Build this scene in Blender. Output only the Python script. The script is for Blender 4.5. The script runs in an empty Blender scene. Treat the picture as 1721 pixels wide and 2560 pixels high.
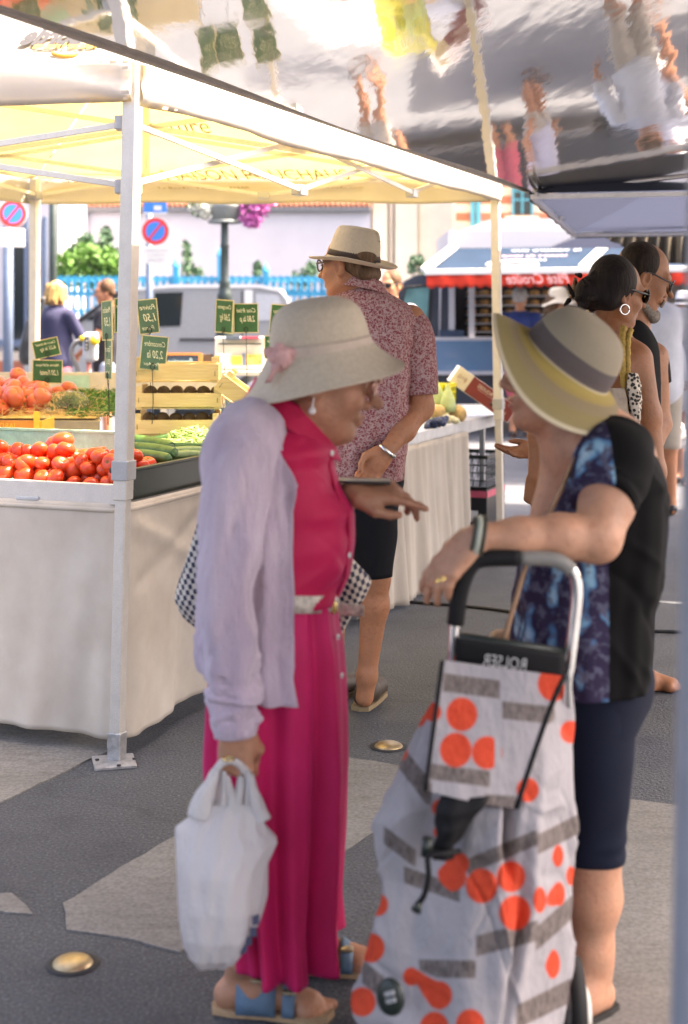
import bpy, bmesh, math, random
import numpy as np
from mathutils import Vector, Matrix
random.seed(7); RNG = np.random.RandomState(7)
sc = bpy.context.scene
COL = sc.collection
R = math.radians

# ---------------------------------------------------------------- camera
F = 3556.0; CX = 860.5; VH = 800.0; HC = 1.45      # focal length, principal column, horizon row (photo pixels), eye height
cam_d = bpy.data.cameras.new('camera'); cam = bpy.data.objects.new('camera', cam_d); COL.objects.link(cam)
cam.location = (0, 0, HC); cam.rotation_euler = (R(90), 0, 0)
cam_d.lens = 50; cam_d.sensor_width = 36; cam_d.sensor_fit = 'AUTO'; cam_d.shift_y = -(1280 - VH) / 2560
cam_d.clip_start = 0.05; cam_d.clip_end = 400
cam_d.dof.use_dof = True; cam_d.dof.focus_distance = 4.9; cam_d.dof.aperture_fstop = 2.8
sc.camera = cam
# ---------------------------------------------------------------- world and sun
SUN_AZ = (0.998, 0.06); SUN_EL = 59.0
wd = bpy.data.worlds.new('World'); sc.world = wd; wd.use_nodes = True
nt = wd.node_tree; bg = nt.nodes['Background']
sky = nt.nodes.new('ShaderNodeTexSky'); sky.sky_type = 'NISHITA'; sky.sun_disc = False
sky.sun_elevation = R(SUN_EL); sky.sun_rotation = math.atan2(SUN_AZ[0], SUN_AZ[1]); sky.air_density = 0.8; sky.dust_density = 7.0; sky.ozone_density = 0.6
nt.links.new(sky.outputs[0], bg.inputs[0]); bg.inputs[1].default_value = 0.15
sun_d = bpy.data.lights.new('sun', 'SUN'); sun = bpy.data.objects.new('sun', sun_d); COL.objects.link(sun)
sun_d.energy = 3.8; sun_d.angle = R(0.55); sun_d.color = (1.0, 0.93, 0.82)
sdir = Vector((SUN_AZ[0] * math.cos(R(SUN_EL)), SUN_AZ[1] * math.cos(R(SUN_EL)), math.sin(R(SUN_EL))))
sun.rotation_euler = sdir.to_track_quat('Z', 'Y').to_euler(); sun.location = sdir * 40
vs = sc.view_settings; vs.view_transform = 'Standard'; vs.look = 'None'; vs.gamma = 1; vs.use_curve_mapping = False
vs.exposure = 2.75; vs.use_white_balance = True; vs.white_balance_temperature = 7300; vs.white_balance_tint = 15
try:
    sc.cycles.use_denoising = True; sc.cycles.denoiser = 'OPENIMAGEDENOISE'
    sc.cycles.max_bounces = 9; sc.cycles.diffuse_bounces = 5; sc.cycles.glossy_bounces = 4; sc.cycles.transmission_bounces = 5
    sc.cycles.sample_clamp_indirect = 6.0; sc.cycles.caustics_reflective = False; sc.cycles.caustics_refractive = False
except Exception: pass

# ---------------------------------------------------------------- pixel to place
def P(u, v, Y): return np.array([(u - CX) / F * Y, Y, HC - (v - VH) / F * Y])
def G(u, v, z=0.0):
    Y = (HC - z) * F / (v - VH); return np.array([(u - CX) / F * Y, Y, z])
def A3(*a): return np.array(a, float)
def unit(v): v = np.asarray(v, float); return v / (np.linalg.norm(v) + 1e-12)

# ---------------------------------------------------------------- objects
ORIG = {}
def props(o, label=None, cat=None, group=None, kind=None):
    if label: o['label'] = label
    if cat: o['category'] = cat
    if group: o['group'] = group
    if kind: o['kind'] = kind
    return o
def thing(name, label, cat, loc=(0, 0, 0), group=None):
    o = bpy.data.objects.new(name, None); COL.objects.link(o); o.empty_display_size = 0.1
    o.location = tuple(loc); ORIG[o] = np.array(loc, float)
    return props(o, label, cat, group)
def mk(name, VF, mat, parent=None, smooth=True, attrs=None, **kw):
    V, Fc = VF; V = np.asarray(V, float)
    if parent is not None: O = ORIG[parent]
    else: O = np.array([(V[:, 0].min() + V[:, 0].max()) / 2, (V[:, 1].min() + V[:, 1].max()) / 2, V[:, 2].min()])
    me = bpy.data.meshes.new(name); me.from_pydata((V - O).tolist(), [], Fc if isinstance(Fc, list) else Fc.tolist())
    if smooth: me.shade_smooth()
    for k, arr in (attrs or {}).items():
        at = me.attributes.new(k, 'FLOAT', 'POINT'); at.data.foreach_set('value', np.asarray(arr, np.float32))
    me.materials.append(mat); me.update()
    o = bpy.data.objects.new(name, me); COL.objects.link(o); ORIG[o] = O
    if parent is not None: o.parent = parent
    else: o.location = tuple(O)
    return props(o, **kw)
def copy_tree(o, loc=None, rot=None, scale=None, label=None, group=None):
    c = o.copy(); COL.objects.link(c)
    if loc is not None: c.location = tuple(loc)
    if rot is not None: c.rotation_euler = rot
    if scale is not None: c.scale = (scale,) * 3 if not hasattr(scale, '__len__') else scale
    if label: c['label'] = label
    if group: c['group'] = group
    for ch in list(o.children):
        k = ch.copy(); COL.objects.link(k); k.parent = c
        for g in list(ch.children):
            q = g.copy(); COL.objects.link(q); q.parent = k
    return c
def join(*parts):
    Vs, Fs, n = [], [], 0
    for V, Fc in parts:
        V = np.asarray(V, float); Vs.append(V)
        Fs += [tuple(int(i) + n for i in f) for f in (Fc if isinstance(Fc, list) else Fc.tolist())]; n += len(V)
    return np.vstack(Vs), Fs

# ---------------------------------------------------------------- shapes
def frame_axes(d, up=(0, 0, 1)):
    d = unit(d); up = np.asarray(up, float)
    if abs(np.dot(d, up)) > 0.98: up = A3(1, 0, 0)
    s = unit(np.cross(d, up)); return s, np.cross(s, d)
def boxm(c, X, Y, Z, bev=0.0):
    """box with centre c and half-axis vectors X, Y, Z; optional bevel"""
    c, X, Y, Z = (np.asarray(q, float) for q in (c, X, Y, Z))
    if bev <= 0:
        V = [c + i * X + j * Y + k * Z for k in (-1, 1) for j in (-1, 1) for i in (-1, 1)]
        Fc = [(0, 2, 3, 1), (4, 5, 7, 6), (0, 1, 5, 4), (2, 6, 7, 3), (0, 4, 6, 2), (1, 3, 7, 5)]
        if np.dot(np.cross(X, Y), Z) < 0: Fc = [f[::-1] for f in Fc]
        return np.array(V), Fc
    lx, ly, lz = (np.linalg.norm(q) for q in (X, Y, Z)); b = min(bev, lx * .9, ly * .9, lz * .9)
    bm = bmesh.new(); bmesh.ops.create_cube(bm, size=2, matrix=Matrix.Diagonal((lx, ly, lz, 1)))
    bmesh.ops.bevel(bm, geom=bm.edges[:] + bm.verts[:], offset=b, segments=2, affect='EDGES', profile=0.5)
    M = np.array([unit(X), unit(Y), unit(Z)])
    V = np.array([tuple(v.co) for v in bm.verts]) @ M + c; bm.verts.index_update()
    Fc = [tuple(v.index for v in f.verts) for f in bm.faces]; bm.free()
    if np.dot(np.cross(X, Y), Z) < 0: Fc = [f[::-1] for f in Fc]
    return V, Fc
def box(x0, x1, y0, y1, z0, z1, bev=0.0):
    return boxm(((x0 + x1) / 2, (y0 + y1) / 2, (z0 + z1) / 2), ((x1 - x0) / 2, 0, 0), (0, (y1 - y0) / 2, 0), (0, 0, (z1 - z0) / 2), bev)
def bar(a, b, w, h=None, up=(0, 0, 1), bev=0.0):
    a, b = np.asarray(a, float), np.asarray(b, float); h = h or w
    s, t = frame_axes(b - a, up); return boxm((a + b) / 2, s * w / 2, (b - a) / 2, t * h / 2, bev)
def smooth_path(pts, rad, sub):
    pts = np.asarray(pts, float); rad = np.asarray(rad, float) * np.ones(len(pts)); n = len(pts)
    if sub <= 1 or n < 3: 
        if sub > 1:
            t = np.linspace(0, 1, sub + 1)[:, None]; return pts[0] + (pts[1] - pts[0]) * t, rad[0] + (rad[1] - rad[0]) * t[:, 0]
        return pts, rad
    Q = np.column_stack([pts, rad]); Q = np.vstack([2 * Q[0] - Q[1], Q, 2 * Q[-1] - Q[-2]]); out = []
    for i in range(1, n):
        p0, p1, p2, p3 = Q[i - 1], Q[i], Q[i + 1], Q[i + 2]
        for t in np.linspace(0, 1, sub, endpoint=False):
            out.append(0.5 * (2 * p1 + (p2 - p0) * t + (2 * p0 - 5 * p1 + 4 * p2 - p3) * t * t + (3 * p1 - p0 - 3 * p2 + p3) * t ** 3))
    out.append(Q[-2]); out = np.array(out); return out[:, :3], np.maximum(out[:, 3], 1e-4)
def grid_faces(nr, nc, wrap):
    Fc = []
    for i in range(nr - 1):
        for j in range(nc if wrap else nc - 1):
            k = (j + 1) % nc; Fc.append((i * nc + j, i * nc + k, (i + 1) * nc + k, (i + 1) * nc + j))
    return Fc
def tube(pts, rad, N=10, sub=1, caps=True, disp=None, flat=1.0, up=None):
    p, r = smooth_path(pts, rad, sub); n = len(p); th = np.arange(N) * 2 * np.pi / N
    T = np.gradient(p, axis=0); s, t = frame_axes(T[0], up if up is not None else (0, 0, 1)); V = []
    for i in range(n):
        d = unit(T[i]); s = unit(s - np.dot(s, d) * d); t = np.cross(s, d)
        rr = r[i] * np.ones(N)
        if disp is not None: rr = rr + disp(th, i / (n - 1))
        V.append(p[i] + rr[:, None] * (np.cos(th)[:, None] * s + flat * np.sin(th)[:, None] * t))
    V = np.vstack(V); Fc = grid_faces(n, N, True)
    if caps:
        a, b = len(V), len(V) + 1; V = np.vstack([V, p[0], p[-1]])
        Fc += [(a, (j + 1) % N, j) for j in range(N)] + [(b, (n - 1) * N + j, (n - 1) * N + (j + 1) % N) for j in range(N)]
    return V, Fc
def superell(th, n):
    c, s = np.cos(th), np.sin(th); return np.sign(c) * np.abs(c) ** (2 / n), np.sign(s) * np.abs(s) ** (2 / n)
def vloft(rows, N=72, nr=60, n=2.2, disp=None, caps=(True, True), span=None, sm=2, rot=0.0):
    """rows (v, uL, uR, Yc, half_depth [, tilt]): horizontal rings matching a silhouette. theta 0 = +X, 90 deg = towards -Y"""
    rows = sorted(rows); q = np.array(rows, float); vv = np.linspace(q[0, 0], q[-1, 0], nr)
    c = [np.interp(vv, q[:, 0], q[:, i]) for i in range(1, q.shape[1])]
    for _ in range(sm):
        for i in range(len(c)): c[i] = np.r_[c[i][0], (c[i][:-2] + 2 * c[i][1:-1] + c[i][2:]) / 4, c[i][-1]]
    V = []
    for i in range(nr):
        Y = c[2][i]; x0, x1 = (c[0][i] - CX) / F * Y, (c[1][i] - CX) / F * Y; z = HC - (vv[i] - VH) / F * Y
        cx, a, b = (x0 + x1) / 2, (x1 - x0) / 2, c[3][i]
        if span is None: th = np.arange(N) * 2 * np.pi / N
        else: t0, t1 = span(i / (nr - 1), cx, a) ; th = np.linspace(t0, t1, N)
        cs, sn = superell(th - rot, n)
        if rot: cs, sn = cs * math.cos(rot) - sn * math.sin(rot), cs * math.sin(rot) + sn * math.cos(rot); cs, sn = cs / np.abs(cs).max(), sn / np.abs(sn).max()
        k = np.zeros(N) if disp is None else disp(th, i / (nr - 1))
        V.append(np.column_stack([cx + (a + k) * cs, Y - (b + k) * sn, z + np.zeros(N)]))
    V = np.vstack(V); Fc = grid_faces(nr, N, span is None)
    if span is None:
        for e, on in ((0, caps[0]), (nr - 1, caps[1])):
            if on:
                a = len(V); V = np.vstack([V, V[e * N:(e + 1) * N].mean(0)])
                Fc += [(a, e * N + (j + 1) % N, e * N + j) if e == 0 else (a, e * N + j, e * N + (j + 1) % N) for j in range(N)]
    return V, [f[::-1] for f in Fc]
def thick(VF, t):
    """give a sheet a thickness along its normals (both sides)"""
    V, Fc = VF; V = np.asarray(V, float); Nn = np.zeros_like(V); edge = {}
    for f in Fc:
        n = np.cross(V[f[2]] - V[f[0]], V[f[-1]] - V[f[1]])
        for i in f: Nn[i] += n
        for i in range(len(f)):
            a, b = f[i], f[(i + 1) % len(f)]
            if (b, a) in edge: del edge[(b, a)]
            else: edge[(a, b)] = 1
    Nn /= np.linalg.norm(Nn, axis=1)[:, None] + 1e-12; m = len(V)
    V2 = np.vstack([V + Nn * t / 2, V - Nn * t / 2]); F2 = [tuple(f) for f in Fc] + [tuple(i + m for i in f[::-1]) for f in Fc]
    F2 += [(b, a, a + m, b + m) for a, b in edge]
    return V2, F2
def sheet(fn, nu, nv, t=0.0):
    V = np.array([fn(i / (nu - 1), j / (nv - 1)) for j in range(nv) for i in range(nu)], float)
    VF = (V, grid_faces(nv, nu, False)); return thick(VF, t) if t else VF
def revolve(prof, c, up=(0, 0, 1), fwd=(1, 0, 0), N=48, mod=None, ell=1.0):
    """profile [(r, z)] about an axis; mod(theta, r, z) -> dz"""
    up = unit(up); f = unit(np.asarray(fwd, float) - np.dot(fwd, up) * up); s = np.cross(up, f); V = []
    th = np.arange(N) * 2 * np.pi / N; prof = np.array(prof, float)
    for r, z in prof:
        dz = np.zeros(N) if mod is None else mod(th, r, z)
        V.append(np.asarray(c) + (r * np.cos(th))[:, None] * f + (r * ell * np.sin(th))[:, None] * s + (z + dz)[:, None] * up)
    return np.vstack(V), [q[::-1] for q in grid_faces(len(prof), N, True)]
def poly(pts, z0, z1):
    n = len(pts); V = [(p[0], p[1], z0) for p in pts] + [(p[0], p[1], z1) for p in pts]
    a = sum(pts[i][0] * pts[(i + 1) % n][1] - pts[(i + 1) % n][0] * pts[i][1] for i in range(n)) > 0
    Fc = [tuple(range(n))[::-1], tuple(range(n, 2 * n))] + [(i, (i + 1) % n, (i + 1) % n + n, i + n) for i in range(n)]
    return np.array(V, float), (Fc if a else [f[::-1] for f in Fc])
def blobm(c, r, seed=0, amp=0.08, sub=2, rot=None):
    bm = bmesh.new(); bmesh.ops.create_icosphere(bm, subdivisions=sub, radius=1); rg = np.random.RandomState(seed)
    V = np.array([tuple(v.co) for v in bm.verts]); bm.verts.index_update(); Fc = [tuple(v.index for v in f.verts) for f in bm.faces]; bm.free()
    k = rg.normal(size=(5, 3)) * 1.8; ph = rg.rand(5) * 6
    V = V * (1 + amp * np.sin(V @ k.T + ph).mean(1))[:, None] * np.asarray(r)
    if rot is not None: V = V @ np.array(rot).T
    return V + np.asarray(c), Fc

# ---------------------------------------------------------------- smooth bodies from distance fields
class Sdf:
    def __init__(s): s.p = []
    def cone(s, a, ra, b, rb, k=0.03, op=1): s.p.append(('c', np.asarray(a, float), ra, np.asarray(b, float), rb, k, op)); return s
    def chain(s, pts, rad, k=0.03):
        for i in range(len(pts) - 1): s.cone(pts[i], rad[i], pts[i + 1], rad[i + 1], k)
        return s
    def ell(s, c, r, ax=None, k=0.03, op=1):
        ax = np.eye(3) if ax is None else np.array([unit(q) for q in ax]); s.p.append(('e', np.asarray(c, float), np.asarray(r, float) * np.ones(3), ax, None, k, op)); return s
    def mesh(s, h, cut=None):
        lo, hi = [], []
        for q in s.p:
            if q[6] < 0: continue
            if q[0] == 'c': m = max(q[2], q[4]); lo.append(np.minimum(q[1], q[3]) - m); hi.append(np.maximum(q[1], q[3]) + m)
            else: m = q[2].max(); lo.append(q[1] - m); hi.append(q[1] + m)
        lo = np.min(lo, 0) - 3 * h; hi = np.max(hi, 0) + 3 * h; dims = np.ceil((hi - lo) / h).astype(int) + 1
        D = np.full(dims, 1.0, np.float32); g = [lo[i] + np.arange(dims[i]) * h for i in range(3)]
        for q in s.p:
            k = q[5]
            if q[0] == 'c': m = max(q[2], q[4]) + k + 3 * h; a, b = np.minimum(q[1], q[3]) - m, np.maximum(q[1], q[3]) + m
            else: m = q[2].max() + k + 3 * h; a, b = q[1] - m, q[1] + m
            i0 = np.clip(((a - lo) / h).astype(int), 0, dims); i1 = np.clip(((b - lo) / h).astype(int) + 2, 0, dims)
            if (i1 <= i0).any(): continue
            sl = tuple(slice(i0[i], i1[i]) for i in range(3))
            x, y, z = (g[0][sl[0]][:, None, None], g[1][sl[1]][None, :, None], g[2][sl[2]][None, None, :])
            if q[0] == 'c':
                d = q[3] - q[1]; L = max(float(d @ d), 1e-9)
                t = np.clip(((x - q[1][0]) * d[0] + (y - q[1][1]) * d[1] + (z - q[1][2]) * d[2]) / L, 0, 1)
                dist = np.sqrt((x - q[1][0] - t * d[0]) ** 2 + (y - q[1][1] - t * d[1]) ** 2 + (z - q[1][2] - t * d[2]) ** 2) - (q[2] + (q[4] - q[2]) * t)
            else:
                l = [((x - q[1][0]) * ax[0] + (y - q[1][1]) * ax[1] + (z - q[1][2]) * ax[2]) for ax in q[3]]
                k0 = np.sqrt(sum((l[i] / q[2][i]) ** 2 for i in range(3))); k1 = np.sqrt(sum((l[i] / q[2][i] ** 2) ** 2 for i in range(3))) + 1e-9
                dist = k0 * (k0 - 1) / k1
            sub = D[sl]
            if q[6] > 0: e = np.maximum(k - np.abs(dist - sub), 0) / k; D[sl] = np.minimum(dist, sub) - e * e * k * .25
            else: e = np.maximum(k - np.abs(dist + sub), 0) / k; D[sl] = np.maximum(sub, -dist) + e * e * k * .25
        return surface_net(D, lo, h)
def surface_net(D, lo, h):
    S = D < 0; n = D.shape
    cnt = np.zeros(tuple(q - 1 for q in n), np.int8)
    for i in (0, 1):
        for j in (0, 1):
            for k in (0, 1): cnt += S[i:n[0] - 1 + i, j:n[1] - 1 + j, k:n[2] - 1 + k]
    act = np.argwhere((cnt > 0) & (cnt < 8)); idx = np.full(cnt.shape, -1, np.int64); idx[tuple(act.T)] = np.arange(len(act))
    off = np.array([(i, j, k) for i in (0, 1) for j in (0, 1) for k in (0, 1)])
    val = np.stack([D[tuple((act + o).T)] for o in off], 1); acc = np.zeros((len(act), 3)); c = np.zeros(len(act))
    for a in range(8):
        for b in range(a + 1, 8):
            if np.abs(off[a] - off[b]).sum() != 1: continue
            m = (val[:, a] < 0) != (val[:, b] < 0); t = np.where(m, val[:, a] / np.where(m, val[:, a] - val[:, b], 1), 0)
            acc += np.where(m[:, None], off[a] + t[:, None] * (off[b] - off[a]), 0); c += m
    V = lo + (act + acc / c[:, None]) * h; Fc = []
    for ax in range(3):
        sa = [slice(None)] * 3; sb = [slice(None)] * 3; sa[ax] = slice(0, -1); sb[ax] = slice(1, None)
        e = np.argwhere(S[tuple(sa)] != S[tuple(sb)]); a1, a2 = [(1, 2), (2, 0), (0, 1)][ax]
        e = e[(e[:, a1] > 0) & (e[:, a2] > 0)]; q = []
        for da, db in ((-1, -1), (0, -1), (0, 0), (-1, 0)):
            w = e.copy(); w[:, a1] += da; w[:, a2] += db; w[:, a1] = np.minimum(w[:, a1], idx.shape[a1] - 1); w[:, a2] = np.minimum(w[:, a2], idx.shape[a2] - 1); q.append(idx[tuple(w.T)])
        q = np.stack(q, 1); fl = S[tuple(e.T)]; q[~fl] = q[~fl][:, ::-1]; Fc.append(q[(q >= 0).all(1)])
    return V, np.vstack(Fc)

# ---------------------------------------------------------------- materials
MATS = {}
def C(r, g, b):
    f = lambda c: (c / 255 / 12.92) if c / 255 <= 0.04045 else ((c / 255 + 0.055) / 1.055) ** 2.4
    return (f(r), f(g), f(b))
class Mat:
    def __init__(s, name):
        s.m = bpy.data.materials.new(name); s.m.use_nodes = True; s.t = s.m.node_tree; s.b = s.t.nodes['Principled BSDF']
    def n(s, typ, **kw):
        x = s.t.nodes.new('ShaderNode' + typ)
        for k, v in kw.items(): setattr(x, k, v)
        return x
    def l(s, a, b): s.t.links.new(a, b)
    def coord(s, scale=(1, 1, 1), out='Object', loc=(0, 0, 0), rot=(0, 0, 0)):
        c = s.n('TexCoord'); m = s.n('Mapping'); m.inputs['Scale'].default_value = scale; m.inputs['Location'].default_value = loc; m.inputs['Rotation'].default_value = rot
        s.l(c.outputs[out], m.inputs[0]); return m.outputs[0]
    def noise(s, scale, detail=4, vec=None, rough=0.6):
        x = s.n('TexNoise'); x.inputs['Scale'].default_value = scale; x.inputs['Detail'].default_value = detail; x.inputs['Roughness'].default_value = rough
        s.l(vec if vec is not None else s.coord(), x.inputs['Vector']); return x.outputs['Fac']
    def ramp(s, fac, stops, interp='LINEAR'):
        r = s.n('ValToRGB'); r.color_ramp.interpolation = interp; e = r.color_ramp.elements
        while len(e) < len(stops): e.new(0.5)
        for i, (p, c) in enumerate(stops): e[i].position = p; e[i].color = (*c, 1) if len(c) == 3 else c
        s.l(fac, r.inputs[0]); return r.outputs[0]
    def mix(s, fac, a, b, blend='MIX'):
        x = s.n('Mix', data_type='RGBA', blend_type=blend)
        for i, q in ((0, fac), (6, a), (7, b)):
            if isinstance(q, (int, float)): x.inputs[i].default_value = q
            elif isinstance(q, tuple): x.inputs[i].default_value = (*q, 1)
            else: s.l(q, x.inputs[i])
        return x.outputs[2]
    def math(s, op, a, b=None):
        x = s.n('Math', operation=op)
        for i, q in ((0, a), (1, b)):
            if q is None: continue
            if isinstance(q, (int, float)): x.inputs[i].default_value = q
            else: s.l(q, x.inputs[i])
        return x.outputs[0]
    def attr(s, name): x = s.n('Attribute'); x.attribute_name = name; return x.outputs['Fac']
    def bump(s, h, strength=0.3, dist=0.01):
        x = s.n('Bump'); x.inputs['Strength'].default_value = strength; x.inputs['Distance'].default_value = dist
        s.l(h, x.inputs['Height']); s.l(x.outputs[0], s.b.inputs['Normal']); return x
    def color(s, c):
        if isinstance(c, tuple): s.b.inputs['Base Color'].default_value = (*c, 1)
        else: s.l(c, s.b.inputs['Base Color'])
    def set(s, **kw):
        for k, v in kw.items(): s.b.inputs[k.replace('_', ' ')].default_value = v
        return s
def simple(name, c, rough=0.6, var=0.12, scale=18, bump=0.0, bscale=None, metal=0.0, spec=0.5, sheen=0.0, sss=0.0, stretch=(1, 1, 1), bdist=0.004):
    if name in MATS: return MATS[name]
    M = Mat(name); M.set(Roughness=rough, Metallic=metal); M.b.inputs['Specular IOR Level'].default_value = spec
    v = M.coord(scale=stretch)
    if var > 0:
        f = M.noise(scale, 5, v); lo = tuple(max(q * (1 - var), 0) for q in c); hi = tuple(min(q * (1 + var), 1) for q in c)
        fine = M.ramp(M.noise(420, 2), [(0.3, (0.86,) * 3), (0.7, (1.1,) * 3)]); M.color(M.mix(1.0, M.ramp(f, [(0.3, lo), (0.7, hi)]), fine, 'MULTIPLY'))
    else: M.color(c)
    if bump > 0: M.bump(M.noise(bscale or scale * 3, 4, v), bump, bdist)
    if sheen: M.b.inputs['Sheen Weight'].default_value = sheen
    if sss: M.b.inputs['Subsurface Weight'].default_value = sss; M.b.inputs['Subsurface Radius'].default_value = (0.012, 0.005, 0.003); M.b.inputs['Subsurface Scale'].default_value = 1.0
    MATS[name] = M.m; return M.m
def skin(name, c, blotch=0.18):
    if name in MATS: return MATS[name]
    M = Mat(name); f = M.noise(14, 5); g = M.noise(55, 4)
    a = M.ramp(f, [(0.3, tuple(q * (1 - blotch) for q in c)), (0.72, (min(c[0] * 1.12, 1), c[1] * 1.03, c[2] * 1.0))])
    M.color(M.mix(M.ramp(g, [(0.52, (0, 0, 0)), (0.70, (0.55,) * 3)]), a, (c[0] * .72, c[1] * .55, c[2] * .5)))
    M.set(Roughness=0.52); M.bump(M.math('ADD', M.noise(160, 3), M.math('MULTIPLY', M.noise(38, 4), 2.0)), 0.30, 0.004)
    M.b.inputs['Subsurface Weight'].default_value = 0.12; M.b.inputs['Subsurface Radius'].default_value = (0.012, 0.004, 0.002); M.b.inputs['Subsurface Scale'].default_value = 1.0
    MATS[name] = M.m; return M.m
def cloth(name, c, trans=0.0, tcol=None, weave=900, wb=0.15, rough=0.85, var=0.08, fold=0.0, sheen=0.08):
    """woven fabric, optionally letting light through"""
    if name in MATS: return MATS[name]
    M = Mat(name); M.set(Roughness=rough); M.b.inputs['Specular IOR Level'].default_value = 0.2; M.b.inputs['Sheen Weight'].default_value = sheen
    f = M.noise(9, 5); col = M.ramp(f, [(0.3, tuple(q * (1 - var) for q in c)), (0.7, tuple(min(q * (1 + var), 1) for q in c))]); M.color(M.mix(1.0, col, M.ramp(M.noise(380, 2), [(0.3, (0.80,) * 3), (0.7, (1.15,) * 3)]), 'MULTIPLY'))
    h = M.noise(weave, 2)
    if fold > 0: h = M.math('ADD', M.math('MULTIPLY', h, 0.15), M.math('MULTIPLY', M.noise(11, 4), fold))
    M.bump(h, wb, 0.006)
    if trans > 0:
        t = M.n('BsdfTranslucent'); t.inputs[0].default_value = (*(tcol or c), 1); mx = M.n('MixShader'); mx.inputs[0].default_value = trans
        out = M.t.nodes['Material Output']; M.l(M.b.outputs[0], mx.inputs[1]); M.l(t.outputs[0], mx.inputs[2]); M.l(mx.outputs[0], out.inputs['Surface'])
    MATS[name] = M.m; return M.m

# ---------------------------------------------------------------- lettering
TX = {}
def glyphs(s, shear=0.0, bold=0.0):
    if (s, shear, bold) not in TX:
        cu = bpy.data.curves.new('lettering', 'FONT'); cu.body = s; cu.shear = shear; cu.offset = bold; cu.resolution_u = 3; ob = bpy.data.objects.new('lettering', cu)
        COL.objects.link(ob); me = bpy.data.meshes.new_from_object(ob.evaluated_get(bpy.context.evaluated_depsgraph_get()))
        V = np.array([tuple(v.co) for v in me.vertices]); Fc = [tuple(p.vertices) for p in me.polygons]
        bpy.data.objects.remove(ob); bpy.data.curves.remove(cu); bpy.data.meshes.remove(me); TX[(s, shear, bold)] = (V, Fc)
    return TX[(s, shear, bold)]
def text(s, c, ax, ay, w, h=None, shear=0.0, bold=0.0):
    """lettering of width w centred at c, reading along ax, upright along ay"""
    V, Fc = glyphs(s, shear, bold); lo, hi = V.min(0), V.max(0); k = w / (hi[0] - lo[0]); kh = k if h is None else h / (hi[1] - lo[1])
    ax, ay = unit(ax), unit(ay); x = (V[:, 0] - (lo[0] + hi[0]) / 2) * k; y = (V[:, 1] - (lo[1] + hi[1]) / 2) * kh
    return np.asarray(c) + x[:, None] * ax + y[:, None] * ay, Fc
# ================================================================ ground
M = Mat('asphalt'); v = M.coord()
vo = M.n('TexVoronoi'); vo.inputs['Scale'].default_value = 95; M.l(v, vo.inputs['Vector'])
agg = M.ramp(M.n('SeparateColor').outputs[0] if False else M.noise(120, 4, v, 0.7), [(0.34, (0.036, 0.042, 0.052)), (0.5, (0.066, 0.074, 0.087)), (0.62, (0.115, 0.124, 0.140)), (0.74, (0.25, 0.26, 0.28))])
big = M.ramp(M.noise(1.3, 6, v), [(0.35, (0.75, 0.75, 0.78)), (0.65, (1.15, 1.12, 1.08))])
vc = M.n('TexVoronoi'); vc.feature = 'DISTANCE_TO_EDGE'; vc.inputs['Scale'].default_value = .35; vcs = M.n('VectorMath', operation='ADD'); vcn = M.n('TexNoise'); vcn.inputs['Scale'].default_value = 2.5; M.l(v, vcn.inputs['Vector']); M.l(v, vcs.inputs[0]); M.l(vcn.outputs['Color'], vcs.inputs[1]); M.l(vcs.outputs[0], vc.inputs['Vector'])
crk = M.ramp(vc.outputs['Distance'], [(0.0, (0.80,) * 3), (0.004, (0.9,) * 3), (0.008, (1.0,) * 3)])
st = M.ramp(M.noise(5.5, 5, v), [(0.52, (1, 1, 1)), (0.72, (0.72, 0.72, 0.74))])
M.color(M.mix(1.0, M.mix(1.0, M.mix(1.0, agg, big, 'MULTIPLY'), st, 'MULTIPLY'), crk, 'MULTIPLY'))
M.set(Roughness=0.78); M.bump(M.math('ADD', vo.outputs['Distance'], M.noise(240, 3, v)), 0.55, 0.006); asphalt = M.m
mk('ground', (np.array([(-90, -60, 0), (90, -60, 0), (90, 130, 0), (-90, 130, 0)]), [(0, 1, 2, 3)]), asphalt, smooth=False, kind='structure')
M = Mat('worn_concrete'); v = M.coord()
f = M.ramp(M.noise(2.4, 7, v), [(0.3, (0.165, 0.16, 0.152)), (0.7, (0.245, 0.238, 0.226))])
g = M.ramp(M.noise(90, 4, v), [(0.35, (0.72, 0.72, 0.72)), (0.6, (1.08, 1.08, 1.08))])
s2 = M.ramp(M.noise(9, 6, M.coord(scale=(1, 3.5, 1), rot=(0, 0, 0.4))), [(0.5, (1, 1, 1)), (0.75, (0.7, 0.68, 0.66))])
M.color(M.mix(1.0, M.mix(1.0, f, g, 'MULTIPLY'), s2, 'MULTIPLY')); M.set(Roughness=0.85); M.bump(M.noise(120, 4, v), 0.3, 0.004); concrete = M.m
def ragged(pix, z, jit, step=0.05):
    p = [G(u, v)[:2] for u, v in pix]; out = []
    for i in range(len(p)):
        a, b = p[i], p[(i + 1) % len(p)]; n = max(1, min(90, int(np.linalg.norm(b - a) / step))); nrm = A3(-(b - a)[1], (b - a)[0]) / (np.linalg.norm(b - a) + 1e-9) if False else np.array([-(b - a)[1], (b - a)[0]]) / (np.linalg.norm(b - a) + 1e-9)
        for k in range(n): out.append(a + (b - a) * k / n + nrm * RNG.normal() * jit)
    return poly([tuple(q) for q in out], -0.02, z)
PATCH = [[(161, 2262), (300, 2172), (448, 2087), (700, 1938), (860, 1893), (1010, 1918), (1548, 1995), (1900, 2050), (1900, 2900), (1560, 2900), (1300, 2260), (943, 2074), (840, 2143), (640, 2268), (448, 2385), (330, 2352), (166, 2328)],
         [(283, 1873), (20, 2000), (-260, 2135), (-700, 2260), (-900, 1900), (-260, 1610), (100, 1560), (330, 1760)],
         [(-60, 2240), (30, 2235), (82, 2288), (20, 2283), (-60, 2268)]]
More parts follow.
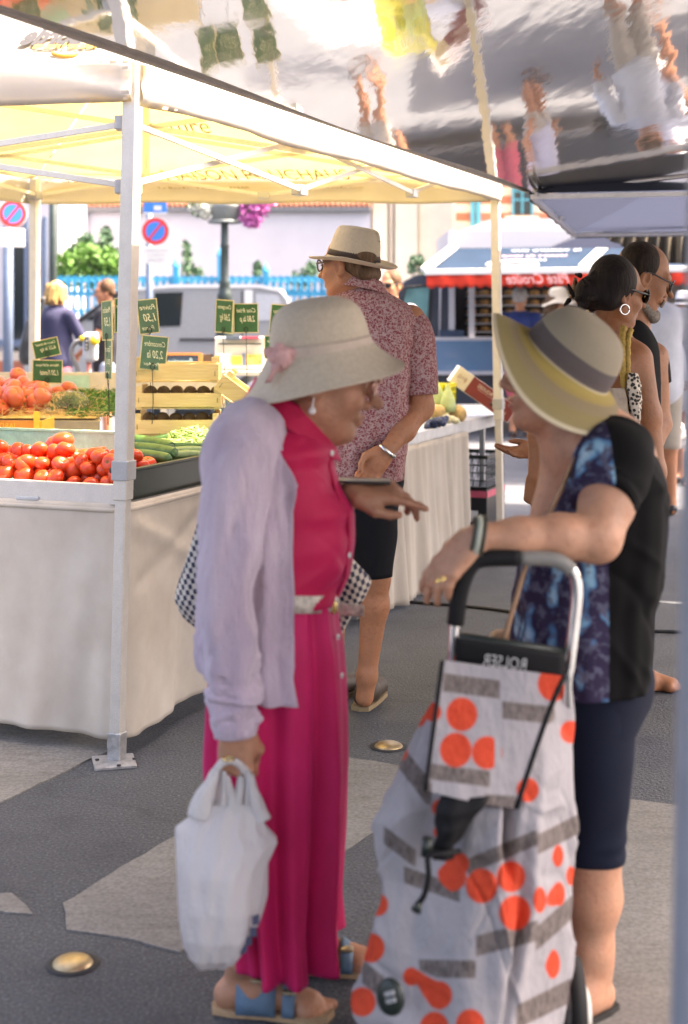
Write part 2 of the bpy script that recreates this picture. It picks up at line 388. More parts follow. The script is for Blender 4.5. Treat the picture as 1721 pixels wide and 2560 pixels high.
for i, q in enumerate(PATCH):
    mk('pavement_patch', ragged(q, 0.004 if i != 1 else 0.005, 0.0022), concrete, smooth=False, kind='structure')
# sealed joint along the kerb-side concrete
brass = simple('worn_brass', (0.44, 0.34, 0.20), rough=0.42, var=0.25, scale=30, metal=0.85, bump=0.1)
dark_gap = simple('dark_sealant', (0.02, 0.02, 0.022), rough=0.7)
def stud(u, v, label, rx):
    c = G(u, v); t = thing('road_stud', label, 'road stud', c, 'brass road studs')
    mk('dome', revolve([(rx * math.cos(a), 0.02 * math.sin(a)) for a in np.linspace(0, 1.5, 8)] + [(0.0005, 0.02)], c, N=32, ell=1.0), brass, t)
    mk('collar', revolve([(rx * 1.28, 0.001), (rx * 1.26, 0.004), (rx * 1.0, 0.005)], c, N=32), dark_gap, t)
stud(182, 2412, 'oval brass road stud on the asphalt left of the plastic bag', 0.047)
stud(972, 1868, 'oval brass road stud behind the shopping trolley', 0.05)
cab = simple('black_rubber', (0.012, 0.012, 0.014), rough=0.55)
mk('ground_cable', tube([A3(*G(u, v)) + A3(0, 0, 0.008) for u, v in ((880, 1490), (1010, 1507), (1150, 1518), (1262, 1531), (1400, 1556), (1560, 1578), (1700, 1584), (1900, 1592))], 0.008, 8, 6), cab,
   label='thin black cable lying across the asphalt behind the trolley', cat='cable')

# ================================================================ mirror-like awning overhead
DV = unit(A3(0.392, 1.0, 0)); EV = A3(DV[1], -DV[0], 0)         # along the stall side / to the right of it
AW0 = P(0, 20, 3.46); AW1 = P(1330, 480, 8.15); AWD = unit(AW1 - AW0); AWE = unit(A3(AWD[1], -AWD[0], 0.080))
M = Mat('glossy_vinyl'); v = M.coord(scale=(1, 1, 1), rot=(0, 0, -math.atan2(AWD[0], AWD[1])))
mp = M.n('Mapping'); mp.inputs['Scale'].default_value = (5.0, 1.3, 1); mp.inputs['Rotation'].default_value = (0, 0, math.atan2(AWD[0], AWD[1])); tc = M.n('TexCoord'); M.l(tc.outputs['Object'], mp.inputs[0])
h = M.math('ADD', M.noise(2.2, 2, mp.outputs[0], 0.4), M.math('MULTIPLY', M.noise(9, 2, mp.outputs[0]), 0.10))
M.color(M.ramp(M.noise(3, 4), [(0.3, (0.80, 0.77, 0.74)), (0.7, (0.86, 0.83, 0.80))])); M.set(Metallic=0.74, Roughness=0.05)
M.bump(h, 0.03, 0.05); vinyl = M.m
whitecan = cloth('white_canvas', (0.72, 0.70, 0.66), weave=600)
alu = simple('aluminium', (0.62, 0.62, 0.63), rough=0.34, var=0.10, scale=22, metal=0.8, bump=0.05)
trim = simple('brown_trim', (0.36, 0.31, 0.27), rough=0.6)
BK = AW0 - AWD * 5.4; WID = 3.6; nrm = unit(np.cross(AWE, AWD))
if nrm[2] < 0: nrm = -nrm
aw = thing('awning', 'large glossy awning overhead, its underside mirroring the market', 'awning', (AW0 + AWE * 1.8 - A3(0, 0, 0)))
def sag(s, t): return -0.012 * math.sin(math.pi * s) - 0.006 * math.sin(2 * math.pi * t * 3)
V, Fc = sheet(lambda s, t: BK + (AW1 - BK) * t + AWE * WID * s + nrm * sag(s, t), 28, 60)
mk('underside', (V, [f[::-1] for f in Fc]), vinyl, aw)
V2, F2 = sheet(lambda s, t: BK + (AW1 - BK) * t + AWE * WID * s + nrm * (sag(s, t) + 0.014), 28, 60)
mk('cover', (V2, F2), whitecan, aw)
mk('side_rail', boxm((BK + AW1) / 2 + nrm * 0.007 - AWE * 0.012, (AW1 - BK) / 2, AWE * 0.012, nrm * 0.014, 0.004), trim, aw)
mk('end_rail', boxm(AW1 + AWE * WID / 2 + AWD * 0.018, AWE * WID / 2, AWD * 0.018, nrm * 0.02, 0.005), alu, aw)
mk('wall_rail', boxm((BK + AW1) / 2 + AWE * (WID + 0.03), (AW1 - BK) / 2, AWE * 0.03, nrm * 0.05, 0.005), alu, aw)
for s in (0.09, 0.26, 0.36, 0.62): mk('hook', tube([AW1 + AWE * s + AWD * 0.04 + nrm * 0.01, AW1 + AWE * s + AWD * 0.05 - nrm * 0.02, AW1 + AWE * s + AWD * 0.03 - nrm * 0.035], 0.004, 6, 4), alu, aw)
gp = simple('grey_blue_paint', (0.26, 0.28, 0.33), rough=0.45, var=0.08)
pt = A3(0.40, 1.5, AW0[2] - (nrm[0] * (0.40 - AW0[0]) + nrm[1] * (1.5 - AW0[1])) / nrm[2] - 0.03)
post = thing('support_post', 'blurred grey blue post at the bottom right corner, nearest thing', 'post', (0.352, 1.5, 0))
mk('pole', tube([A3(0.352, 1.5, 0), pt], [0.022, 0.022], 16, 4), gp, post); mk('foot_plate', box(0.30, 0.41, 1.44, 1.56, 0, 0.008), gp, post)

# ================================================================ pop-up tent over the stall
ZB, ZT, ZR = 2.155, 2.30, 2.96
c0 = A3(-0.690, 4.666, 0); c1 = A3(0.905, 8.522, 0); c3 = A3(-1.868, 8.60, 0); c2 = c0 + c3 - c1
M = Mat('tent_fabric'); M.set(Roughness=0.8); M.b.inputs['Specular IOR Level'].default_value = 0.25
M.color(M.ramp(M.noise(4, 5), [(0.3, (0.57, 0.545, 0.51)), (0.7, (0.63, 0.605, 0.57))])); M.bump(M.math('ADD', M.noise(6, 3), M.math('MULTIPLY', M.noise(500, 2), 0.1)), 0.12, 0.02)
tr = M.n('BsdfTranslucent'); M.l(M.ramp(M.noise(5, 4), [(0.3, (0.60, 0.48, 0.15)), (0.7, (0.68, 0.55, 0.19))]), tr.inputs[0]); mx = M.n('MixShader'); mx.inputs[0].default_value = 0.36
M.l(M.b.outputs[0], mx.inputs[1]); M.l(tr.outputs[0], mx.inputs[2]); M.l(mx.outputs[0], M.t.nodes['Material Output'].inputs['Surface']); tentfab = M.m; rooffab = M.m.copy(); rooffab.name = 'dimmed_roof_fabric'  # roof copy of the same fabric, colour darkened to hold down its sunlit brightness
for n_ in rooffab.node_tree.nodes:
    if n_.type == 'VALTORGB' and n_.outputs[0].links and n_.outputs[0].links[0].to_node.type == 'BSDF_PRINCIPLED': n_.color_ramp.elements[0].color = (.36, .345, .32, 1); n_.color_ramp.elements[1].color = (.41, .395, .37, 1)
tent = thing('market_tent', 'white pop-up market tent over the vegetable stall, glowing yellow inside', 'tent', (*(c0 + c3)[:2] / 2, 0))
d1 = unit(c1 - c0); mF = (c0 + c2) / 2; mB = (c1 + c3) / 2; r0 = mF + d1 * 1.45 + A3(0, 0, ZR); r1 = mB - d1 * 1.45 + A3(0, 0, ZR)
zt = A3(0, 0, ZT); cen = (c0 + c3) / 2
def outw(a, b): n = unit(np.cross(b - a, A3(0, 0, 1))); return n if np.dot(n, (a + b) / 2 - cen) > 0 else -n
def slope(a, b, p, q):
    def fn(s, t):
        e = a + (b - a) * s; r = p + (q - p) * s; x = e + (r - e) * t; x = x + A3(0, 0, -0.035 * math.sin(math.pi * t) * (0.3 + math.sin(math.pi * s)) ) ; return x
    return sheet(fn, 26, 14)
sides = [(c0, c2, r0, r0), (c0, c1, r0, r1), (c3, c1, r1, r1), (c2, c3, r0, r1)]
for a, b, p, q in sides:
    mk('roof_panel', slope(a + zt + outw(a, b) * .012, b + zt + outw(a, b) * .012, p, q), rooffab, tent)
def valance(a, b, amp, ph, bow=0.0):
    n = outw(a, b); L = np.linalg.norm(b - a)
    def fn(s, t):
        w = amp * t * (math.sin(s * L * 5.1 + ph) + 0.6 * math.sin(s * L * 11.7 + ph * 2) + 0.3 * math.sin(s * L * 23 + t * 3))
        cr = 0.010 * math.exp(-((s) / 0.06) ** 2) * math.sin(t * 9 + s * 40)
        return a + (b - a) * s + A3(0, 0, ZT - (ZT - ZB) * t + 0.006 * math.sin(s * 17 + ph) * t) + n * (0.03 + w + cr + bow * math.sin(math.pi * t))
    return sheet(fn, 70, 8, 0.0012)
for (a, b, p, q), am in zip(sides, (0.006, 0.010, 0.005, 0.006)):
    vo_ = mk('valance', valance(a, b, am, RNG.rand() * 6, 0.012), tentfab, tent)
# printing on the canopy (mirrored in the photograph where it faces the viewer, readable from inside)
ink = simple('charcoal_print', (0.02, 0.018, 0.018), rough=0.7, var=0); gold = simple('gold_print', (0.42, 0.24, 0.03), rough=0.7, var=0)
through = cloth('print_seen_through', (0.30, 0.20, 0.07), trans=0.15, tcol=(0.30, 0.2, 0.06)); through2 = cloth('faint_print_seen_through', (0.26, 0.18, 0.06), trans=0.2, tcol=(0.22, 0.15, 0.05))
nF = unit(r0 - (mF + zt)); dF = unit(c2 - c0)
pF = lambda a, t: c0 + zt + dF * a + (r0 - mF - zt) * t + (mF - c0 - dF * np.dot(mF - c0, dF)) * 0
upF = unit(r0 - (mF + zt)); nrF = unit(np.cross(dF, upF)); nrF = nrF if nrF[1] < 0 else -nrF
upF2 = unit(np.cross(nrF, dF)); upF2 = upF2 if upF2[2] > 0 else -upF2
def onroof(u, v):                                              # a pixel meets the front roof slope
    d = P(u, v, 1.0) - A3(0, 0, HC); o = A3(0, 0, HC); t = np.dot(c0 + zt - o, nrF) / np.dot(d, nrF); return o + d * t + nrF * 0.012
mk('lettering', text('La borde', onroof(176, 97), dF, upF2, 0.31, 0.25, 0, .05), ink, tent, smooth=False)
mk('lettering', text('Maraîcher à Maubeuil', onroof(166, 122), dF, upF2, 0.22, 0.08, 0.2, .04), gold, tent, smooth=False)
arc = [onroof(163 + 32 * math.cos(a), 138 + 11 * math.sin(a)) for a in np.linspace(0.15, math.pi - 0.15, 16)]
mk('printed_smile', tube(arc, [0.003] + [0.007] * 14 + [0.003], 6), gold, tent)
nB = unit(c3 - c1); upB = unit(r1 - (mB + zt)); nrB = unit(np.cross(nB, upB)); nrB = nrB if nrB[1] < 0 else -nrB
def onback(u, v, w=0.03):
    d = P(u, v, 1.0) - A3(0, 0, HC); o = A3(0, 0, HC); t = np.dot(c3 + zt - o, nrB) / np.dot(d, nrB); return o + d * t + nrB * w
XV = A3(1, 0, 0)
mk('lettering', text('nature', onback(445, 296, 0.06), XV, upB, 0.36, 0.13, 0.3), through, tent, smooth=False)
mk('lettering', text('MAISON POUCHAUS', onback(640, 426), -nB, upB, 1.10, 0.12), through2, tent, smooth=False)
mk('lettering', text('La Borde', onback(195, 437), -nB, upB, 0.21, 0.075), through2, tent, smooth=False)
mk('lettering', text('La Borde - Le Roy - 41500     www.producteurlaborde.com', onback(655, 461), -nB, upB, 1.24, 0.052), through2, tent, smooth=False)
# legs
foot = simple('galvanised_steel', (0.45, 0.45, 0.45), rough=0.45, var=0.25, scale=40, metal=0.7, bump=0.15)
grey_pl = simple('grey_plastic', (0.42, 0.42, 0.42), rough=0.5)
pale_alu = simple('canopy_tinted_aluminium', (0.62, 0.585, 0.53), rough=0.42, var=0.06, metal=0.2)  # cream of the canopy's light put into the aluminium's base colour
e1 = A3(d1[1], -d1[0], 0)
def leg(base, top, zc, plate=0.115, w=0.05):
    base, top = np.asarray(base, float), np.asarray(top, float); at = lambda z: base + (top - base) * (z / top[2])
    X1 = unit(A3(1, -0.42, 0)); Y1 = A3(-X1[1], X1[0], 0)
    def sq(z0, z1, w): a, b = at(z0), at(z1); return boxm((a + b) / 2, X1 * w / 2, Y1 * w / 2, (b - a) / 2, 0.004)
    l = mk('leg', sq(0.9 * zc, ZT, w), pale_alu, tent, smooth=False)
    mk('inner_tube', sq(0.008, 0.95 * zc, w * 0.80), pale_alu, l, smooth=False)
    mk('collar', sq(zc - 0.03, zc + 0.035, w * 1.22), grey_pl, l, smooth=False)
    mk('knob', tube([at(zc + 0.0) - X1 * w * .55, at(zc) - X1 * (w * .55 + 0.022)], [0.012, 0.010], 12), cab, l)
    if plate:
        k = mk('foot_plate', boxm(base + A3(-0.005, -0.02, 0.006), unit(A3(1, 0.25, 0)) * plate * .80, unit(A3(-0.25, 1, 0)) * plate * 0.78, A3(0, 0, 0.006), 0.003), foot, l, smooth=False)
        mk('socket', sq(0.010, 0.10, w * 0.95), foot, l, smooth=False)
        for sx, sy in ((-0.06, 0.0), (0.06, 0.01), (0.02, -0.06)): mk('bolt', revolve([(0.007, 0), (0.007, 0.004), (0.0005, 0.005)], base + A3(sx, sy - 0.02, 0.012), N=10), cab, l)
    return l
leg(A3(-0.746, 4.666, 0), A3(-0.690, 4.666, ZT), 0.955, 0.085); leg(A3(0.941, 8.522, 0), A3(0.905, 8.522, ZT), 0.945, 0.0); leg(c3 - A3(0.01, 0, 0), c3 + A3(0, 0, ZT), 0.955, 0.085); leg(c2, c2 + A3(0, 0, ZT), 0.955, 0.085)
# scissor truss
def truss(a, b, n, za, zb, inn):
    L = b - a; off = -outw(a, b) * inn
    for i in range(n):
        s0, s1 = (i + 0.0) / n, (i + 1.0) / n; u0, u1 = za[0] + (zb[0] - za[0]) * s0, za[0] + (zb[0] - za[0]) * s1; l0, l1 = za[1] + (zb[1] - za[1]) * s0, za[1] + (zb[1] - za[1]) * s1
        p0, p1 = a + L * s0 + off, a + L * s1 + off; k = outw(a, b) * 0.012
        mk('truss_bar', bar(p0 + A3(0, 0, u0) + k, p1 + A3(0, 0, l1) + k, 0.011, 0.021, bev=0.002), pale_alu, tent, smooth=False)
        mk('truss_bar', bar(p0 + A3(0, 0, l0) - k, p1 + A3(0, 0, u1) - k, 0.011, 0.021, bev=0.002), pale_alu, tent, smooth=False)
        for z in (u1, l1):
            mk('truss_joint', boxm(p1 + A3(0, 0, z), unit(L) * 0.035, outw(a, b) * 0.024, A3(0, 0, 0.022), 0.005), grey_pl, tent, smooth=False)
    for z in za: mk('truss_joint', boxm(a + off + unit(L) * 0.03 + A3(0, 0, z), unit(L) * 0.035, outw(a, b) * 0.026, A3(0, 0, 0.024), 0.005), grey_pl, tent, smooth=False)
LOW, HIGH = (2.10, 1.89), (2.40, 2.20)
truss(c0, c1, 3, LOW, HIGH, 0.03); truss(c0, c2, 2, LOW, LOW, 0.03); truss(c1, c3, 2, HIGH, HIGH, 0.03); truss(c3, c2, 3, HIGH, LOW, 0.03)
for s in (1 / 3, 2 / 3):
    a = c0 + (c1 - c0) * s + A3(0, 0, 2.12 + 0.1 * s); b = c2 + (c3 - c2) * s + A3(0, 0, 2.12 + 0.1 * s); m = (a + b) / 2
    for p in (a, b):
        mk('truss_bar', bar(p, m + A3(0, 0, 0.22), 0.011, 0.02), pale_alu, tent, smooth=False); mk('truss_bar', bar(p + A3(0, 0, 0.2), m + A3(0, 0, 0.0), 0.011, 0.02), pale_alu, tent, smooth=False)
    mk('ridge_post', bar(m - A3(0, 0, 0.02), m + A3(0, 0, ZR - m[2] - 0.03), 0.03, 0.03, up=(0, 1, 0)), pale_alu, tent, smooth=False)
# ================================================================ stall counters
T0 = A3(-0.740, 4.735, 0); LV = -EV                              # LV: to the left along the front, DV: back along the side
def W(a, b, z): return T0 + LV * a + DV * b + A3(0, 0, z)
M = Mat('stall_skirt'); M.set(Roughness=0.9); M.b.inputs['Specular IOR Level'].default_value = 0.15
v = M.coord(); M.color(M.ramp(M.noise(3.5, 6, v), [(0.3, (0.54, 0.47, 0.39)), (0.7, (0.68, 0.62, 0.54))])); M.bump(M.math('ADD', M.math('MULTIPLY', M.noise(700, 2, v), 0.2), M.noise(7, 4, v)), 0.14, 0.02)
skirt = M.m
M = Mat('linen_skirt'); M.set(Roughness=0.95); M.b.inputs['Specular IOR Level'].default_value = 0.1
M.color(M.ramp(M.noise(6, 6, M.coord(scale=(1, 1, .35))), [(0.3, (0.44, 0.39, 0.33)), (0.7, (0.56, 0.51, 0.45))])); M.bump(M.noise(420, 3), 0.25, 0.01); linen = M.m
wood_top = simple('white_painted_board', (0.66, 0.62, 0.57), rough=0.6, var=0.07, scale=12)
zinc = simple('zinc_edge', (0.50, 0.51, 0.53), rough=0.42, var=0.12, scale=16, metal=0.55)
counter = thing('stall_counter', 'long L-shaped vegetable stall counter with a cream cloth skirt', 'stall counter', W(0, 0, 0))
ZTOP = 0.835
mk('table_top', join(boxm(W(1.55, 0.62, ZTOP - 0.02), LV * 1.50, DV * 0.60, A3(0, 0, 0.018)), boxm(W(0.55, 1.90, ZTOP - 0.021), LV * 0.50, DV * 0.70, A3(0, 0, 0.018))), wood_top, counter, smooth=False)
mk('front_board', boxm(W(1.55, 0.0, 0.868), LV * 1.56, DV * 0.010, A3(0, 0, 0.034), 0.003), wood_top, counter, smooth=False)
mk('hinge_clip', boxm(W(0.36, -0.013, 0.842), LV * 0.045, DV * 0.003, A3(0, 0, 0.007), 0.002), zinc, counter)
# cloth skirt: front, rounded corner, side
def path(s):                                                     # s metres along, 0 at the corner
    r = 0.07
    if s < -r: return W(-s, 0, 0), -DV
    if s > r: return W(0, s, 0), EV
    a = (s + r) / (2 * r) * math.pi / 2; c = W(r, r, 0); return c + (-DV) * r * math.cos(a) + EV * r * math.sin(a), -DV * math.cos(a) + EV * math.sin(a)
def skirt_fn(s_, t):
    s = -3.1 + s_ * (3.1 + 2.15); p, n = path(s); z = 0.838 - t * (0.838 - 0.058 - (0.03 * max(0, -s - .1) if s < 0 else 0.02 * s))
    w = (0.012 * math.sin(s * 9.3) + 0.008 * math.sin(s * 21 + 2 * t) + 0.004 * math.sin(s * 47 + 5 * t)) * t ** 0.7
    w += 0.016 * t * math.exp(-((s - 0.05) / 0.22) ** 2) + 0.012 * math.sin(3.0 * t + s * 4) * t + 0.007 * max(0, 1 - abs(math.sin(s * 2.7 + .9 * t)) * 5) * t - 0.006 * max(0, 1 - abs(math.sin(s * 3.9 - 1.3 * t + 1)) * 6) * t
    if 0.05 < s < 0.6: w += 0.012 * math.exp(-((t - 0.12 - 0.5 * (s - .1)) / 0.035) ** 2) - 0.010 * math.exp(-((t - 0.34 + 0.45 * (s - .1)) / 0.04) ** 2)
    return p + n * (0.014 + w) + A3(0, 0, z)
mk('cloth_skirt', sheet(skirt_fn, 300, 46, 0.002), skirt, counter)
mk('skirt_hem', sheet(lambda s, t: (lambda p: p)(skirt_fn(0.02 + 0.97 * s, 0.018 + 0.02 * t) + path(-3.1 + (0.02 + .97 * s) * 5.25)[1] * 0.0035), 300, 3, 0.001), skirt, counter)
for a, b in ((0.06, 0.06), (2.9, 0.06), (0.06, 2.0)): mk('trestle_leg', boxm(W(a, b, 0.41), LV * 0.02, DV * 0.02, A3(0, 0, 0.41)), wood_top, counter, smooth=False)
# second counter, zinc edged, by the far tent leg
c2t = thing('stall_counter', 'zinc edged stall counter with hanging linen cloth behind the man in the hat', 'stall counter', W(0, 2.25, 0))
mk('table_top', boxm(W(0.46, 3.42, 0.842), LV * 0.47, DV * 1.18, A3(0, 0, 0.008)), zinc, c2t, smooth=False)
mk('zinc_edge', boxm(W(-0.012, 2.50, 0.815), LV * 0.008, DV * 0.30, A3(0, 0, 0.036), 0.002), zinc, c2t, smooth=False)
mk('zinc_edge', boxm(W(-0.012, 3.725, 0.815), LV * 0.008, DV * 0.915, A3(0, 0, 0.036), 0.002), zinc, c2t, smooth=False)
mk('end_edge', boxm(W(0.46, 4.62, 0.815), LV * 0.46, DV * 0.008, A3(0, 0, 0.036), 0.002), zinc, c2t, smooth=False)
def linen_fn(s, t):
    b = 2.20 + s * 1.75; g = 0.014 * math.sin(b * 34 + 0.8 * math.sin(b * 7)) + 0.010 * math.sin(b * 57 + 1.5 * t) + 0.008 * math.sin(b * 15)
    return W(-0.035 - g * (0.35 + t) - 0.05 * t * math.sin(math.pi * s), b + 0.05 * t * (s - 0.3), 0.795 - t * (0.765 + 0.02 * math.sin(s * 3)))
mk('linen_cloth', sheet(linen_fn, 150, 26, 0.002), linen, c2t)
for b in (2.3, 4.55): mk('trestle_leg', boxm(W(0.05, b, 0.417), LV * 0.015, DV * 0.015, A3(0, 0, 0.417)), zinc, c2t, smooth=False)
for b in (2.3, 4.55): mk('trestle_leg', boxm(W(0.85, b, 0.417), LV * 0.015, DV * 0.015, A3(0, 0, 0.417)), zinc, c2t, smooth=False)

# ================================================================ crates
green_pl = simple('dark_green_plastic', (0.035, 0.075, 0.035), rough=0.42, var=0.15, scale=8, bump=0.05)
black_pl = simple('black_green_plastic', (0.014, 0.022, 0.017), rough=0.40, var=0.2, scale=8, bump=0.05)
mint_pl = simple('faded_mint_plastic', (0.36, 0.56, 0.46), rough=0.6, var=0.16, scale=25, bump=0.08)
mid_green = simple('leaf_green_plastic', (0.12, 0.25, 0.10), rough=0.5, var=0.15)
M = Mat('poplar_wood'); v = M.coord(scale=(3, 3, 40)); M.color(M.ramp(M.noise(3, 6, v), [(0.3, (0.60, 0.43, 0.21)), (0.7, (0.74, 0.58, 0.33))])); M.set(Roughness=0.75); M.bump(M.noise(6, 5, v), 0.12, 0.005); poplar = M.m
card = simple('grey_cardboard', (0.40, 0.35, 0.29), rough=0.85, var=0.1)
def local(o, ax, ay, az): return lambda x, y, z: np.asarray(o) + np.asarray(ax) * x + np.asarray(ay) * y + np.asarray(az) * z
ZV = A3(0, 0, 1)
def tray(name, label, cat, L, w, d, h, m, mi=None, t=0.010, lip=0.012, cut=None, group=None, ecut=None, bcut=None):
    """open plastic crate, local frame L at the middle of its bottom"""
    ax, ay, az = (L(1, 0, 0) - L(0, 0, 0)), (L(0, 1, 0) - L(0, 0, 0)), (L(0, 0, 1) - L(0, 0, 0))
    o = thing(name, label, cat, L(0, 0, 0), group)
    mk('base', boxm(L(0, 0, 0.006), ax * w / 2, ay * d / 2, az * 0.006), m, o, smooth=False)
    for s in (-1, 1):
        hh = h if not cut or s > 0 else cut
        if bcut and s > 0: hh = bcut
        mk('side_panel', boxm(L(0, s * (d / 2 - t / 2), hh / 2), ax * w / 2, ay * t / 2, az * hh / 2, 0.003), (mi or m) if s > 0 else m, o, smooth=False)
        eh = ecut if ecut and s < 0 else h
        mk('side_panel', boxm(L(s * (w / 2 - t / 2), 0, eh / 2), ax * t / 2, ay * (d / 2 - t - 0.001), az * eh / 2, 0.003), m, o, smooth=False)
        mk('rim', boxm(L(s * (w / 2 - t / 2), 0, eh + 0.004), ax * lip, ay * (d / 2 + 0.006), az * 0.005, 0.002), m, o, smooth=False)
        if (not cut or s > 0) and not (bcut and s > 0): mk('rim', boxm(L(0, s * (d / 2 - t / 2), h + 0.0045), ax * (w / 2 - lip), ay * lip, az * 0.005, 0.002), (mi or m) if s > 0 else m, o, smooth=False)
    return o
tray('produce_crate', 'green crate of red tomatoes with faded mint back wall, at the stall front', 'crate', local(W(0.74, 0.30, ZTOP), LV, DV, ZV), 0.88, 0.42, 0.19, mint_pl, mint_pl, cut=0.03, t=0.012, ecut=0.03)
L2 = local(W(0.29, 0.72, ZTOP), EV, DV, ZV)
tray('produce_crate', 'black green crate of courgettes on the stall beside the near tent leg', 'crate', local(W(0.155, 0.46, ZTOP + .001), DV, LV, ZV), 0.72, 0.27, 0.098, black_pl, black_pl, ecut=0.03, bcut=0.03)
tray('produce_crate', 'flat green crate heaped with pale green beans', 'crate', local(W(0.28, 1.14, ZTOP + 0.01), DV, LV, ZV), 0.42, 0.50, 0.105, mid_green)
def slat_crate(label, o, ax, ay, az, w, d, rows, hs=0.062, gap=0.034, wall=0.006, group='slatted wooden crates'):
    L = local(o, ax, ay, az); t = thing('wooden_crate', label, 'crate', o, group); h = rows * hs + (rows - 1) * gap
    for i in range(rows):
        z = 0.012 + hs / 2 + i * (hs + gap)
        for s in (-1, 1):
            mk('slat', boxm(L(0, s * d / 2, z), ax * w / 2, ay * wall / 2, az * hs / 2, 0.0015), poplar, t, smooth=False)
            mk('slat', boxm(L(s * (w / 2 - wall / 2), 0, z), ax * wall / 2, ay * (d / 2 - wall / 2 - .001), az * hs / 2, 0.0015), poplar, t, smooth=False)
    for sx in (-1, 1):
        for sy in (-1, 1):
            mk('corner_post', boxm(L(sx * (w / 2 - 0.020), sy * (d / 2 - 0.016), h / 2 + 0.02), ax * 0.013, ay * 0.012, az * (h / 2 + 0.02), 0.002), poplar, t, smooth=False)
    for i in range(5): mk('slat', boxm(L(0, -d / 2 + 0.035 + i * (d - 0.07) / 4, 0.006), ax * (w / 2 - .008), ay * d * 0.085, az * 0.003), poplar, t, smooth=False)
    for sx in (-1, 1):
        for i in range(rows): mk('staple', tube([L(sx * (w / 2 - 0.018), -d / 2 - wall * .6, 0.03 + i * (hs + gap)), L(sx * (w / 2 - 0.018), -d / 2 - wall * .6, 0.052 + i * (hs + gap))], 0.0012, 5), cab, t)
    return t, L, h
tw = unit(DV * 0.25 + EV * 1.0); td = A3(-tw[1], tw[0], 0)
def at_px(u, v, z): return G(u, v, z)
# wooden crates behind the courgettes: front face spans (335..540) px
YC = 6.15; wz = lambda v, Y: HC - (v - VH) / F * Y
cw = 0.375; xc = (437 - CX) / F * YC; zb = wz(1092, YC)
stk = A3(xc, YC + 0.16, zb)
cr = []
for i, lab in enumerate(('bottom slatted wooden crate of brown kiwis on the stall', 'middle slatted wooden crate of brown kiwis on the stall', )):
    t_, L_, h_ = slat_crate(lab, stk + A3(0.006 * i, 0, i * 0.116), A3(1, 0.05, 0), A3(-0.05, 1, 0), ZV, cw, 0.30, 1, 0.060); cr.append((L_, i))
slat_crate('topmost empty slatted wooden crate of the stack on the stall', stk + A3(-0.004, 0, 0.232), A3(1, 0.05, 0), A3(-0.05, 1, 0), ZV, cw, 0.30, 1, 0.072)
mk('crate_stand', boxm(stk + A3(0, 0, (ZTOP - zb) / 2 - 0.0), A3(0.17, 0, 0), A3(0, 0.13, 0), A3(0, 0, (zb - ZTOP) / 2 - 0.002)), green_pl, smooth=False, label='dark green box carrying the stack of wooden crates', cat='box')
ta = unit(A3(0.80, 0.05, -0.60)); tb = unit(np.cross(ta, A3(0, 1, 0))); tb = tb if tb[2] > 0 else -tb
slat_crate('tilted empty wooden crate leaning against the crate stack', P(622, 1000, 6.3) - tb * 0.05, ta, A3(0, 1, 0), tb, 0.30, 0.26, 1, 0.075)
mk('crate_support', boxm(P(640, 1085, 6.35), A3(0.12, 0, 0), A3(0, 0.13, 0), A3(0, 0, P(640, 1085, 6.35)[2] - ZTOP - .002)), card, smooth=False, label='plain cardboard box under the tilted wooden crate', cat='box')
# ================================================================ produce
def fruit_mat(name, stops, rough=0.28, scale=6):
    M = Mat(name); M.color(M.ramp(M.noise(scale, 4), stops)); M.set(Roughness=rough); M.b.inputs['Subsurface Weight'].default_value = 0.05; M.b.inputs['Subsurface Radius'].default_value = (.01, .003, .001); return M.m
tom = fruit_mat('tomato_skin', [(0.3, (0.52, 0.035, 0.012)), (0.7, (0.66, 0.085, 0.02))]); tom2 = fruit_mat('pink_tomato_skin', [(0.3, (0.55, 0.10, 0.07)), (0.7, (0.66, 0.20, 0.12))], 0.35)
leafg = simple('calyx_green', (0.06, 0.16, 0.03), rough=0.6)
def tomato_proto(m, ribs, name):
    th = np.linspace(0, math.pi, 13); prof = [(max(0.0004, math.sin(a) * 0.036 * (1 + 0.06 * math.sin(a))), 0.031 * math.cos(a) * (1 - 0.32 * math.exp(-(a / 0.35) ** 2)) + 0.031) for a in th[::-1]]
    V, Fc = revolve(prof, A3(0, 0, 0), N=20); r = np.hypot(V[:, 0], V[:, 1]); an = np.arctan2(V[:, 1], V[:, 0]); k = 1 + ribs * np.cos(an * 5) * np.clip(V[:, 2] / 0.05, 0.3, 1); V[:, 0] *= k; V[:, 1] *= k
    o = mk('tomato', (V, Fc), m); o.location = (0, 0, 0)
    stv, stf = [], []
    for i in range(5):
        a = i * 2 * math.pi / 5; d = A3(math.cos(a), math.sin(a), 0); n = len(stv); s = A3(-d[1], d[0], 0)
        stv += [A3(0, 0, 0.0535), d * 0.010 + s * 0.003 + A3(0, 0, 0.0545), d * 0.020 + A3(0, 0, 0.053), d * 0.010 - s * 0.003 + A3(0, 0, 0.0545)]; stf.append((n, n + 1, n + 2, n + 3))
    V2, F2 = thick((np.array(stv), stf), 0.001)
    ORIG[o] = A3(0, 0, 0); V2 = V2 + 0
    me = bpy.data.meshes.new('calyx'); me.from_pydata((V2 - A3((V[:, 0].min() + V[:, 0].max()) / 2, (V[:, 1].min() + V[:, 1].max()) / 2, V[:, 2].min())).tolist(), [], F2); me.materials.append(leafg)
    k = bpy.data.objects.new('calyx', me); COL.objects.link(k); k.parent = o
    return o
def scatter(proto, first, spots, label, cat, group):
    for i, (p, s) in enumerate(spots):
        rot = (RNG.uniform(-1.1, 1.1), RNG.uniform(-1.1, 1.1), RNG.uniform(0, 6.28)); 
        if i == 0 and first: o = proto; o.location = tuple(p); o.rotation_euler = rot; o.scale = (s,) * 3; props(o, label, cat, group)
        else: o = copy_tree(proto, p, rot, s, label, group); o['category'] = cat
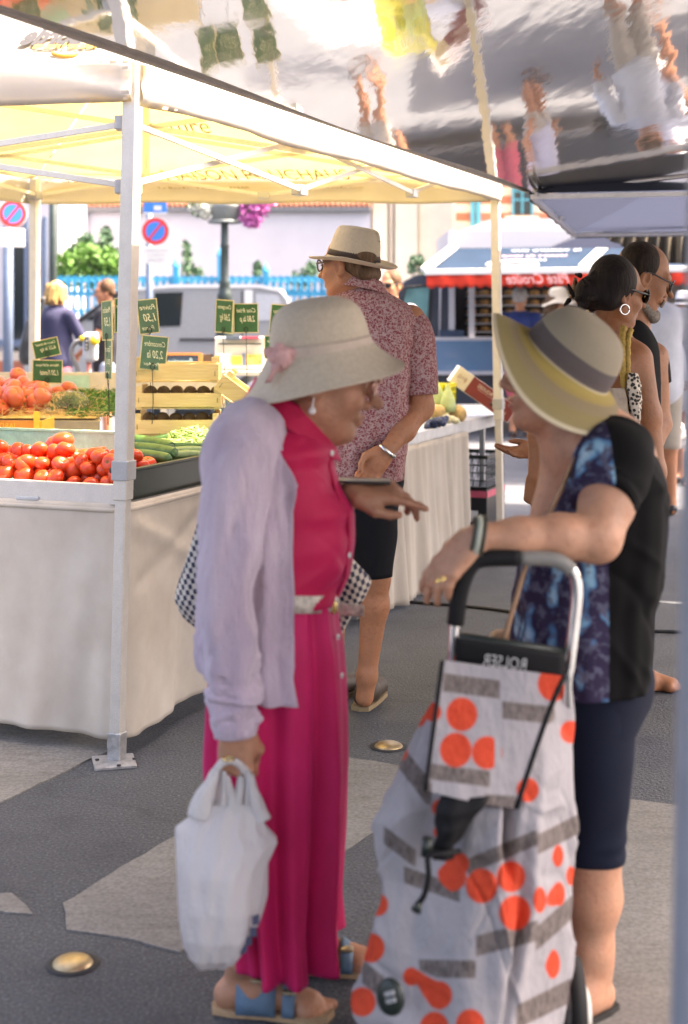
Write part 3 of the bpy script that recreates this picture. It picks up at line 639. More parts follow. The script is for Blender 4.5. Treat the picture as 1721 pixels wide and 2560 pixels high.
tp = tomato_proto(tom, 0.012, 'tomato')
def zc(p, r, s): return A3(p[0], p[1], p[2])
spots = []
for row, (b, n, z) in enumerate(((0.125, 15, 0.0), (0.18, 15, 0.004), (0.235, 14, 0.008), (0.29, 14, 0.01), (0.345, 14, .012), (0.15, 13, 0.042), (0.205, 12, 0.046), (0.26, 10, 0.05), (.315, 9, .052), (.20, 6, .085))):
    for i in range(n):
        a = 0.325 + (i + 0.5 * (row % 2)) * 0.055 + RNG.uniform(-.008, .008)
        if a > 1.13: continue
        if a > 0.66 and RNG.rand() < 0.75 and row > 1: continue
        spots.append((W(a, b + RNG.uniform(-.008, .008), ZTOP + 0.045 + z), RNG.uniform(0.74, 0.95)))
spots += [(W(0.47, 0.28, ZTOP + 0.135), 1.15), (W(0.42, 0.31, ZTOP + 0.14), 1.12), (W(0.09, 0.22, ZTOP + 0.13), 1.05), (W(0.16, 0.30, ZTOP + 0.13), 1.0)]
scatter(tp, True, spots, 'ripe red tomato in the front crate with the mint wall', 'tomato', 'tomatoes at the stall front')
spots3 = [(W(a + RNG.uniform(-.006, .006), b + RNG.uniform(-.006, .006), ZTOP + z), RNG.uniform(.76, .95)) for z, aa, bb in ((.03, (.09, .145, .20, .255), (.125, .18, .235, .29, .345, .40)), (.072, (.115, .17, .225, .28), (.15, .21, .265, .32, .38)), (.11, (.13, .19, .25), (.18, .245, .31))) for a in aa for b in bb]
scatter(tp, False, spots3, 'ripe red tomato in the black crate behind the near tent leg', 'tomato', 'tomatoes in the black crate')
cap = [(W(0.06, 0.06, ZTOP + 0.02), 1.0), (W(0.075, 0.075, ZTOP + 0.075), 1.05), (W(0.035, 0.10, ZTOP + 0.075), .95)]
# back tier: pink tomatoes on straw
straw = simple('straw', (0.66, 0.50, 0.26), rough=0.8, var=0.25, scale=30)
def tier(label, a0, a1, b0, b1, z0, z1, m, cat='display box'):
    V = [W(a0, b0, ZTOP + 0.002), W(a1, b0, ZTOP + .002), W(a1, b1, ZTOP + .002), W(a0, b1, ZTOP + .002), W(a0, b0, z0), W(a1, b0, z0), W(a1, b1, z1), W(a0, b1, z1)]
    return mk('display_box', (np.array(V), [(3, 2, 1, 0)[::-1], (4, 5, 6, 7)[::-1], (0, 1, 5, 4)[::-1], (1, 2, 6, 5)[::-1], (2, 3, 7, 6)[::-1], (3, 0, 4, 7)[::-1]]), m, smooth=False, label=label, cat=cat)
def PZ(u, v, Y): return P(u, v, Y)
# sloping display boxes placed by their visible front edges
def slope_box(label, uL, uR, vF, YF, vB, YB, m, thick_=0.0):
    a, b, c, d = P(uL, vF, YF), P(uR, vF, YF), P(uR, vB, YB), P(uL, vB, YB); dn = lambda p: A3(p[0], p[1], ZTOP + 0.002)
    V = np.array([dn(a), dn(b), dn(c), dn(d), a, b, c, d]); return mk('display_box', (V, [(0, 3, 2, 1), (4, 5, 6, 7), (0, 1, 5, 4), (1, 2, 6, 5), (2, 3, 7, 6), (3, 0, 4, 7)]), m, smooth=False, label=label, cat='display box')
slope_box('grey cardboard display box tilted under the pink tomatoes and herbs', -260, 250, 1052, 6.45, 985, 7.25, card)
bx = mk('straw_bed', sheet(lambda s, t: P(-258 + 500 * s, 1052 - 67 * t - 4, 6.46 + 0.78 * t) + A3(0, 0, 0.006 * math.sin(s * 60) * math.sin(t * 31) + 0.004), 40, 20), straw, label='layer of straw under the pink tomatoes', cat='straw', kind='stuff')
sb = []
for i in range(900):
    s, t = RNG.rand(), RNG.rand(); p = P(-258 + 520 * s, 1052 - 67 * t - 6, 6.46 + 0.78 * t) + A3(0, 0, RNG.rand() * 0.03); d = unit(RNG.normal(size=3) * A3(1, 1, 0.35)) * RNG.uniform(0.02, 0.06); sb.append(bar(p - d, p + d, 0.0018, 0.0018))
mk('straw_stalks', join(*sb), straw, smooth=False, label='loose straw stalks among the pink tomatoes', cat='straw', kind='stuff')
tq = tomato_proto(tom2, 0.045, 'tomato'); sp2 = []
for i in range(58):
    s, t = RNG.rand() ** 1.0, RNG.rand(); p = P(-190 + 300 * s, 1050 - 67 * t - 10, 6.5 + 0.74 * t) + A3(0, 0, RNG.choice([0.0, 0.02, 0.05])); sp2.append((p, RNG.uniform(1.05, 1.45)))
for u, v in ((40, 968), (95, 972), (25, 985), (60, 1000), (10, 1005), (70, 1018), (100, 1012), (150, 980), (165, 974), (45, 1030), (85, 1035)):
    sp2.append((P(u, v + 14, 7.25 - (v - 960) / 90 * .7), RNG.uniform(1.15, 1.5)))
scatter(tq, True, sp2, 'big pinkish tomato on straw in the back left heap', 'tomato', 'pink tomatoes on straw')
# green leaf heap (parsley) and the clear plastic bag
def leaf_heap(name, label, fn, n, m, size, kind='stuff', cat='herbs'):
    V, Fc = [], []
    for i in range(n):
        p, nn = fn(i); d = unit(RNG.normal(size=3)); s = unit(np.cross(d, RNG.normal(size=3))); k = size * RNG.uniform(.6, 1.3); j = len(V); u3 = np.cross(d, s) * k * .25
        V += [p - d * k, p + s * k * .45 + u3, p + d * k, p - s * k * .45 + u3]; Fc.append((j, j + 1, j + 2, j + 3))
    return mk(name, (np.array(V), Fc), m, smooth=False, label=label, cat=cat, kind=kind)
herb = simple('herb_leaf', (0.075, 0.20, 0.035), rough=0.55, var=0.5, scale=40)
leaf_heap('herb_heap', 'heap of dark green parsley behind the tent leg', lambda i: (lambda s, t: (P(165 + 130 * s, 1042 - 60 * t + RNG.uniform(-8, 6), 6.5 + .7 * t) + A3(0, 0, 0.02 * RNG.rand()), 0))(RNG.rand(), RNG.rand()), 1700, herb, 0.012)
leaf_heap('herb_heap', 'small bunch of green herbs inside the clear plastic bag', lambda i: (P(168 + RNG.normal() * 16, 1008 + RNG.normal() * 9, 6.62 + RNG.rand() * .1), 0), 260, herb, 0.014)
M = Mat('clear_plastic_film'); M.set(Roughness=0.12); M.b.inputs['Transmission Weight'].default_value = 0.85; M.b.inputs['IOR'].default_value = 1.12; M.b.inputs['Alpha'].default_value = 0.55; M.color((0.95, 0.93, 0.93)); M.bump(M.noise(30, 3), 0.5, 0.01); film = M.m
def bagm():
    V, Fc = blobm(P(166, 1006, 6.66), (0.10, 0.085, 0.055), 5, 0.25, 4); rg = np.random.RandomState(3); k = rg.normal(size=(8, 3)) * 45; V = V + 0.006 * np.sin(V @ k.T).mean(1)[:, None] * A3(1, 1, 1.5); return V, Fc
mk('plastic_bag', bagm(), film, label='crumpled clear plastic bag on the pink tomatoes', cat='plastic bag')
# orange printed box at the left edge with two avocados / courgettes
orange = simple('orange_card', (0.72, 0.25, 0.035), rough=0.6, var=0.12); ypl = simple('yellow_card', (0.78, 0.50, 0.05), rough=0.6, var=0.1); pinkc = simple('salmon_card', (0.62, 0.20, 0.10), rough=0.6)
ob = thing('printed_box', 'orange and yellow printed produce box at the left edge of the stall', 'box', P(20, 1105, 5.9))
OL = local(P(20, 1093, 5.9), A3(1, 0.0, 0), A3(0, 1, 0), ZV)
mk('front_panel', boxm(OL(-0.06, 0, 0.032), A3(.19, 0, 0), A3(0, .004, 0), A3(0, 0, .038)), orange, ob, smooth=False); mk('stripe', boxm(OL(-0.06, -0.006, 0.010), A3(.188, 0, 0), A3(0, .0015, 0), A3(0, 0, .010)), pinkc, ob, smooth=False)
mk('end_post', boxm(OL(0.122, -0.008, 0.045), A3(.012, 0, 0), A3(0, .006, 0), A3(0, 0, .062)), ypl, ob, smooth=False)
mk('end_panel', boxm(OL(0.134, 0.14, 0.03), A3(.004, 0, 0), A3(0, .13, 0), A3(0, 0, .036)), ypl, ob, smooth=False); mk('base', boxm(OL(-0.06, 0.14, -0.005), A3(.19, 0, 0), A3(0, .13, 0), A3(0, 0, .004)), card, ob, smooth=False)
mk('lettering', text('JARDIN', OL(-0.015, -0.006, 0.045), A3(-1, 0, 0), ZV, 0.10, 0.028), ypl, ob, smooth=False)
tray('produce_crate', 'dark green empty crate under the orange box at the left edge', 'crate', local(A3(OL(0, 0, 0)[0] - 0.08, OL(0, 0.14, 0)[1], OL(0, 0, -0.009)[2] - 0.105), A3(1, 0, 0), A3(0, 1, 0), ZV), 0.42, 0.30, 0.09, green_pl)
mk('crate_stand', box(OL(0, 0, 0)[0] - 0.26, OL(0, 0, 0)[0] + 0.10, OL(0, 0.02, 0)[1], OL(0, 0.26, 0)[1], ZTOP + 0.001, OL(0, 0, -0.009)[2] - 0.107), green_pl, smooth=False, label='dark green box below the crates at the left edge', cat='box')
# courgettes and cucumbers
cuc = fruit_mat('courgette_skin', [(0.35, (0.022, 0.075, 0.016)), (0.65, (0.07, 0.17, 0.045))], 0.38, 22); cuc2 = fruit_mat('pale_courgette_skin', [(0.35, (0.09, 0.16, 0.05)), (0.65, (0.16, 0.25, 0.09))], 0.45, 30)
stem = simple('stem_green', (0.16, 0.24, 0.09), rough=0.7)
def courgette(p, q, r, label, m):
    t = thing('courgette', label, 'courgette', (np.asarray(p) + q) / 2, 'courgettes on the stall'); d = unit(np.asarray(q) - p); L = np.linalg.norm(np.asarray(q) - p); b = A3(0, 0, 0.012)
    pts = [p, p + d * 0.02, p + d * L * .3 + b * .6, p + d * L * .6 + b * .6, q - d * .02, q]; mk('flesh', tube(pts, [r * .45, r * .8, r * .95, r * 1.05, r * .9, r * .35], 14, 5), m, t)
    mk('stalk', tube([p + d * .004, p - d * .018], [r * .42, r * .36], 7), stem, t)
cg = [((255, 1100), (432, 1118), 5.62, 5.35, 0.026, 'long dark courgette lying uppermost behind the near tent leg', cuc), ((262, 1122), (440, 1132), 5.50, 5.25, 0.024, 'long dark courgette second from the top behind the near tent leg', cuc), ((275, 1140), (425, 1146), 5.40, 5.18, 0.022, 'dark courgette third from the top behind the near tent leg', cuc),
      ((500, 1128), (560, 1130), 5.65, 5.65, 0.022, 'short dark courgette end beside the green beans', cuc), ((398, 1138), (530, 1130), 5.32, 5.62, 0.021, 'pale courgette lying along the black crate, farther one', cuc2), ((392, 1148), (525, 1140), 5.24, 5.54, 0.020, 'pale courgette lying along the black crate, nearer one', cuc2)]
for a, b, Ya, Yb, r, lab, m in cg: courgette(P(*a, Ya), P(*b, Yb), r, lab, m)
# green beans pile
beanm = simple('green_bean', (0.30, 0.42, 0.12), rough=0.5, var=0.45, scale=30); bp = []
for i in range(420):
    s, t = RNG.normal() * 0.30 + 0.5, RNG.rand(); c = P(395 + 150 * np.clip(s, 0, 1), 1140 - 70 * t * math.exp(-((s - .6) / .6) ** 2) + RNG.uniform(-4, 4), 5.72 + 0.42 * t); d = unit(RNG.normal(size=3) * A3(1, 1, 0.3)) * RNG.uniform(0.03, 0.055); n = unit(RNG.normal(size=3)) * 0.008
    bp.append(tube([c - d, c + n, c + d], [0.0025, 0.0052, 0.002], 5, 3))
mk('bean_pile', join(*bp), beanm, label='loose pile of pale green beans beside the courgettes', cat='beans', kind='stuff')
mk('bean_bed', sheet(lambda s, t: P(395 + 150 * s, 1146 - 66 * t, 5.74 + .44 * t) - A3(0, 0, 0.012), 8, 8), beanm, label='lower layer of green beans in the crate', cat='beans', kind='stuff')
# kiwis in the two lower wooden crates
kiwi = simple('kiwi_skin', (0.17, 0.105, 0.045), rough=0.9, var=0.3, scale=40, bump=0.3); kp = mk('kiwi', blobm((0, 0, 0.026), (0.031, 0.031, 0.026), 3, 0.05, 2), kiwi); kp.location = (0, 0, 0); first = True
for L_, i in cr:
    sp = []
    for x in np.linspace(-0.145, 0.145, 6):
        for y in (-0.105, -0.045, 0.02, 0.08): sp.append((L_(x + RNG.uniform(-.004, .004), y, 0.013 + 0.028 * 0), RNG.uniform(.94, 1.0)))
        sp.append((L_(x + 0.02, -0.075, 0.05), RNG.uniform(.94, 1.0)))
    for k, (p, s) in enumerate(sp):
        lab = ('brown kiwi in the bottom wooden crate', 'brown kiwi in the middle wooden crate')[i]; grp = ('kiwis in the bottom crate', 'kiwis in the middle crate')[i]
        if first: o = kp; o.location = tuple(p); props(o, lab, 'kiwi', grp); first = False
        else: o = copy_tree(kp, p, (0, 0, RNG.rand() * 6), s, lab, grp); o['category'] = 'kiwi'
# white display board at the back
bb = thing('back_board', 'low white board along the back edge of the vegetable stall', 'board', P(120, 1000, 7.6))
mk('board', boxm(P(120, 975, 7.62), A3(0.95, 0, 0), A3(0, 0.01, 0), A3(0, 0, 0.095)), wood_top, bb, smooth=False); mk('support', boxm(A3(P(120, 975, 7.62)[0], 7.66, 0.50), A3(0.04, 0, 0), A3(0, .03, 0), A3(0, 0, .50)), wood_top, bb, smooth=False)
mk('label_card', boxm(P(190, 962, 7.60), A3(0.07, 0, 0), A3(0, .002, 0), A3(0, 0, .05)), simple('mint_card', (0.42, 0.66, 0.60), rough=.6), bb, smooth=False)
# ================================================================ price boards
slate = simple('green_slate', (0.022, 0.105, 0.045), rough=0.62, var=0.25, scale=14); slate2 = simple('grey_green_slate', (0.07, 0.155, 0.115), rough=0.6, var=0.2, scale=14); slatef = simple('board_edge', (0.55, 0.50, 0.30), rough=0.7); chalk = simple('chalk', (0.75, 0.78, 0.66), rough=0.9, var=0.2, scale=60); wire = simple('dark_wire', (0.02, 0.022, 0.02), rough=0.4, metal=.4)
def price_board(c, w, h, yaw, roll, lines, label, m=slate, stick=None, foot_z=None):
    """slate w x h metres centred at c; yaw turns it about the vertical, roll tilts it in its own plane. writing runs right to left as in the picture"""
    ax = A3(math.cos(yaw), math.sin(yaw), 0); nn = A3(math.sin(yaw), -math.cos(yaw), 0); ax2 = ax * math.cos(roll) + ZV * math.sin(roll); ay = -ax * math.sin(roll) + ZV * math.cos(roll); c = np.asarray(c)
    ft = c - ay * (h / 2 + 0.1) if foot_z is None else A3(*(c - ay * h / 2)[:2], foot_z); t = thing('price_board', label, 'price board', ft, 'green price boards')
    mk('slate', boxm(c, ax2 * w / 2, nn * 0.0016, ay * h / 2), m, t, smooth=False)
    for s in (-1, 1):
        mk('edge', boxm(c + ay * s * (h / 2 - .001), ax2 * (w / 2 + .0015), nn * 0.0024, ay * 0.0022), slatef, t, smooth=False); mk('edge', boxm(c + ax2 * s * (w / 2 - .001), ax2 * .0022, nn * 0.0025, ay * (h / 2 - .004)), slatef, t, smooth=False)
    for s, (x, y, ww, hh) in lines: mk('lettering', text(s, c + ax2 * x * w + ay * y * h + nn * 0.0026, -ax2, ay, ww * w, hh * h, 0.35), chalk, t, smooth=False)
    b = c - ay * h / 2; q = ft
    mk('clip', tube([b + nn * .006 + ay * .03 + ax2 * 0.0, b + nn * .006 + ay * .018 + ax2 * .010, b + nn * .006, b + nn * .006 + ay * .018 - ax2 * .010, b + nn * .006 + ay * .03], 0.0018, 6, 4), wire, t)
    if foot_z is not None: mk('stick', tube([b + nn * .006, (b + q) / 2 + A3(.004, 0, 0), q], 0.0016, 6, 3), wire, t)
    return t
def B(u0, u1, v0, v1, Y): return P((u0 + u1) / 2, (v0 + v1) / 2, Y), (u1 - u0) / F * Y, (v1 - v0) / F * Y
def pb(u0, u1, v0, v1, Y, yaw, roll, lines, label, m=slate, foot=None, wmul=1.0):
    c, w, h = B(u0, u1, v0, v1, Y); price_board(c, w * wmul, h, yaw, roll, lines, label, m, foot_z=foot)
big = lambda a, b, c='': [(a, (0, 0.27, .78, .15)), (b, (0.06, -0.05, .62, .26))] + ([(c, (-.05, -0.33, .6, .12))] if c else [])
pb(84, 148, 848, 893, 7.0, 0.1, 0.22, big('Coeur de boeuf', '6,25 le kg'), 'tilted green price board above another one, among the pink tomatoes', slate, 1.10)
pb(82, 156, 900, 958, 6.98, 0.05, -0.02, big("Noire d'afrique", '1,20 l\'unité'), 'upright green price board standing in the pink tomatoes', slate, 1.06)
pb(249, 288, 752, 850, 6.1, -1.0, 0.05, big('Mesclun', '1,50'), 'narrow turned price board left of the near tent leg, upper one', slate2, 1.0, 1.6)
pb(257, 287, 850, 948, 6.08, -1.15, 0.0, big('Tomate', 'grappe le kg', 'Pays Aquitaine'), 'narrow turned price board left of the near tent leg, lower one', slate2, 1.0, 2.1)
pb(287, 325, 746, 832, 6.2, 0.0, 0.0, big('Courge', '1,80 la'), 'green price board partly behind the near tent leg', slate, 1.0)
pb(345, 396, 748, 834, 6.2, 0.35, 0.10, big('Poivre', '1,50', 'France'), 'grey green price board right of the near tent leg, upper one', slate2, 1.0)
pb(352, 418, 840, 926, 6.15, 0.25, -0.10, big('Concombre', '2,20 la', 'Pays Aqui'), 'grey green price board right of the near tent leg, lower one', slate2, 1.0)
pb(538, 585, 750, 832, 6.9, -0.75, -0.06, big('Courgette', '2,60 kg'), 'turned green price board left of the one reading 2,80', slate, 1.0, 1.35)
pb(585, 646, 759, 832, 6.9, 0.0, 0.01, big('Cou frisé', '2,80 la p'), 'green price board facing the viewer above the tilted wooden crate', slate, 1.0)
pb(676, 735, 762, 836, 7.0, 0.0, -0.08, big('Poireau', '2,50 le kg'), 'green price board half hidden behind the beige hat, upper one', slate, 1.0)
pb(662, 725, 839, 896, 6.95, 0.0, 0.01, big('Viande', 'le kg'), 'green price board half hidden behind the beige hat, lower one', slate, 1.0)
# ================================================================ things on the far counter
yel = simple('yellow_plastic', (0.80, 0.74, 0.02), rough=0.4, var=0.08)
def lattice_crate(name, label, o, ax, ay, w, d, h, m, nx=7, nz=4):
    L = local(o, ax, ay, ZV); t = thing(name, label, 'crate', o); mk('base', boxm(L(0, 0, .004), ax * w / 2, ay * d / 2, ZV * .004), m, t, smooth=False)
    for s in (-1, 1):
        for (f, W_, dirv) in ((lambda x, z: L(x, s * d / 2, z), w, ax), (lambda x, z: L(s * w / 2, x, z), d, ay)):
            mk('rim', bar(f(-W_ / 2, h), f(W_ / 2, h), 0.014, 0.022), m, t, smooth=False); n = max(3, int(nx * W_ / w)); parts = []
            for i in range(n + 1): parts.append(bar(f(-W_ / 2 + W_ * i / n, 0), f(-W_ / 2 + W_ * i / n, h), .005, .005, up=(0, 1, .1)))
            for k in range(1, nz): parts.append(bar(f(-W_ / 2, h * k / nz), f(W_ / 2, h * k / nz), .004, .005))
            for i in range(n): parts.append(bar(f(-W_ / 2 + W_ * i / n, .01), f(-W_ / 2 + W_ * (i + 1) / n, h), .003, .003, up=(0, 1, .1)))
            mk('lattice', join(*parts), m, t, smooth=False)
    return t
lattice_crate('plastic_crate', 'bright yellow lattice crate on the far counter beside the printed box', W(0.26, 4.12, 0.852), EV, DV, 0.26, 0.24, 0.20, yel, 9, 5)
mk('leaf_mass', blobm(W(0.24, 4.10, 0.96), (0.09, 0.08, 0.07), 4, .3, 3), herb, label='green leaves showing inside the yellow crate', cat='vegetables')
melon = simple('celeriac_skin', (0.55, 0.38, 0.16), rough=0.85, var=0.3, scale=25, bump=0.5, bscale=40, bdist=.02); caulif = simple('cauliflower_white', (0.72, 0.68, 0.46), rough=0.8, var=0.12, bump=.6, bscale=60, bdist=.02); cab_l = simple('cabbage_pale_leaf', (0.45, 0.55, 0.25), rough=0.5, var=.2)
for i, (u, v, Y, r, lab) in enumerate(((1145, 1034, 8.45, .056, 'round knobbly celeriac on the far counter, right one'), (1094, 1030, 8.35, .05, 'round knobbly celeriac on the far counter, left one'))): mk('celeriac', blobm(P(u, v, Y) + A3(0, 0, 0), (r, r, r * .9), i + 3, .10, 3), melon, label=lab, cat='celeriac')
for i, (u, v) in enumerate(((1108, 1052), (1120, 1050), (1130, 1047), (1140, 1052), (1116, 1044))): mk('potato', blobm(P(u, v, 8.05), (.026, .022, .019), i, .12, 2), caulif, label='small pale potato in front of the celeriac', cat='potato', group='small potatoes')
for i, (u, v, Y) in enumerate(((1120, 1015, 8.4), (1092, 1002, 8.45))): mk('pointed_cabbage', revolve([(.002, .16), (.02, .12), (.04, .07), (.05, .03), (.045, 0.0), (.001, -.005)][::-1], P(u, v + 12, Y), N=14, mod=lambda th, r, z: .006 * np.sin(5 * th)), cab_l, label=('pointed pale cabbage beside the right celeriac', 'pointed pale cabbage beside the man\'s sleeve')[i], cat='cabbage')
blueb = simple('dark_blue_fruit', (0.03, 0.045, 0.12), rough=0.4)
for i in range(16): mk('plum', blobm(P(1068 + 3.4 * i % 50, 1066 - (i % 3) * 5 - (3.4 * i % 50) * .2, 7.85 + .02 * (i % 5)), (.018, .018, .02), i, .04, 2), blueb, label='small dark blue plum on the zinc edged counter', cat='plum', group='dark plums')
# printed carton leaning on the counter
cream = simple('cream_card', (0.74, 0.66, 0.52), rough=0.7, var=0.05); maroon = simple('maroon_print', (0.22, 0.035, 0.028), rough=0.6, var=0.08); white_card = simple('white_card', (0.76, 0.73, 0.70), rough=0.7, var=.04)
bxp = thing('produce_carton', 'tilted cream and maroon printed carton beside the far tent leg', 'carton', W(0.12, 4.1, 0.85)); YB = 8.75
pA, pB, pC, pD = P(1140, 922, YB), P(1122, 962, YB), P(1236, 1040, YB), P(1292, 1012, YB)
axc = unit(P(1290, 1030, YB) - P(1150, 930, YB)); ayc = unit(A3(axc[2] * -1, 0, axc[0])); ayc = ayc if ayc[2] > 0 else -ayc; cc = P(1210, 986, YB)
BXL = local(cc, axc, A3(0, 1, 0), ayc)
mk('carton_body', boxm(BXL(0, 0.11, 0), axc * 0.22, A3(0, .11, 0), ayc * 0.058, .003), white_card, bxp, smooth=False); mk('front_print', boxm(BXL(-0.165, -.002, 0), axc * 0.053, A3(0, .0015, 0), ayc * .056), cream, bxp, smooth=False); mk('front_print', boxm(BXL(0.053, -.002, 0), axc * 0.163, A3(0, .0015, 0), ayc * .056), maroon, bxp, smooth=False)
mk('lettering', text('BTG', BXL(-.165, -.0045, .004), -axc, ayc, .055, .022), maroon, bxp, smooth=False); mk('lettering', text('OLIVES ROUGES', BXL(.04, -.0045, .026), -axc, ayc, .20, .022), cream, bxp, smooth=False); mk('lettering', text('1 kg', BXL(.15, -.0045, -.022), -axc, ayc, .05, .024), cream, bxp, smooth=False); mk('lettering', text('premier choix du producteur', BXL(.0, -.0045, .006), -axc, ayc, .11, .008), cream, bxp, smooth=False)
mk('printed_ring', tube([BXL(-.165 + .032 * math.cos(a), -.004, .003 + .026 * math.sin(a)) for a in np.linspace(0, 6.28, 25)], .0012, 5), melon, bxp)
# crates on the ground under the far counter
lattice_crate('plastic_crate', 'black lattice crate on top of the dark cartons under the far counter', W(0.08, 4.42, 0.425), EV, DV, 0.30, 0.40, 0.19, black_pl, 7, 4)
blk_card = simple('black_gloss_card', (0.02, 0.02, 0.022), rough=0.3, var=.1); pink_card = simple('pink_print', (0.62, 0.10, 0.16), rough=.5)
for i, (lab, z0) in enumerate((('upper dark glossy carton with pink band under the far counter', 0.165), ('lower dark glossy carton with pink band under the far counter', 0.0))):
    hh = 0.255 if i == 0 else .16; t = thing('dark_carton', lab, 'carton', W(.08, 4.42, z0), 'dark cartons under the far counter'); mk('carton_body', boxm(W(.08, 4.42, z0 + hh / 2), EV * .155, DV * .21, ZV * (hh / 2 - .001), .003), blk_card, t, smooth=False)
    mk('band', boxm(W(.08 - .1565, 4.42, z0 + hh - .03), EV * .0015, DV * .205, ZV * .02), pink_card, t, smooth=False); mk('band', boxm(W(.08, 4.42 - .2115, z0 + hh - .03), EV * .15, DV * .0015, ZV * .02), pink_card, t, smooth=False); mk('label_panel', boxm(W(.08, 4.42 - .2115, z0 + hh * .35), EV * .10, DV * .0015, ZV * .035), white_card, t, smooth=False)
# ================================================================ buildings behind
def zv(v, Y): return HC - (v - VH) / F * Y
def xu(u, Y): return (u - CX) / F * Y
render_w = simple('white_render', (0.47, 0.455, 0.485), rough=0.9, var=0.05, scale=2, bump=.1, bscale=60); gut = simple('zinc_gutter', (0.20, 0.20, 0.21), rough=.5, metal=.5); tile_m = simple('clay_tile', (0.42, 0.17, 0.09), rough=.85, var=.25, scale=3)
cream_r = simple('cream_render', (0.55, 0.50, 0.41), rough=0.9, var=0.06, scale=2); beige_r = simple('beige_stone', (0.52, 0.46, 0.38), rough=0.9, var=0.08, scale=2); teal_w = simple('blue_woodwork', (0.05, 0.26, 0.36), rough=.5, var=.1); M = Mat('window_glass'); M.color((0.02, 0.03, 0.035)); M.set(Roughness=0.05, Metallic=0.0); M.b.inputs['Specular IOR Level'].default_value = 0.9; glass = M.m
YW = 30.0
b1 = thing('low_house', 'long low white rendered building behind the blue fence', 'building', (xu(300, YW), YW, 0))
ZW = zv(528, YW); mk('wall', box(xu(150, YW), xu(927, YW), YW, YW + 6, 0, ZW), render_w, b1, smooth=False); mk('gutter', box(xu(140, YW), xu(928, YW), YW - .12, YW + .02, ZW - .02, ZW + .09, .02), gut, b1, smooth=False)
rf = mk('roof', (np.array([(xu(150, YW), YW - .1, ZW + .09), (xu(927, YW), YW - .1, ZW + .09), (xu(927, YW), YW + 3, ZW + 1.6), (xu(150, YW), YW + 3, ZW + 1.6), (xu(150, YW), YW + 6, ZW + .09), (xu(927, YW), YW + 6, ZW + .09)]), [(0, 1, 2, 3), (3, 2, 5, 4), (0, 3, 4), (1, 5, 2)]), tile_m, b1, smooth=False)
for i in range(60): mk('roof_tile_course', tube([(xu(150, YW) + (i + .5) * (xu(927, YW) - xu(150, YW)) / 60, YW - .14, ZW + .11), (xu(150, YW) + (i + .5) * (xu(927, YW) - xu(150, YW)) / 60, YW + 2.9, ZW + 1.62)], .045, 6), tile_m, rf)
b2 = thing('tall_house', 'tall cream building with flat pilasters behind the man in the hat', 'building', (xu(1030, 31), 31, 0))
mk('wall', box(xu(927, 31), xu(1140, 31), 31, 38, 0, 9), cream_r, b2, smooth=False)
for a, b in ((932, 968), (988, 1042)): mk('pilaster', box(xu(a, 31), xu(b, 31), 30.82, 31.02, 0, 8.8), cream_r, b2, smooth=False)
mk('recess_panel', box(xu(1050, 31), xu(1132, 31), 30.95, 31.01, 0, 8.8), beige_r, b2, smooth=False); mk('drain_pipe', tube([(xu(978, 31), 30.9, 0), (xu(978, 31), 30.9, 8.5)], .05, 8), beige_r, b2)
YH = 38.0
brick = Mat('banded_brick'); sp_ = brick.n('SeparateXYZ'); tc_ = brick.n('TexCoord'); brick.l(tc_.outputs['Object'], sp_.inputs[0]); wv = brick.math('FRACT', brick.math('MULTIPLY', sp_.outputs[2], 2.2))
brick.color(brick.mix(brick.math('GREATER_THAN', wv, 0.5), (0.36, 0.12, 0.07), brick.mix(brick.noise(7, 4), (0.60, 0.52, 0.42), (0.5, 0.40, 0.32)))); brick.set(Roughness=.9)
b3 = thing('brick_house', 'brick house with red and cream bands and blue framed window', 'house', (xu(1300, YH), YH, 0))
mk('wall', box(xu(1122, YH), xu(1760, YH), YH, YH + 6, 0, 9), brick.m, b3, smooth=False)
w_ = mk('window', box(xu(1283, YH), xu(1328, YH), YH - .06, YH + .05, zv(536, YH), zv(455, YH)), glass, b3, smooth=False)
for a, b, c, d in ((1279, 1284, 540, 450), (1327, 1332, 540, 450), (1303, 1307, 536, 455)): mk('frame', box(xu(a, YH), xu(b, YH), YH - .14, YH - .05, zv(c, YH), zv(d, YH)), teal_w, w_, smooth=False)
for vv in (500, 478): mk('frame', box(xu(1284, YH), xu(1327, YH), YH - .12, YH - .055, zv(vv + 2, YH), zv(vv - 2, YH)), teal_w, w_, smooth=False)
mk('sill', box(xu(1262, YH), xu(1345, YH), YH - .25, YH + .02, zv(552, YH), zv(541, YH)), beige_r, w_, smooth=False)
mk('shutter', box(xu(1176, YH), xu(1186, YH), YH - .1, YH + .02, zv(578, YH), zv(500, YH)), teal_w, b3, smooth=False); mk('shutter', box(xu(1190, YH), xu(1201, YH), YH - .1, YH + .02, zv(578, YH), zv(500, YH)), teal_w, b3, smooth=False)
mk('balcony', box(xu(1192, YH), xu(1400, YH), YH - .8, YH + .02, zv(584, YH), zv(569, YH)), render_w, b3, smooth=False)
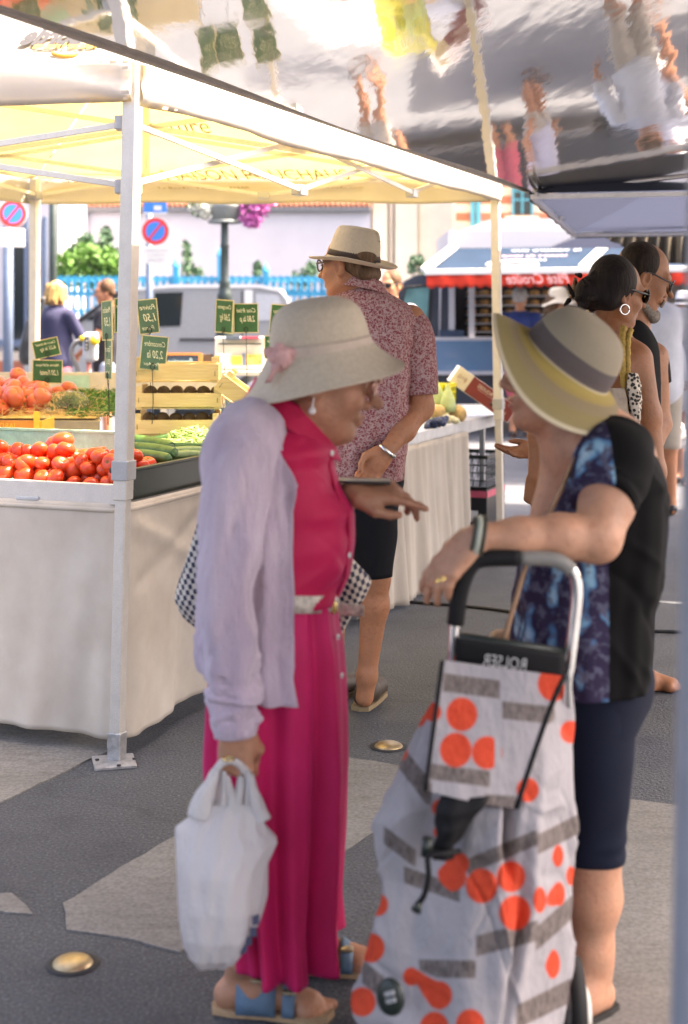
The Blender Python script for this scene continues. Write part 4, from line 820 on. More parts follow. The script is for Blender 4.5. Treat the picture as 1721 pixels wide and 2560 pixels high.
# shop front at the left edge
YS = 27.0; navy_f = simple('blue_grey_frame', (0.10, 0.14, 0.22), rough=.45); s1 = thing('shop_front', 'pale shop front with blue grey frames at the left edge', 'building', (xu(40, YS), YS, 0))
mk('wall', box(xu(-420, YS), xu(148, YS), YS, YS + 4, 0, 6), render_w, s1, smooth=False)
for a, b in ((-200, -60), (-30, 30), (36, 62), (74, 112)):
    q = mk('window', box(xu(a, YS), xu(b, YS), YS - .05, YS + .03, .5, 3.2), glass if a > -10 and a < 40 else render_w, s1, smooth=False)
for u in (-60, -30, 33, 68, 114): mk('mullion', box(xu(u - 4, YS), xu(u + 4, YS), YS - .12, YS + .01, 0, 3.4), navy_f, s1, smooth=False)
mk('sill_rail', box(xu(-200, YS), xu(114, YS), YS - .14, YS - .06, .95, 1.08), navy_f, s1, smooth=False); mk('brick_plinth', box(xu(-200, YS), xu(140, YS), YS - .2, YS - .13, 0, .85), brick.m, s1, smooth=False)
# ---------------------------------------------------------------- blue fence and shrubs
fence_b = simple('bright_blue_paint', (0.015, 0.27, 0.46), rough=.4, var=.15); YF = 25.0; ZF = zv(692, YF)
fe = thing('iron_fence', 'bright blue ornate iron fence along the white building', 'fence', (xu(440, YF), YF, 0)); x0, x1 = xu(135, YF), xu(925, YF); nb = 46
for z in (.18, .9, ZF - .32, ZF - .02): mk('rail', box(x0, x1, YF - .018, YF + .018, z - .02, z + .02), fence_b, fe, smooth=False)
for i in range(nb + 1): mk('fence_bar', box(x0 + (x1 - x0) * i / nb - .022, x0 + (x1 - x0) * i / nb + .022, YF - .012, YF + .012, 0.02, ZF + .02), fence_b, fe, smooth=False)
for i in range(nb):
    xm = x0 + (x1 - x0) * (i + .5) / nb; mk('scroll', tube([(xm + .052 * math.cos(a), YF, ZF - .17 + .12 * math.sin(a)) for a in np.linspace(0, 6.283, 13)], .024, 5), fence_b, fe)
    mk('scroll', tube([(xm + .05 * math.cos(a), YF, 1.35 + .3 * math.sin(a)) for a in np.linspace(0, 6.283, 11)], .02, 5), fence_b, fe)
for u, v in ((440, 648), (551, 622), (665, 660), (820, 650)): mk('fence_post', join(box(xu(u, YF) - .05, xu(u, YF) + .05, YF - .05, YF + .05, 0, zv(v + 18, YF)), revolve([(.07, 0), (.05, .06), (.002, .16)], (xu(u, YF), YF, zv(v + 18, YF)), N=8)), fence_b, fe, smooth=False)
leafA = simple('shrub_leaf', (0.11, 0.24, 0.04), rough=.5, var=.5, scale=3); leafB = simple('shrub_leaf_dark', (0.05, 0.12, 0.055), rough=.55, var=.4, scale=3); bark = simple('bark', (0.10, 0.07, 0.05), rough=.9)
def leaves(cs, n, size, elong=.5, seed=1):
    rg = np.random.RandomState(seed); V, Fc = [], []
    for i in range(n):
        c, r = cs[rg.randint(len(cs))]; q = unit(rg.normal(size=3)) * rg.rand() ** .45; p = np.asarray(c) + q * np.asarray(r); d = unit(rg.normal(size=3) + q); s = unit(np.cross(d, rg.normal(size=3))); k = size * rg.uniform(.6, 1.3); j = len(V); nn = np.cross(d, s) * k * .18
        V += [p - d * k * .5, p + s * k * elong * .5 + nn, p + d * k * .5, p - s * k * elong * .5 + nn]; Fc.append((j, j + 1, j + 2, j + 3))
    return np.array(V), Fc
def shrub(label, x, Y, cs, n, m, size, seed, grp='shrubs behind the blue fence'):
    t = thing('shrub', label, 'shrub', (x, Y, 0), grp); mk('foliage', leaves(cs, n, size, .55, seed), m, t, smooth=False)
    for c, r in cs[:5]: mk('stem', tube([(x + (c[0] - x) * .3, Y, 0), (x + (c[0] - x) * .7, Y, c[2] * .5), tuple(c)], [.03, .022, .006], 6, 3), bark, t)
YB_ = 25.9
def cl(*a): return [((xu(u, YB_), YB_ + dy, zv(v, YB_)), (ru / F * YB_, .4, rv / F * YB_)) for u, v, ru, rv, dy in a]
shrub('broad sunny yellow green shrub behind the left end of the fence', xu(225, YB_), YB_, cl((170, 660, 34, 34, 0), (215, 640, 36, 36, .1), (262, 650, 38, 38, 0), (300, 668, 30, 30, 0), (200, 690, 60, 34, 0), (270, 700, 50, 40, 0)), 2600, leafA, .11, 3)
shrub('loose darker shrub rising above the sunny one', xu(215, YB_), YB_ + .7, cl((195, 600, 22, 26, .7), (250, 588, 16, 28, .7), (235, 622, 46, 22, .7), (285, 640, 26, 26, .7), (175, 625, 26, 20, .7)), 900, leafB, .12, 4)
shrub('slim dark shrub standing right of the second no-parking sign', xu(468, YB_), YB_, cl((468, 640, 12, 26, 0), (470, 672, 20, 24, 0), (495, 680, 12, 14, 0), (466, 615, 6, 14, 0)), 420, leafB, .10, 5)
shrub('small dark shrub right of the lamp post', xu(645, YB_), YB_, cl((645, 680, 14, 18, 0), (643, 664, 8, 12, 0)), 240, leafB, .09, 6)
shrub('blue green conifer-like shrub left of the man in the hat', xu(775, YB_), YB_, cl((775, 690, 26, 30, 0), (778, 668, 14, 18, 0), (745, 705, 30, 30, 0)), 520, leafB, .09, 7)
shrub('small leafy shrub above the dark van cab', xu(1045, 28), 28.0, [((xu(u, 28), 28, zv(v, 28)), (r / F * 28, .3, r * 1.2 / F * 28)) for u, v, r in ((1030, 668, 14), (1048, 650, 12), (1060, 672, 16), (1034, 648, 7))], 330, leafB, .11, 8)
# ---------------------------------------------------------------- lamp post with flower baskets
iron = simple('dark_green_cast_iron', (0.035, 0.05, 0.045), rough=.4, var=.2, scale=12, metal=.2); YL = 17.5; xl = xu(562, YL)
lp = thing('lamp_post', 'dark cast iron lamp post carrying flower boxes', 'lamp post', (xl, YL, 0)); zz = lambda v: zv(v, YL)
mk('post', revolve([(.16, 0), (.16, .5), (.13, .6), (.11, zz(835)), (.10, zz(775)), (.115, zz(768)), (.09, zz(755)), (.085, zz(748)), (.10, zz(742)), (.075, zz(730)), (.065, zz(712)), (.075, zz(706)), (.055, zz(700)), (.05, zz(620)), (.06, zz(616)), (.048, zz(610)), (.046, zz(560)), (.045, 4.4)], (xl, YL, 0), N=24), iron, lp)
plant = simple('grey_planter', (0.20, 0.22, 0.21), rough=.6); mk('planter', revolve([(.02, zz(556)), (.16, zz(556)), (.20, zz(520)), (.22, zz(512)), (.19, zz(512))], (xl, YL, 0), N=20), plant, lp); mk('planter_rim', revolve([(.2, zz(558)), (.21, zz(554)), (.19, zz(551))], (xl, YL, 0), N=20), plant, lp)
fl_w = simple('white_petals', (0.74, 0.74, 0.66), rough=.7, var=.1); fl_p = simple('pink_petals', (0.56, 0.16, 0.42), rough=.7, var=.35, scale=20)
for nm, u, m, lab, sd in (('white', 505, fl_w, 'white', 1), ('pink', 632, fl_p, 'pink', 2)):
    f_ = mk('flower_cluster', leaves([((xu(u, YL), YL - .05, zz(530)), (.20, .16, .20)), ((xu(u + (18 if u > 600 else -8), YL), YL - .05, zz(508)), (.2, .16, .16)), ((xu(u, YL), YL - .1, zz(552)), (.12, .1, .10))] if u > 600 else [((xu(u, YL), YL - .05, zz(516)), (.18, .15, .15)), ((xu(u + 12, YL), YL - .08, zz(530)), (.10, .1, .10))], 900 if u > 600 else 420, .055, .9, sd), m, lp, smooth=False, label=lab + ' flowers hanging from the planter'); mk('leaves', leaves([((xu(u, YL), YL, zz(515)), (.2, .15, .16))], 160, .07, .5, sd + 5), leafA, f_, smooth=False)
# ---------------------------------------------------------------- no-parking signs
postm = simple('grey_blue_post', (0.12, 0.16, 0.23), rough=.45, var=.1, metal=.3); red_s = simple('sign_red', (0.55, 0.03, 0.03), rough=.35, var=0); blue_s = simple('sign_blue', (0.02, 0.17, 0.60), rough=.35, var=0); white_s = simple('sign_white', (0.58, 0.58, 0.56), rough=.4, var=.03)
def no_parking(label, up, us, vs, ru, rv, Y, plate, r, blue=None, yaw=0.0, vbot=930):
    ax = A3(math.cos(yaw), math.sin(yaw), 0); nn = A3(math.sin(yaw), -math.cos(yaw), 0); t = thing('no_parking_sign', label, 'road sign', (xu(up, Y), Y, 0)); mk('post', tube([(xu(up, Y), Y + .05, 0), (xu(up, Y), Y + .05, zv(500, Y))], r, 12), postm, t)
    c = P(us, vs, Y - r - .02); k = Y / F; rr = rv * k; ex = ru / rv
    def disc(r0, r1, off, m, nm, par): 
        th = np.linspace(0, 2 * np.pi, 41)[:-1]; V = np.vstack([[c + nn * off + ax * q * math.cos(a) + ZV * q * math.sin(a) for a in th] for q in (r0, r1)] + [[c + nn * (off - .006) + ax * q * math.cos(a) + ZV * q * math.sin(a) for a in th] for q in (r1, r0)]); Fc = [f for f in grid_faces(4, 40, True)] + [(120 + j, 120 + (j + 1) % 40, (j + 1) % 40, j) for j in range(40)]; return mk(nm, (V, Fc), m, par, smooth=False)
    pl = disc(.001, rr, 0.0, white_s, 'sign_plate', t); disc(rr * .66, rr * .93, .007, red_s, 'red_ring', pl); disc(.001, rr * .655, .0065, blue_s, 'blue_disc', pl)
    mk('red_bar', boxm(c + nn * .012, unit(ax * .62 + ZV * .78) * rr * .70, unit(-ax * .78 + ZV * .62) * rr * .085, nn * .002), red_s, pl, smooth=False)
    if plate:
        u0, u1, v0, v1 = plate; q = mk('text_plate', boxm(P((u0 + u1) / 2, (v0 + v1) / 2, Y - r - .02), ax * (u1 - u0) * k / 2, nn * .005, ZV * (v1 - v0) * k / 2, .003), white_s, t, smooth=False)
        ll = simple('sign_lettering', (0.35, 0.36, 0.40), rough=.6, var=0)
        for i, s in enumerate(('STATIONNEMENT', 'INTERDIT LE', 'MERCREDI')): mk('lettering', text(s, P((u0 + u1) / 2, v0 + (v1 - v0) * (.22 + .28 * i), Y - r - .032), -ax, ZV, (u1 - u0) * k * (.8 if i == 0 else .55), (v1 - v0) * k * .13), ll, q, smooth=False)
    if blue:
        u0, u1, v0, v1 = blue; q = mk('blue_plate', boxm(P((u0 + u1) / 2, (v0 + v1) / 2, Y - r - .02), ax * (u1 - u0) * k / 2, nn * .005, ZV * (v1 - v0) * k / 2, .003), blue_s, t, smooth=False); mk('white_mark', boxm(P((u0 + u1) / 2 + 6, (v0 + v1) / 2 + 4, Y - r - .032), ax * .05, nn * .002, ZV * .03), white_s, q, smooth=False)
        mk('white_border', boxm(P((u0 + u1) / 2, v1 + 1, Y - r - .02), ax * (u1 - u0) * k / 2, nn * .0055, ZV * .01), white_s, q, smooth=False)
no_parking('no-parking sign on a thick post at the left edge', 18, 32, 534, 27, 36, 17.0, (4, 62, 571, 617), .062, None, .35)
no_parking('no-parking sign with a blue plate above, right of the near tent leg', 372, 389, 578, 33, 36, 19.0, (352, 427, 617, 659), .045, (360, 417, 500, 532))
mk('street_pole', tube([(xu(133, 20), 20, 0), (xu(133, 20), 20, 4.5)], .055, 12), iron, label='plain dark green pole left of the sunny shrub', cat='pole')
# ---------------------------------------------------------------- grey van
YV = 21.5; vang = simple('silver_grey_paint', (0.30, 0.31, 0.32), rough=.3, var=.05, metal=.4); vanw = simple('white_van_paint', (0.62, 0.62, 0.62), rough=.3, var=.03); tyre = simple('tyre_rubber', (0.02, 0.02, 0.02), rough=.8); rim_m = simple('wheel_rim', (0.4, 0.4, 0.4), rough=.3, metal=.8)
def extrude_side(prof, Y0, Y1, bulge=.0):
    n = len(prof); V = [(x, Y0, z) for x, z in prof] + [(x, Y1, z) for x, z in prof]; return np.array(V), [tuple(range(n)), tuple(range(n, 2 * n))[::-1]] + [((i + 1) % n, i, i + n, (i + 1) % n + n) for i in range(n)]
van = thing('parked_van', 'silver grey van with pale roof parked in front of the blue fence', 'van', (xu(470, YV), YV + .9, 0)); X = lambda u: xu(u, YV); Z = lambda v: zv(v, YV)
prof = [(X(60), .35), (X(60), Z(870)), (X(95), Z(835)), (X(200), Z(805)), (X(300), Z(738)), (X(330), Z(724)), (X(430), Z(717)), (X(650), Z(717)), (X(700), Z(727)), (X(716), Z(748)), (X(728), Z(800)), (X(735), Z(880)), (X(735), .4)]
mk('body', extrude_side(prof[::-1], YV, YV + 1.9), vang, van, smooth=False)
mk('roof', extrude_side([(X(326), Z(727)), (X(430), Z(719.5)), (X(650), Z(719.5)), (X(702), Z(731)), (X(700), Z(722)), (X(650), Z(711)), (X(430), Z(711)), (X(318), Z(724))], YV - .02, YV + 1.92), vanw, van, smooth=False)
wglass = simple('dark_van_glass', (0.015, 0.022, 0.025), rough=.08, var=0)
for poly_ in ([(388, 732), (458, 730), (452, 815), (384, 817)], [(215, 800), (300, 745), (325, 740), (322, 806)], [(640, 735), (695, 737), (712, 800), (640, 802)]): mk('window', extrude_side([(X(u), Z(v)) for u, v in poly_][::-1], YV - .015, YV + .01), wglass if poly_[0][0] != 640 else simple('pale_van_glass', (0.40, 0.42, 0.45), rough=.2, var=.05), van, smooth=False)
mk('pillar_trim', tube([(X(185), YV - .03, Z(812)), (X(240), YV - .03, Z(772)), (X(300), YV - .03, Z(732)), (X(330), YV - .03, Z(722))], .035, 8, 3), simple('black_trim', (0.012, 0.012, 0.014), rough=.5), van)
mk('side_trim', box(X(450), X(560), YV - .03, YV + .01, Z(852), Z(846)), simple('black_trim', (0.012,) * 3), van, smooth=False); mk('door_gap', box(X(604), X(607), YV - .012, YV + .01, Z(860), Z(728)), tyre, van, smooth=False); mk('door_post', box(X(612), X(632), YV - .02, YV + .01, Z(810), Z(725)), vanw, van, smooth=False)
mk('mirror', boxm((X(330), YV - .15, Z(800)), (.09, 0, 0), (0, .07, 0), (0, 0, .12), .03), vang, van)
for u in (170, 640):
    w_ = mk('wheel', tube([(X(u), YV - .03, .33), (X(u), YV + .2, .33)], .33, 28), tyre, van); mk('rim', tube([(X(u), YV - .04, .33), (X(u), YV - .02, .33)], .2, 20), rim_m, w_)
# ---------------------------------------------------------------- charging post, chalkboard, display case behind the stall
mt = thing('charging_post', 'grey white charging post with yellow knob and curved hose', 'charging post', (xu(225, 10), 10, 0)); Y_ = 10.0
mk('head', boxm(P(225, 868, Y_), A3(.048, 0, 0), A3(0, .05, 0), A3(0, 0, .105), .03), simple('light_grey_casing', (0.46, 0.48, 0.52), rough=.4, var=.04), mt); mk('display', boxm(P(217, 858, Y_ - .056), A3(.014, 0, 0), A3(0, .003, 0), A3(0, 0, .05), .004), blk_card, mt)
for z in (842, 852, 862, 871): mk('icon', boxm(P(217, z, Y_ - .061), A3(.006, 0, 0), A3(0, .001, 0), A3(0, 0, .007)), white_s, mt, smooth=False)
mk('side_shell', boxm(P(238, 866, Y_ - .01), A3(.016, 0, 0), A3(0, .05, 0), A3(0, 0, .10), .012), white_s, mt); ykn = simple('yellow_knob', (0.78, 0.55, 0.02), rough=.4)
mk('knob', tube([P(237, 852, Y_ - .05), P(237, 852, Y_ - .09)], [.032, .026], 16), ykn, mt); mk('knob', tube([P(207, 846, Y_ - .03), P(203, 846, Y_ - .05)], [.02, .018], 14), ykn, mt)
mk('stem', tube([A3(xu(222, Y_), Y_, 0), P(222, 905, Y_)], [.02, .018], 10), simple('salmon_paint', (0.55, 0.22, 0.18), rough=.5), mt)
mk('hose', tube([P(206, 852, Y_), P(190, 856, Y_), P(180, 872, Y_), P(182, 895, Y_), P(195, 925, Y_), P(200, 985, Y_), A3(xu(205, Y_), Y_, .02)], .018, 10, 6), simple('grey_hose', (0.16, 0.16, 0.17), rough=.4), mt)
tb_ = thing('back_table', 'narrow table behind the stall carrying chalkboard and display case', 'table', (xu(540, 9.6), 9.6, 0)); zt_ = zv(926, 9.6)
mk('table_top', box(xu(405, 9.6), xu(740, 9.6), 9.45, 9.95, zt_ - .03, zt_ - .002), wood_top, tb_, smooth=False)
for x in (xu(415, 9.6), xu(730, 9.6)):
    for y in (9.5, 9.9): mk('leg', box(x - .02, x + .02, y - .02, y + .02, 0, zt_ - .03), wood_top, tb_, smooth=False)
cb = thing('chalkboard', 'small chalkboard in an orange wooden frame behind the crates', 'chalkboard', P(455, 926, 9.6)); Y_ = 9.58
mk('board', boxm(P(455, 903, Y_), A3(.115, 0, 0), A3(0, .006, 0), A3(0, 0, .058)), simple('slate_blue', (0.022, 0.045, 0.09), rough=.6), cb, smooth=False); ofr = simple('orange_wood', (0.62, 0.23, 0.06), rough=.55)
for a in ((408, 506, 882, 888), (408, 506, 920, 926), (408, 415, 888, 920), (497, 507, 888, 920)): mk('frame', boxm(P((a[0] + a[1]) / 2, (a[2] + a[3]) / 2, Y_ - .012), A3((a[1] - a[0]) / 2 / F * Y_, 0, 0), A3(0, .009, 0), A3(0, 0, (a[3] - a[2]) / 2 / F * Y_)), ofr, cb, smooth=False)
mk('lettering', text('Promotion', P(452, 904, Y_ - .009), A3(-1, 0, 0), ZV, .17, .045, .4), simple('pale_blue_chalk', (0.45, 0.68, 0.72), rough=.8, var=.1), cb, smooth=False)
mk('wooden_case', boxm(P(520, 905, 9.7), A3(.032, 0, 0), A3(0, .06, 0), A3(0, 0, .055), .004), simple('dark_wood', (0.10, 0.06, 0.035), rough=.6), smooth=False, label='small dark wooden case beside the chalkboard', cat='case')
dc = thing('display_case', 'white display case with coloured pictures behind the stall', 'display case', P(600, 925, 9.65)); Y_ = 9.6
mk('case_body', boxm(P(610, 883, Y_ + .1), A3(.19, 0, 0), A3(0, .09, 0), A3(0, 0, .113), .008), white_s, dc, smooth=False)
for (u0, u1, v0, v1), m in zip(((546, 655, 858, 861), (542, 575, 884, 914), (580, 606, 890, 912), (616, 655, 886, 912), (565, 600, 841, 848), (604, 648, 841, 847), (606, 615, 884, 914)), (iron, white_card, ypl, simple('picture_gold', (0.55, 0.33, 0.08), rough=.6, var=.6, scale=40), postm, pink_card, navy_f)):
    mk('printed_panel', boxm(P((u0 + u1) / 2, (v0 + v1) / 2, Y_ - .0), A3((u1 - u0) / 2 / F * Y_, 0, 0), A3(0, .012, 0), A3(0, 0, (v1 - v0) / 2 / F * Y_)), m, dc, smooth=False)
# ---------------------------------------------------------------- food truck
YT = 18.8; tk = thing('food_truck', 'dark blue and white food truck with open side counter', 'truck', (xu(1300, YT), YT + 1, 0)); X = lambda u: xu(u, YT); Z = lambda v: zv(v, YT)
navy_p = simple('dark_blue_paint', (0.025, 0.035, 0.055), rough=.3, var=.1); wh = simple('truck_white', (0.50, 0.49, 0.51), rough=.35, var=.03)
mk('cab', extrude_side([(X(940), .4), (X(935), Z(850)), (X(960), Z(790)), (X(985), Z(745)), (X(1012), Z(702)), (X(1040), Z(688)), (X(1120), Z(684)), (X(1120), .4)][::-1], YT - .1, YT + 1.9), navy_p, tk, smooth=False)
mk('cab_window', extrude_side([(X(1000), Z(795)), (X(1016), Z(722)), (X(1072), Z(718)), (X(1068), Z(797))][::-1], YT - .125, YT - .08), simple('teal_glass', (0.10, 0.22, 0.22), rough=.08, var=.5, scale=2), tk, smooth=False); mk('window_frame', tube([(X(u), YT - .12, Z(v)) for u, v in ((996, 800), (1012, 718), (1078, 712), (1072, 800), (996, 800))], .02, 6), simple('black_trim', (.012,) * 3), tk)
mk('door_line', tube([(X(u), YT - .115, Z(v)) for u, v in ((1098, 845), (1100, 720), (1112, 712))], .015, 6), wh, tk)
mk('box_roof', box(X(1118), X(1900), YT - .25, YT + 2.1, Z(622), Z(578)), wh, tk, smooth=False); mk('roof_hatch', extrude_side([(X(1150), Z(578)), (X(1230), Z(548)), (X(1420), Z(548)), (X(1500), Z(578))][::-1], YT - .1, YT + 1.5), wh, tk, smooth=False)
mk('back_wall', box(X(1120), X(1900), YT + 1.6, YT + 1.9, .4, Z(622)), simple('truck_interior', (0.06, 0.05, 0.045), rough=.7), tk, smooth=False); mk('lower_panel', box(X(1060), X(1900), YT - .3, YT + .4, .35, Z(930)), navy_p, tk, smooth=False)
mk('counter_edge', box(X(1065), X(1900), YT - .42, YT + .4, Z(934), Z(925)), wh, tk, smooth=False); mk('case_top', box(X(1065), X(1900), YT - .40, YT + .1, Z(850), Z(842)), wh, tk, smooth=False)
M = Mat('showcase_glass'); M.color((0.16, 0.30, 0.48)); M.set(Roughness=.06); M.b.inputs['Alpha'].default_value = .55; mk('case_glass', box(X(1066), X(1900), YT - .40, YT - .385, Z(925), Z(850)), M.m, tk, smooth=False)
fd = simple('food_rows', (0.30, 0.18, 0.10), rough=.7, var=.8, scale=9)
for i in range(14):
    for k in range(2): mk('food_tray', boxm((X(1080) + i * .24, YT - .15, Z(918 - 32 * k)), (.095, 0, 0), (0, .14, 0), (0, 0, .035), .01), (fd, white_card, simple('blue_tray', (.05, .14, .35), rough=.4), pinkc)[(i + k * 2) % 4], tk, smooth=False)
for u in (1127, 1176, 1450): mk('upright', box(X(u - 8), X(u + 6), YT - .3, YT - .2, Z(842), Z(640)), wh, tk, smooth=False)
breadm = simple('bread_crust', (0.50, 0.27, 0.09), rough=.7, var=.3, scale=10)
for v in (735, 760, 785, 808, 830):
    mk('shelf', box(X(1185), X(1520), YT + .9, YT + 1.3, Z(v + 3), Z(v)), alu, tk, smooth=False)
    for i in range(10): mk('loaf', blobm((X(1196) + i * .175, YT + .98, Z(v) + .035), (.075, .1, .04), i, .1, 2), breadm, tk)
mk('menu_board', boxm((X(1125), YT - .35, Z(836)), (.16, 0, 0), (0, .01, 0), (0, 0, .06)), simple('slate_blue', (.02, .04, .09)), tk, smooth=False)
for u in (1000, 1600):
    w_ = mk('wheel', tube([(X(u), YT - .15, .36), (X(u), YT + .1, .36)], .36, 24), tyre, tk); mk('rim', tube([(X(u), YT - .16, .36), (X(u), YT - .14, .36)], .2, 18), rim_m, w_)
# its awning
tka = thing('truck_awning', 'blue awning with red scalloped edge on the food truck', 'awning', (xu(1300, 17), 17.2, 0)); Ya, Yb = 17.0, 18.5
bl_can = simple('blue_canvas', (0.012, 0.026, 0.05), rough=.9, var=.12, scale=3, spec=.1); rd_can = cloth('red_canvas', (0.66, 0.055, 0.03), trans=.25, tcol=(.75, .08, .04)); p0, p1, p2, p3 = P(1066, 678, Ya), P(1900, 668, Ya), P(1900, 608, Yb), P(1140, 622, Yb)
def aw_pt(s, t): a = p0 + (p1 - p0) * s; b = p3 + (p2 - p3) * s; return a + (b - a) * t
mk('canvas', sheet(lambda s, t: aw_pt(s, t) + A3(0, 0, -.03 * math.sin(math.pi * t)), 20, 6, .006), bl_can, tka, smooth=False); mk('front_bar', bar(p0 + A3(-.03, -.04, -.015), p1 + A3(0, -.04, -.015), .06, .07, bev=.01), white_s, tka, smooth=False); mk('side_arm', bar(p0 + A3(-.02, 0, .02), p3 + A3(-.02, 0, .03), .10, .05), white_s, tka, smooth=False); mk('cross_arm', bar(aw_pt(.47, 0) + A3(0, 0, .03), aw_pt(.50, 1) + A3(0, 0, .04), .10, .05), white_s, tka, smooth=False)
sc_n = 34
def scal(s, t): q = (s * sc_n) % 1.0; return p0 + (p1 - p0) * s + A3(0, -.05 + .012 * math.sin(s * 90), -.05 - t * (.125 + .035 * abs(math.sin(math.pi * s * sc_n))))
mk('scalloped_edge', sheet(scal, sc_n * 6 + 1, 4, .003), rd_can, tka); axA = unit(p1 - p0); ayA = unit(aw_pt(0.3, 1) - aw_pt(.3, 0)); nnA = unit(np.cross(axA, ayA)); nnA = nnA if nnA[2] > 0 else -nnA; pink_t = simple('pale_pink_print', (.78, .50, .48), rough=.7, var=0)
mk('lettering', text('Pâté Croûte', P(1345, 694, Ya - .07) + A3(0, 0, -.01), -axA, ZV, .75, .12, .35), pink_t, tka, smooth=False)
for s, a, t, w, h, m in (('la voiture aux', .31, .80, 0.9, .16, white_s), ('saveurs du terroir', .28, .55, 0.9, .11, pink_t), ('traiteur', .27, .36, 0.55, .10, white_s)): mk('lettering', text(s, aw_pt(a, t) + nnA * .02, -axA, ayA, w, h, .2), m, tka, smooth=False)
mk('printed_oval', tube([aw_pt(.245 + .075 * math.cos(a), .17 + .11 * math.sin(a)) + nnA * .012 for a in np.linspace(0, 6.283, 25)], .03, 5), white_s, tka)
# ---------------------------------------------------------------- dark blue tent at the right
dkb = cloth('dark_blue_tent_fabric', (0.028, 0.033, 0.050), trans=.35, tcol=(.055, .065, .105), rough=.6, weave=300); n0 = A3(1.04, 7.85, 2.15); n1 = A3(1.86, 11.45, 2.15); ex = unit(A3((n1 - n0)[1], -(n1 - n0)[0], 0)); wd_ = 3.0; top = (n0 + n1) / 2 + ex * 1.5 + A3(0, 0, .75)
bt = thing('market_tent', 'dark blue pop-up tent at the right edge, seen from below', 'tent', ((n0 + n1 + 3 * ex) / 2 * A3(1, 1, 0))); cs = [n0, n1, n1 + ex * wd_, n0 + ex * wd_]
for i in range(4):
    a, b = cs[i], cs[(i + 1) % 4]; mk('roof_panel', sheet(lambda s, t: (a + (b - a) * s) * (1 - t) + top * t + A3(0, 0, -.05 * math.sin(math.pi * t)), 14, 10), dkb, bt); o_ = unit(np.cross(b - a, ZV)); o_ = o_ if np.dot(o_, (a + b) / 2 - top) > 0 else -o_
    if i != 3: mk('valance', sheet(lambda s, t: a + (b - a) * s + o_ * (.015 + .006 * math.sin(s * 40)) + A3(0, 0, .02 - .06 * t), 40, 3, .002), dkb, bt)
    mk('edge_tube', bar(a - A3(0, 0, .02), b - A3(0, 0, .02), .025), alu, bt, smooth=False)
for a, b in ((n1, n1 + ex * 1.5), (n1 + ex * 1.5, n1 + ex * 3), (n1, (n0 + n1) / 2), ((n0 + n1) / 2, n0)): mk('truss_bar', bar(a + A3(0, 0, -.02), b + A3(0, -.1, .26), .014, .03), alu, bt, smooth=False); mk('truss_bar', bar(a + A3(0, -.03, .26), b + A3(0, -.13, -.02), .014, .03), alu, bt, smooth=False)
for c in (n1 + ex * wd_, n0 + ex * wd_): mk('leg', box(c[0] - .02, c[0] + .02, c[1] - .02, c[1] + .02, 0, 2.15), alu, bt, smooth=False)
mk('leg', box(n1[0] + ex[0] * 2 - .02, n1[0] + ex[0] * 2 + .02, n1[1] + ex[1] * 2 + .1, n1[1] + ex[1] * 2 + .14, 0, 2.15), alu, bt, smooth=False)
frm = Mat('dark_brown_drape'); frm.color(frm.ramp(frm.noise(14, 4, frm.coord(scale=(1, 1, .06))), [(.4, (.02, .017, .014)), (.62, (.09, .07, .045)), (.75, (.25, .19, .11))])); frm.set(Roughness=.9)
Yd = 12.6; mk('drape', sheet(lambda s, t: P(1500 + 330 * s, 578 + (74 * min(1, s * 1.9 + .15)) * t + 12 * s, Yd) + A3(0, .05 * math.sin(s * 70 + t), 0), 120, 8, .004), frm.m, label='dark brown gathered drape hanging under the far edge of the blue tent', cat='drape')
nt2 = thing('market_tent', 'second dark tent behind the blue one at the right edge', 'tent', (3.6, 14.5, 0)); q0, q1 = A3(xu(1490, 12.7), 12.7, zv(578, 12.7)), A3(6.2, 12.7, zv(578, 12.7)); tp2 = A3(4.2, 14.3, 3.2)
for a, b in ((q0, q1), (q1, q1 + A3(0, 3, 0)), (q1 + A3(0, 3, 0), q0 + A3(0, 3, 0)), (q0 + A3(0, 3, 0), q0)): mk('roof_panel', sheet(lambda s, t: (a + (b - a) * s) * (1 - t) + tp2 * t, 8, 5), dkb, nt2)
for c in (q1, q1 + A3(0, 3, 0), q0 + A3(2.4, 3, 0)): mk('leg', box(c[0] - .02, c[0] + .02, c[1] - .02, c[1] + .02, 0, c[2]), alu, nt2, smooth=False)
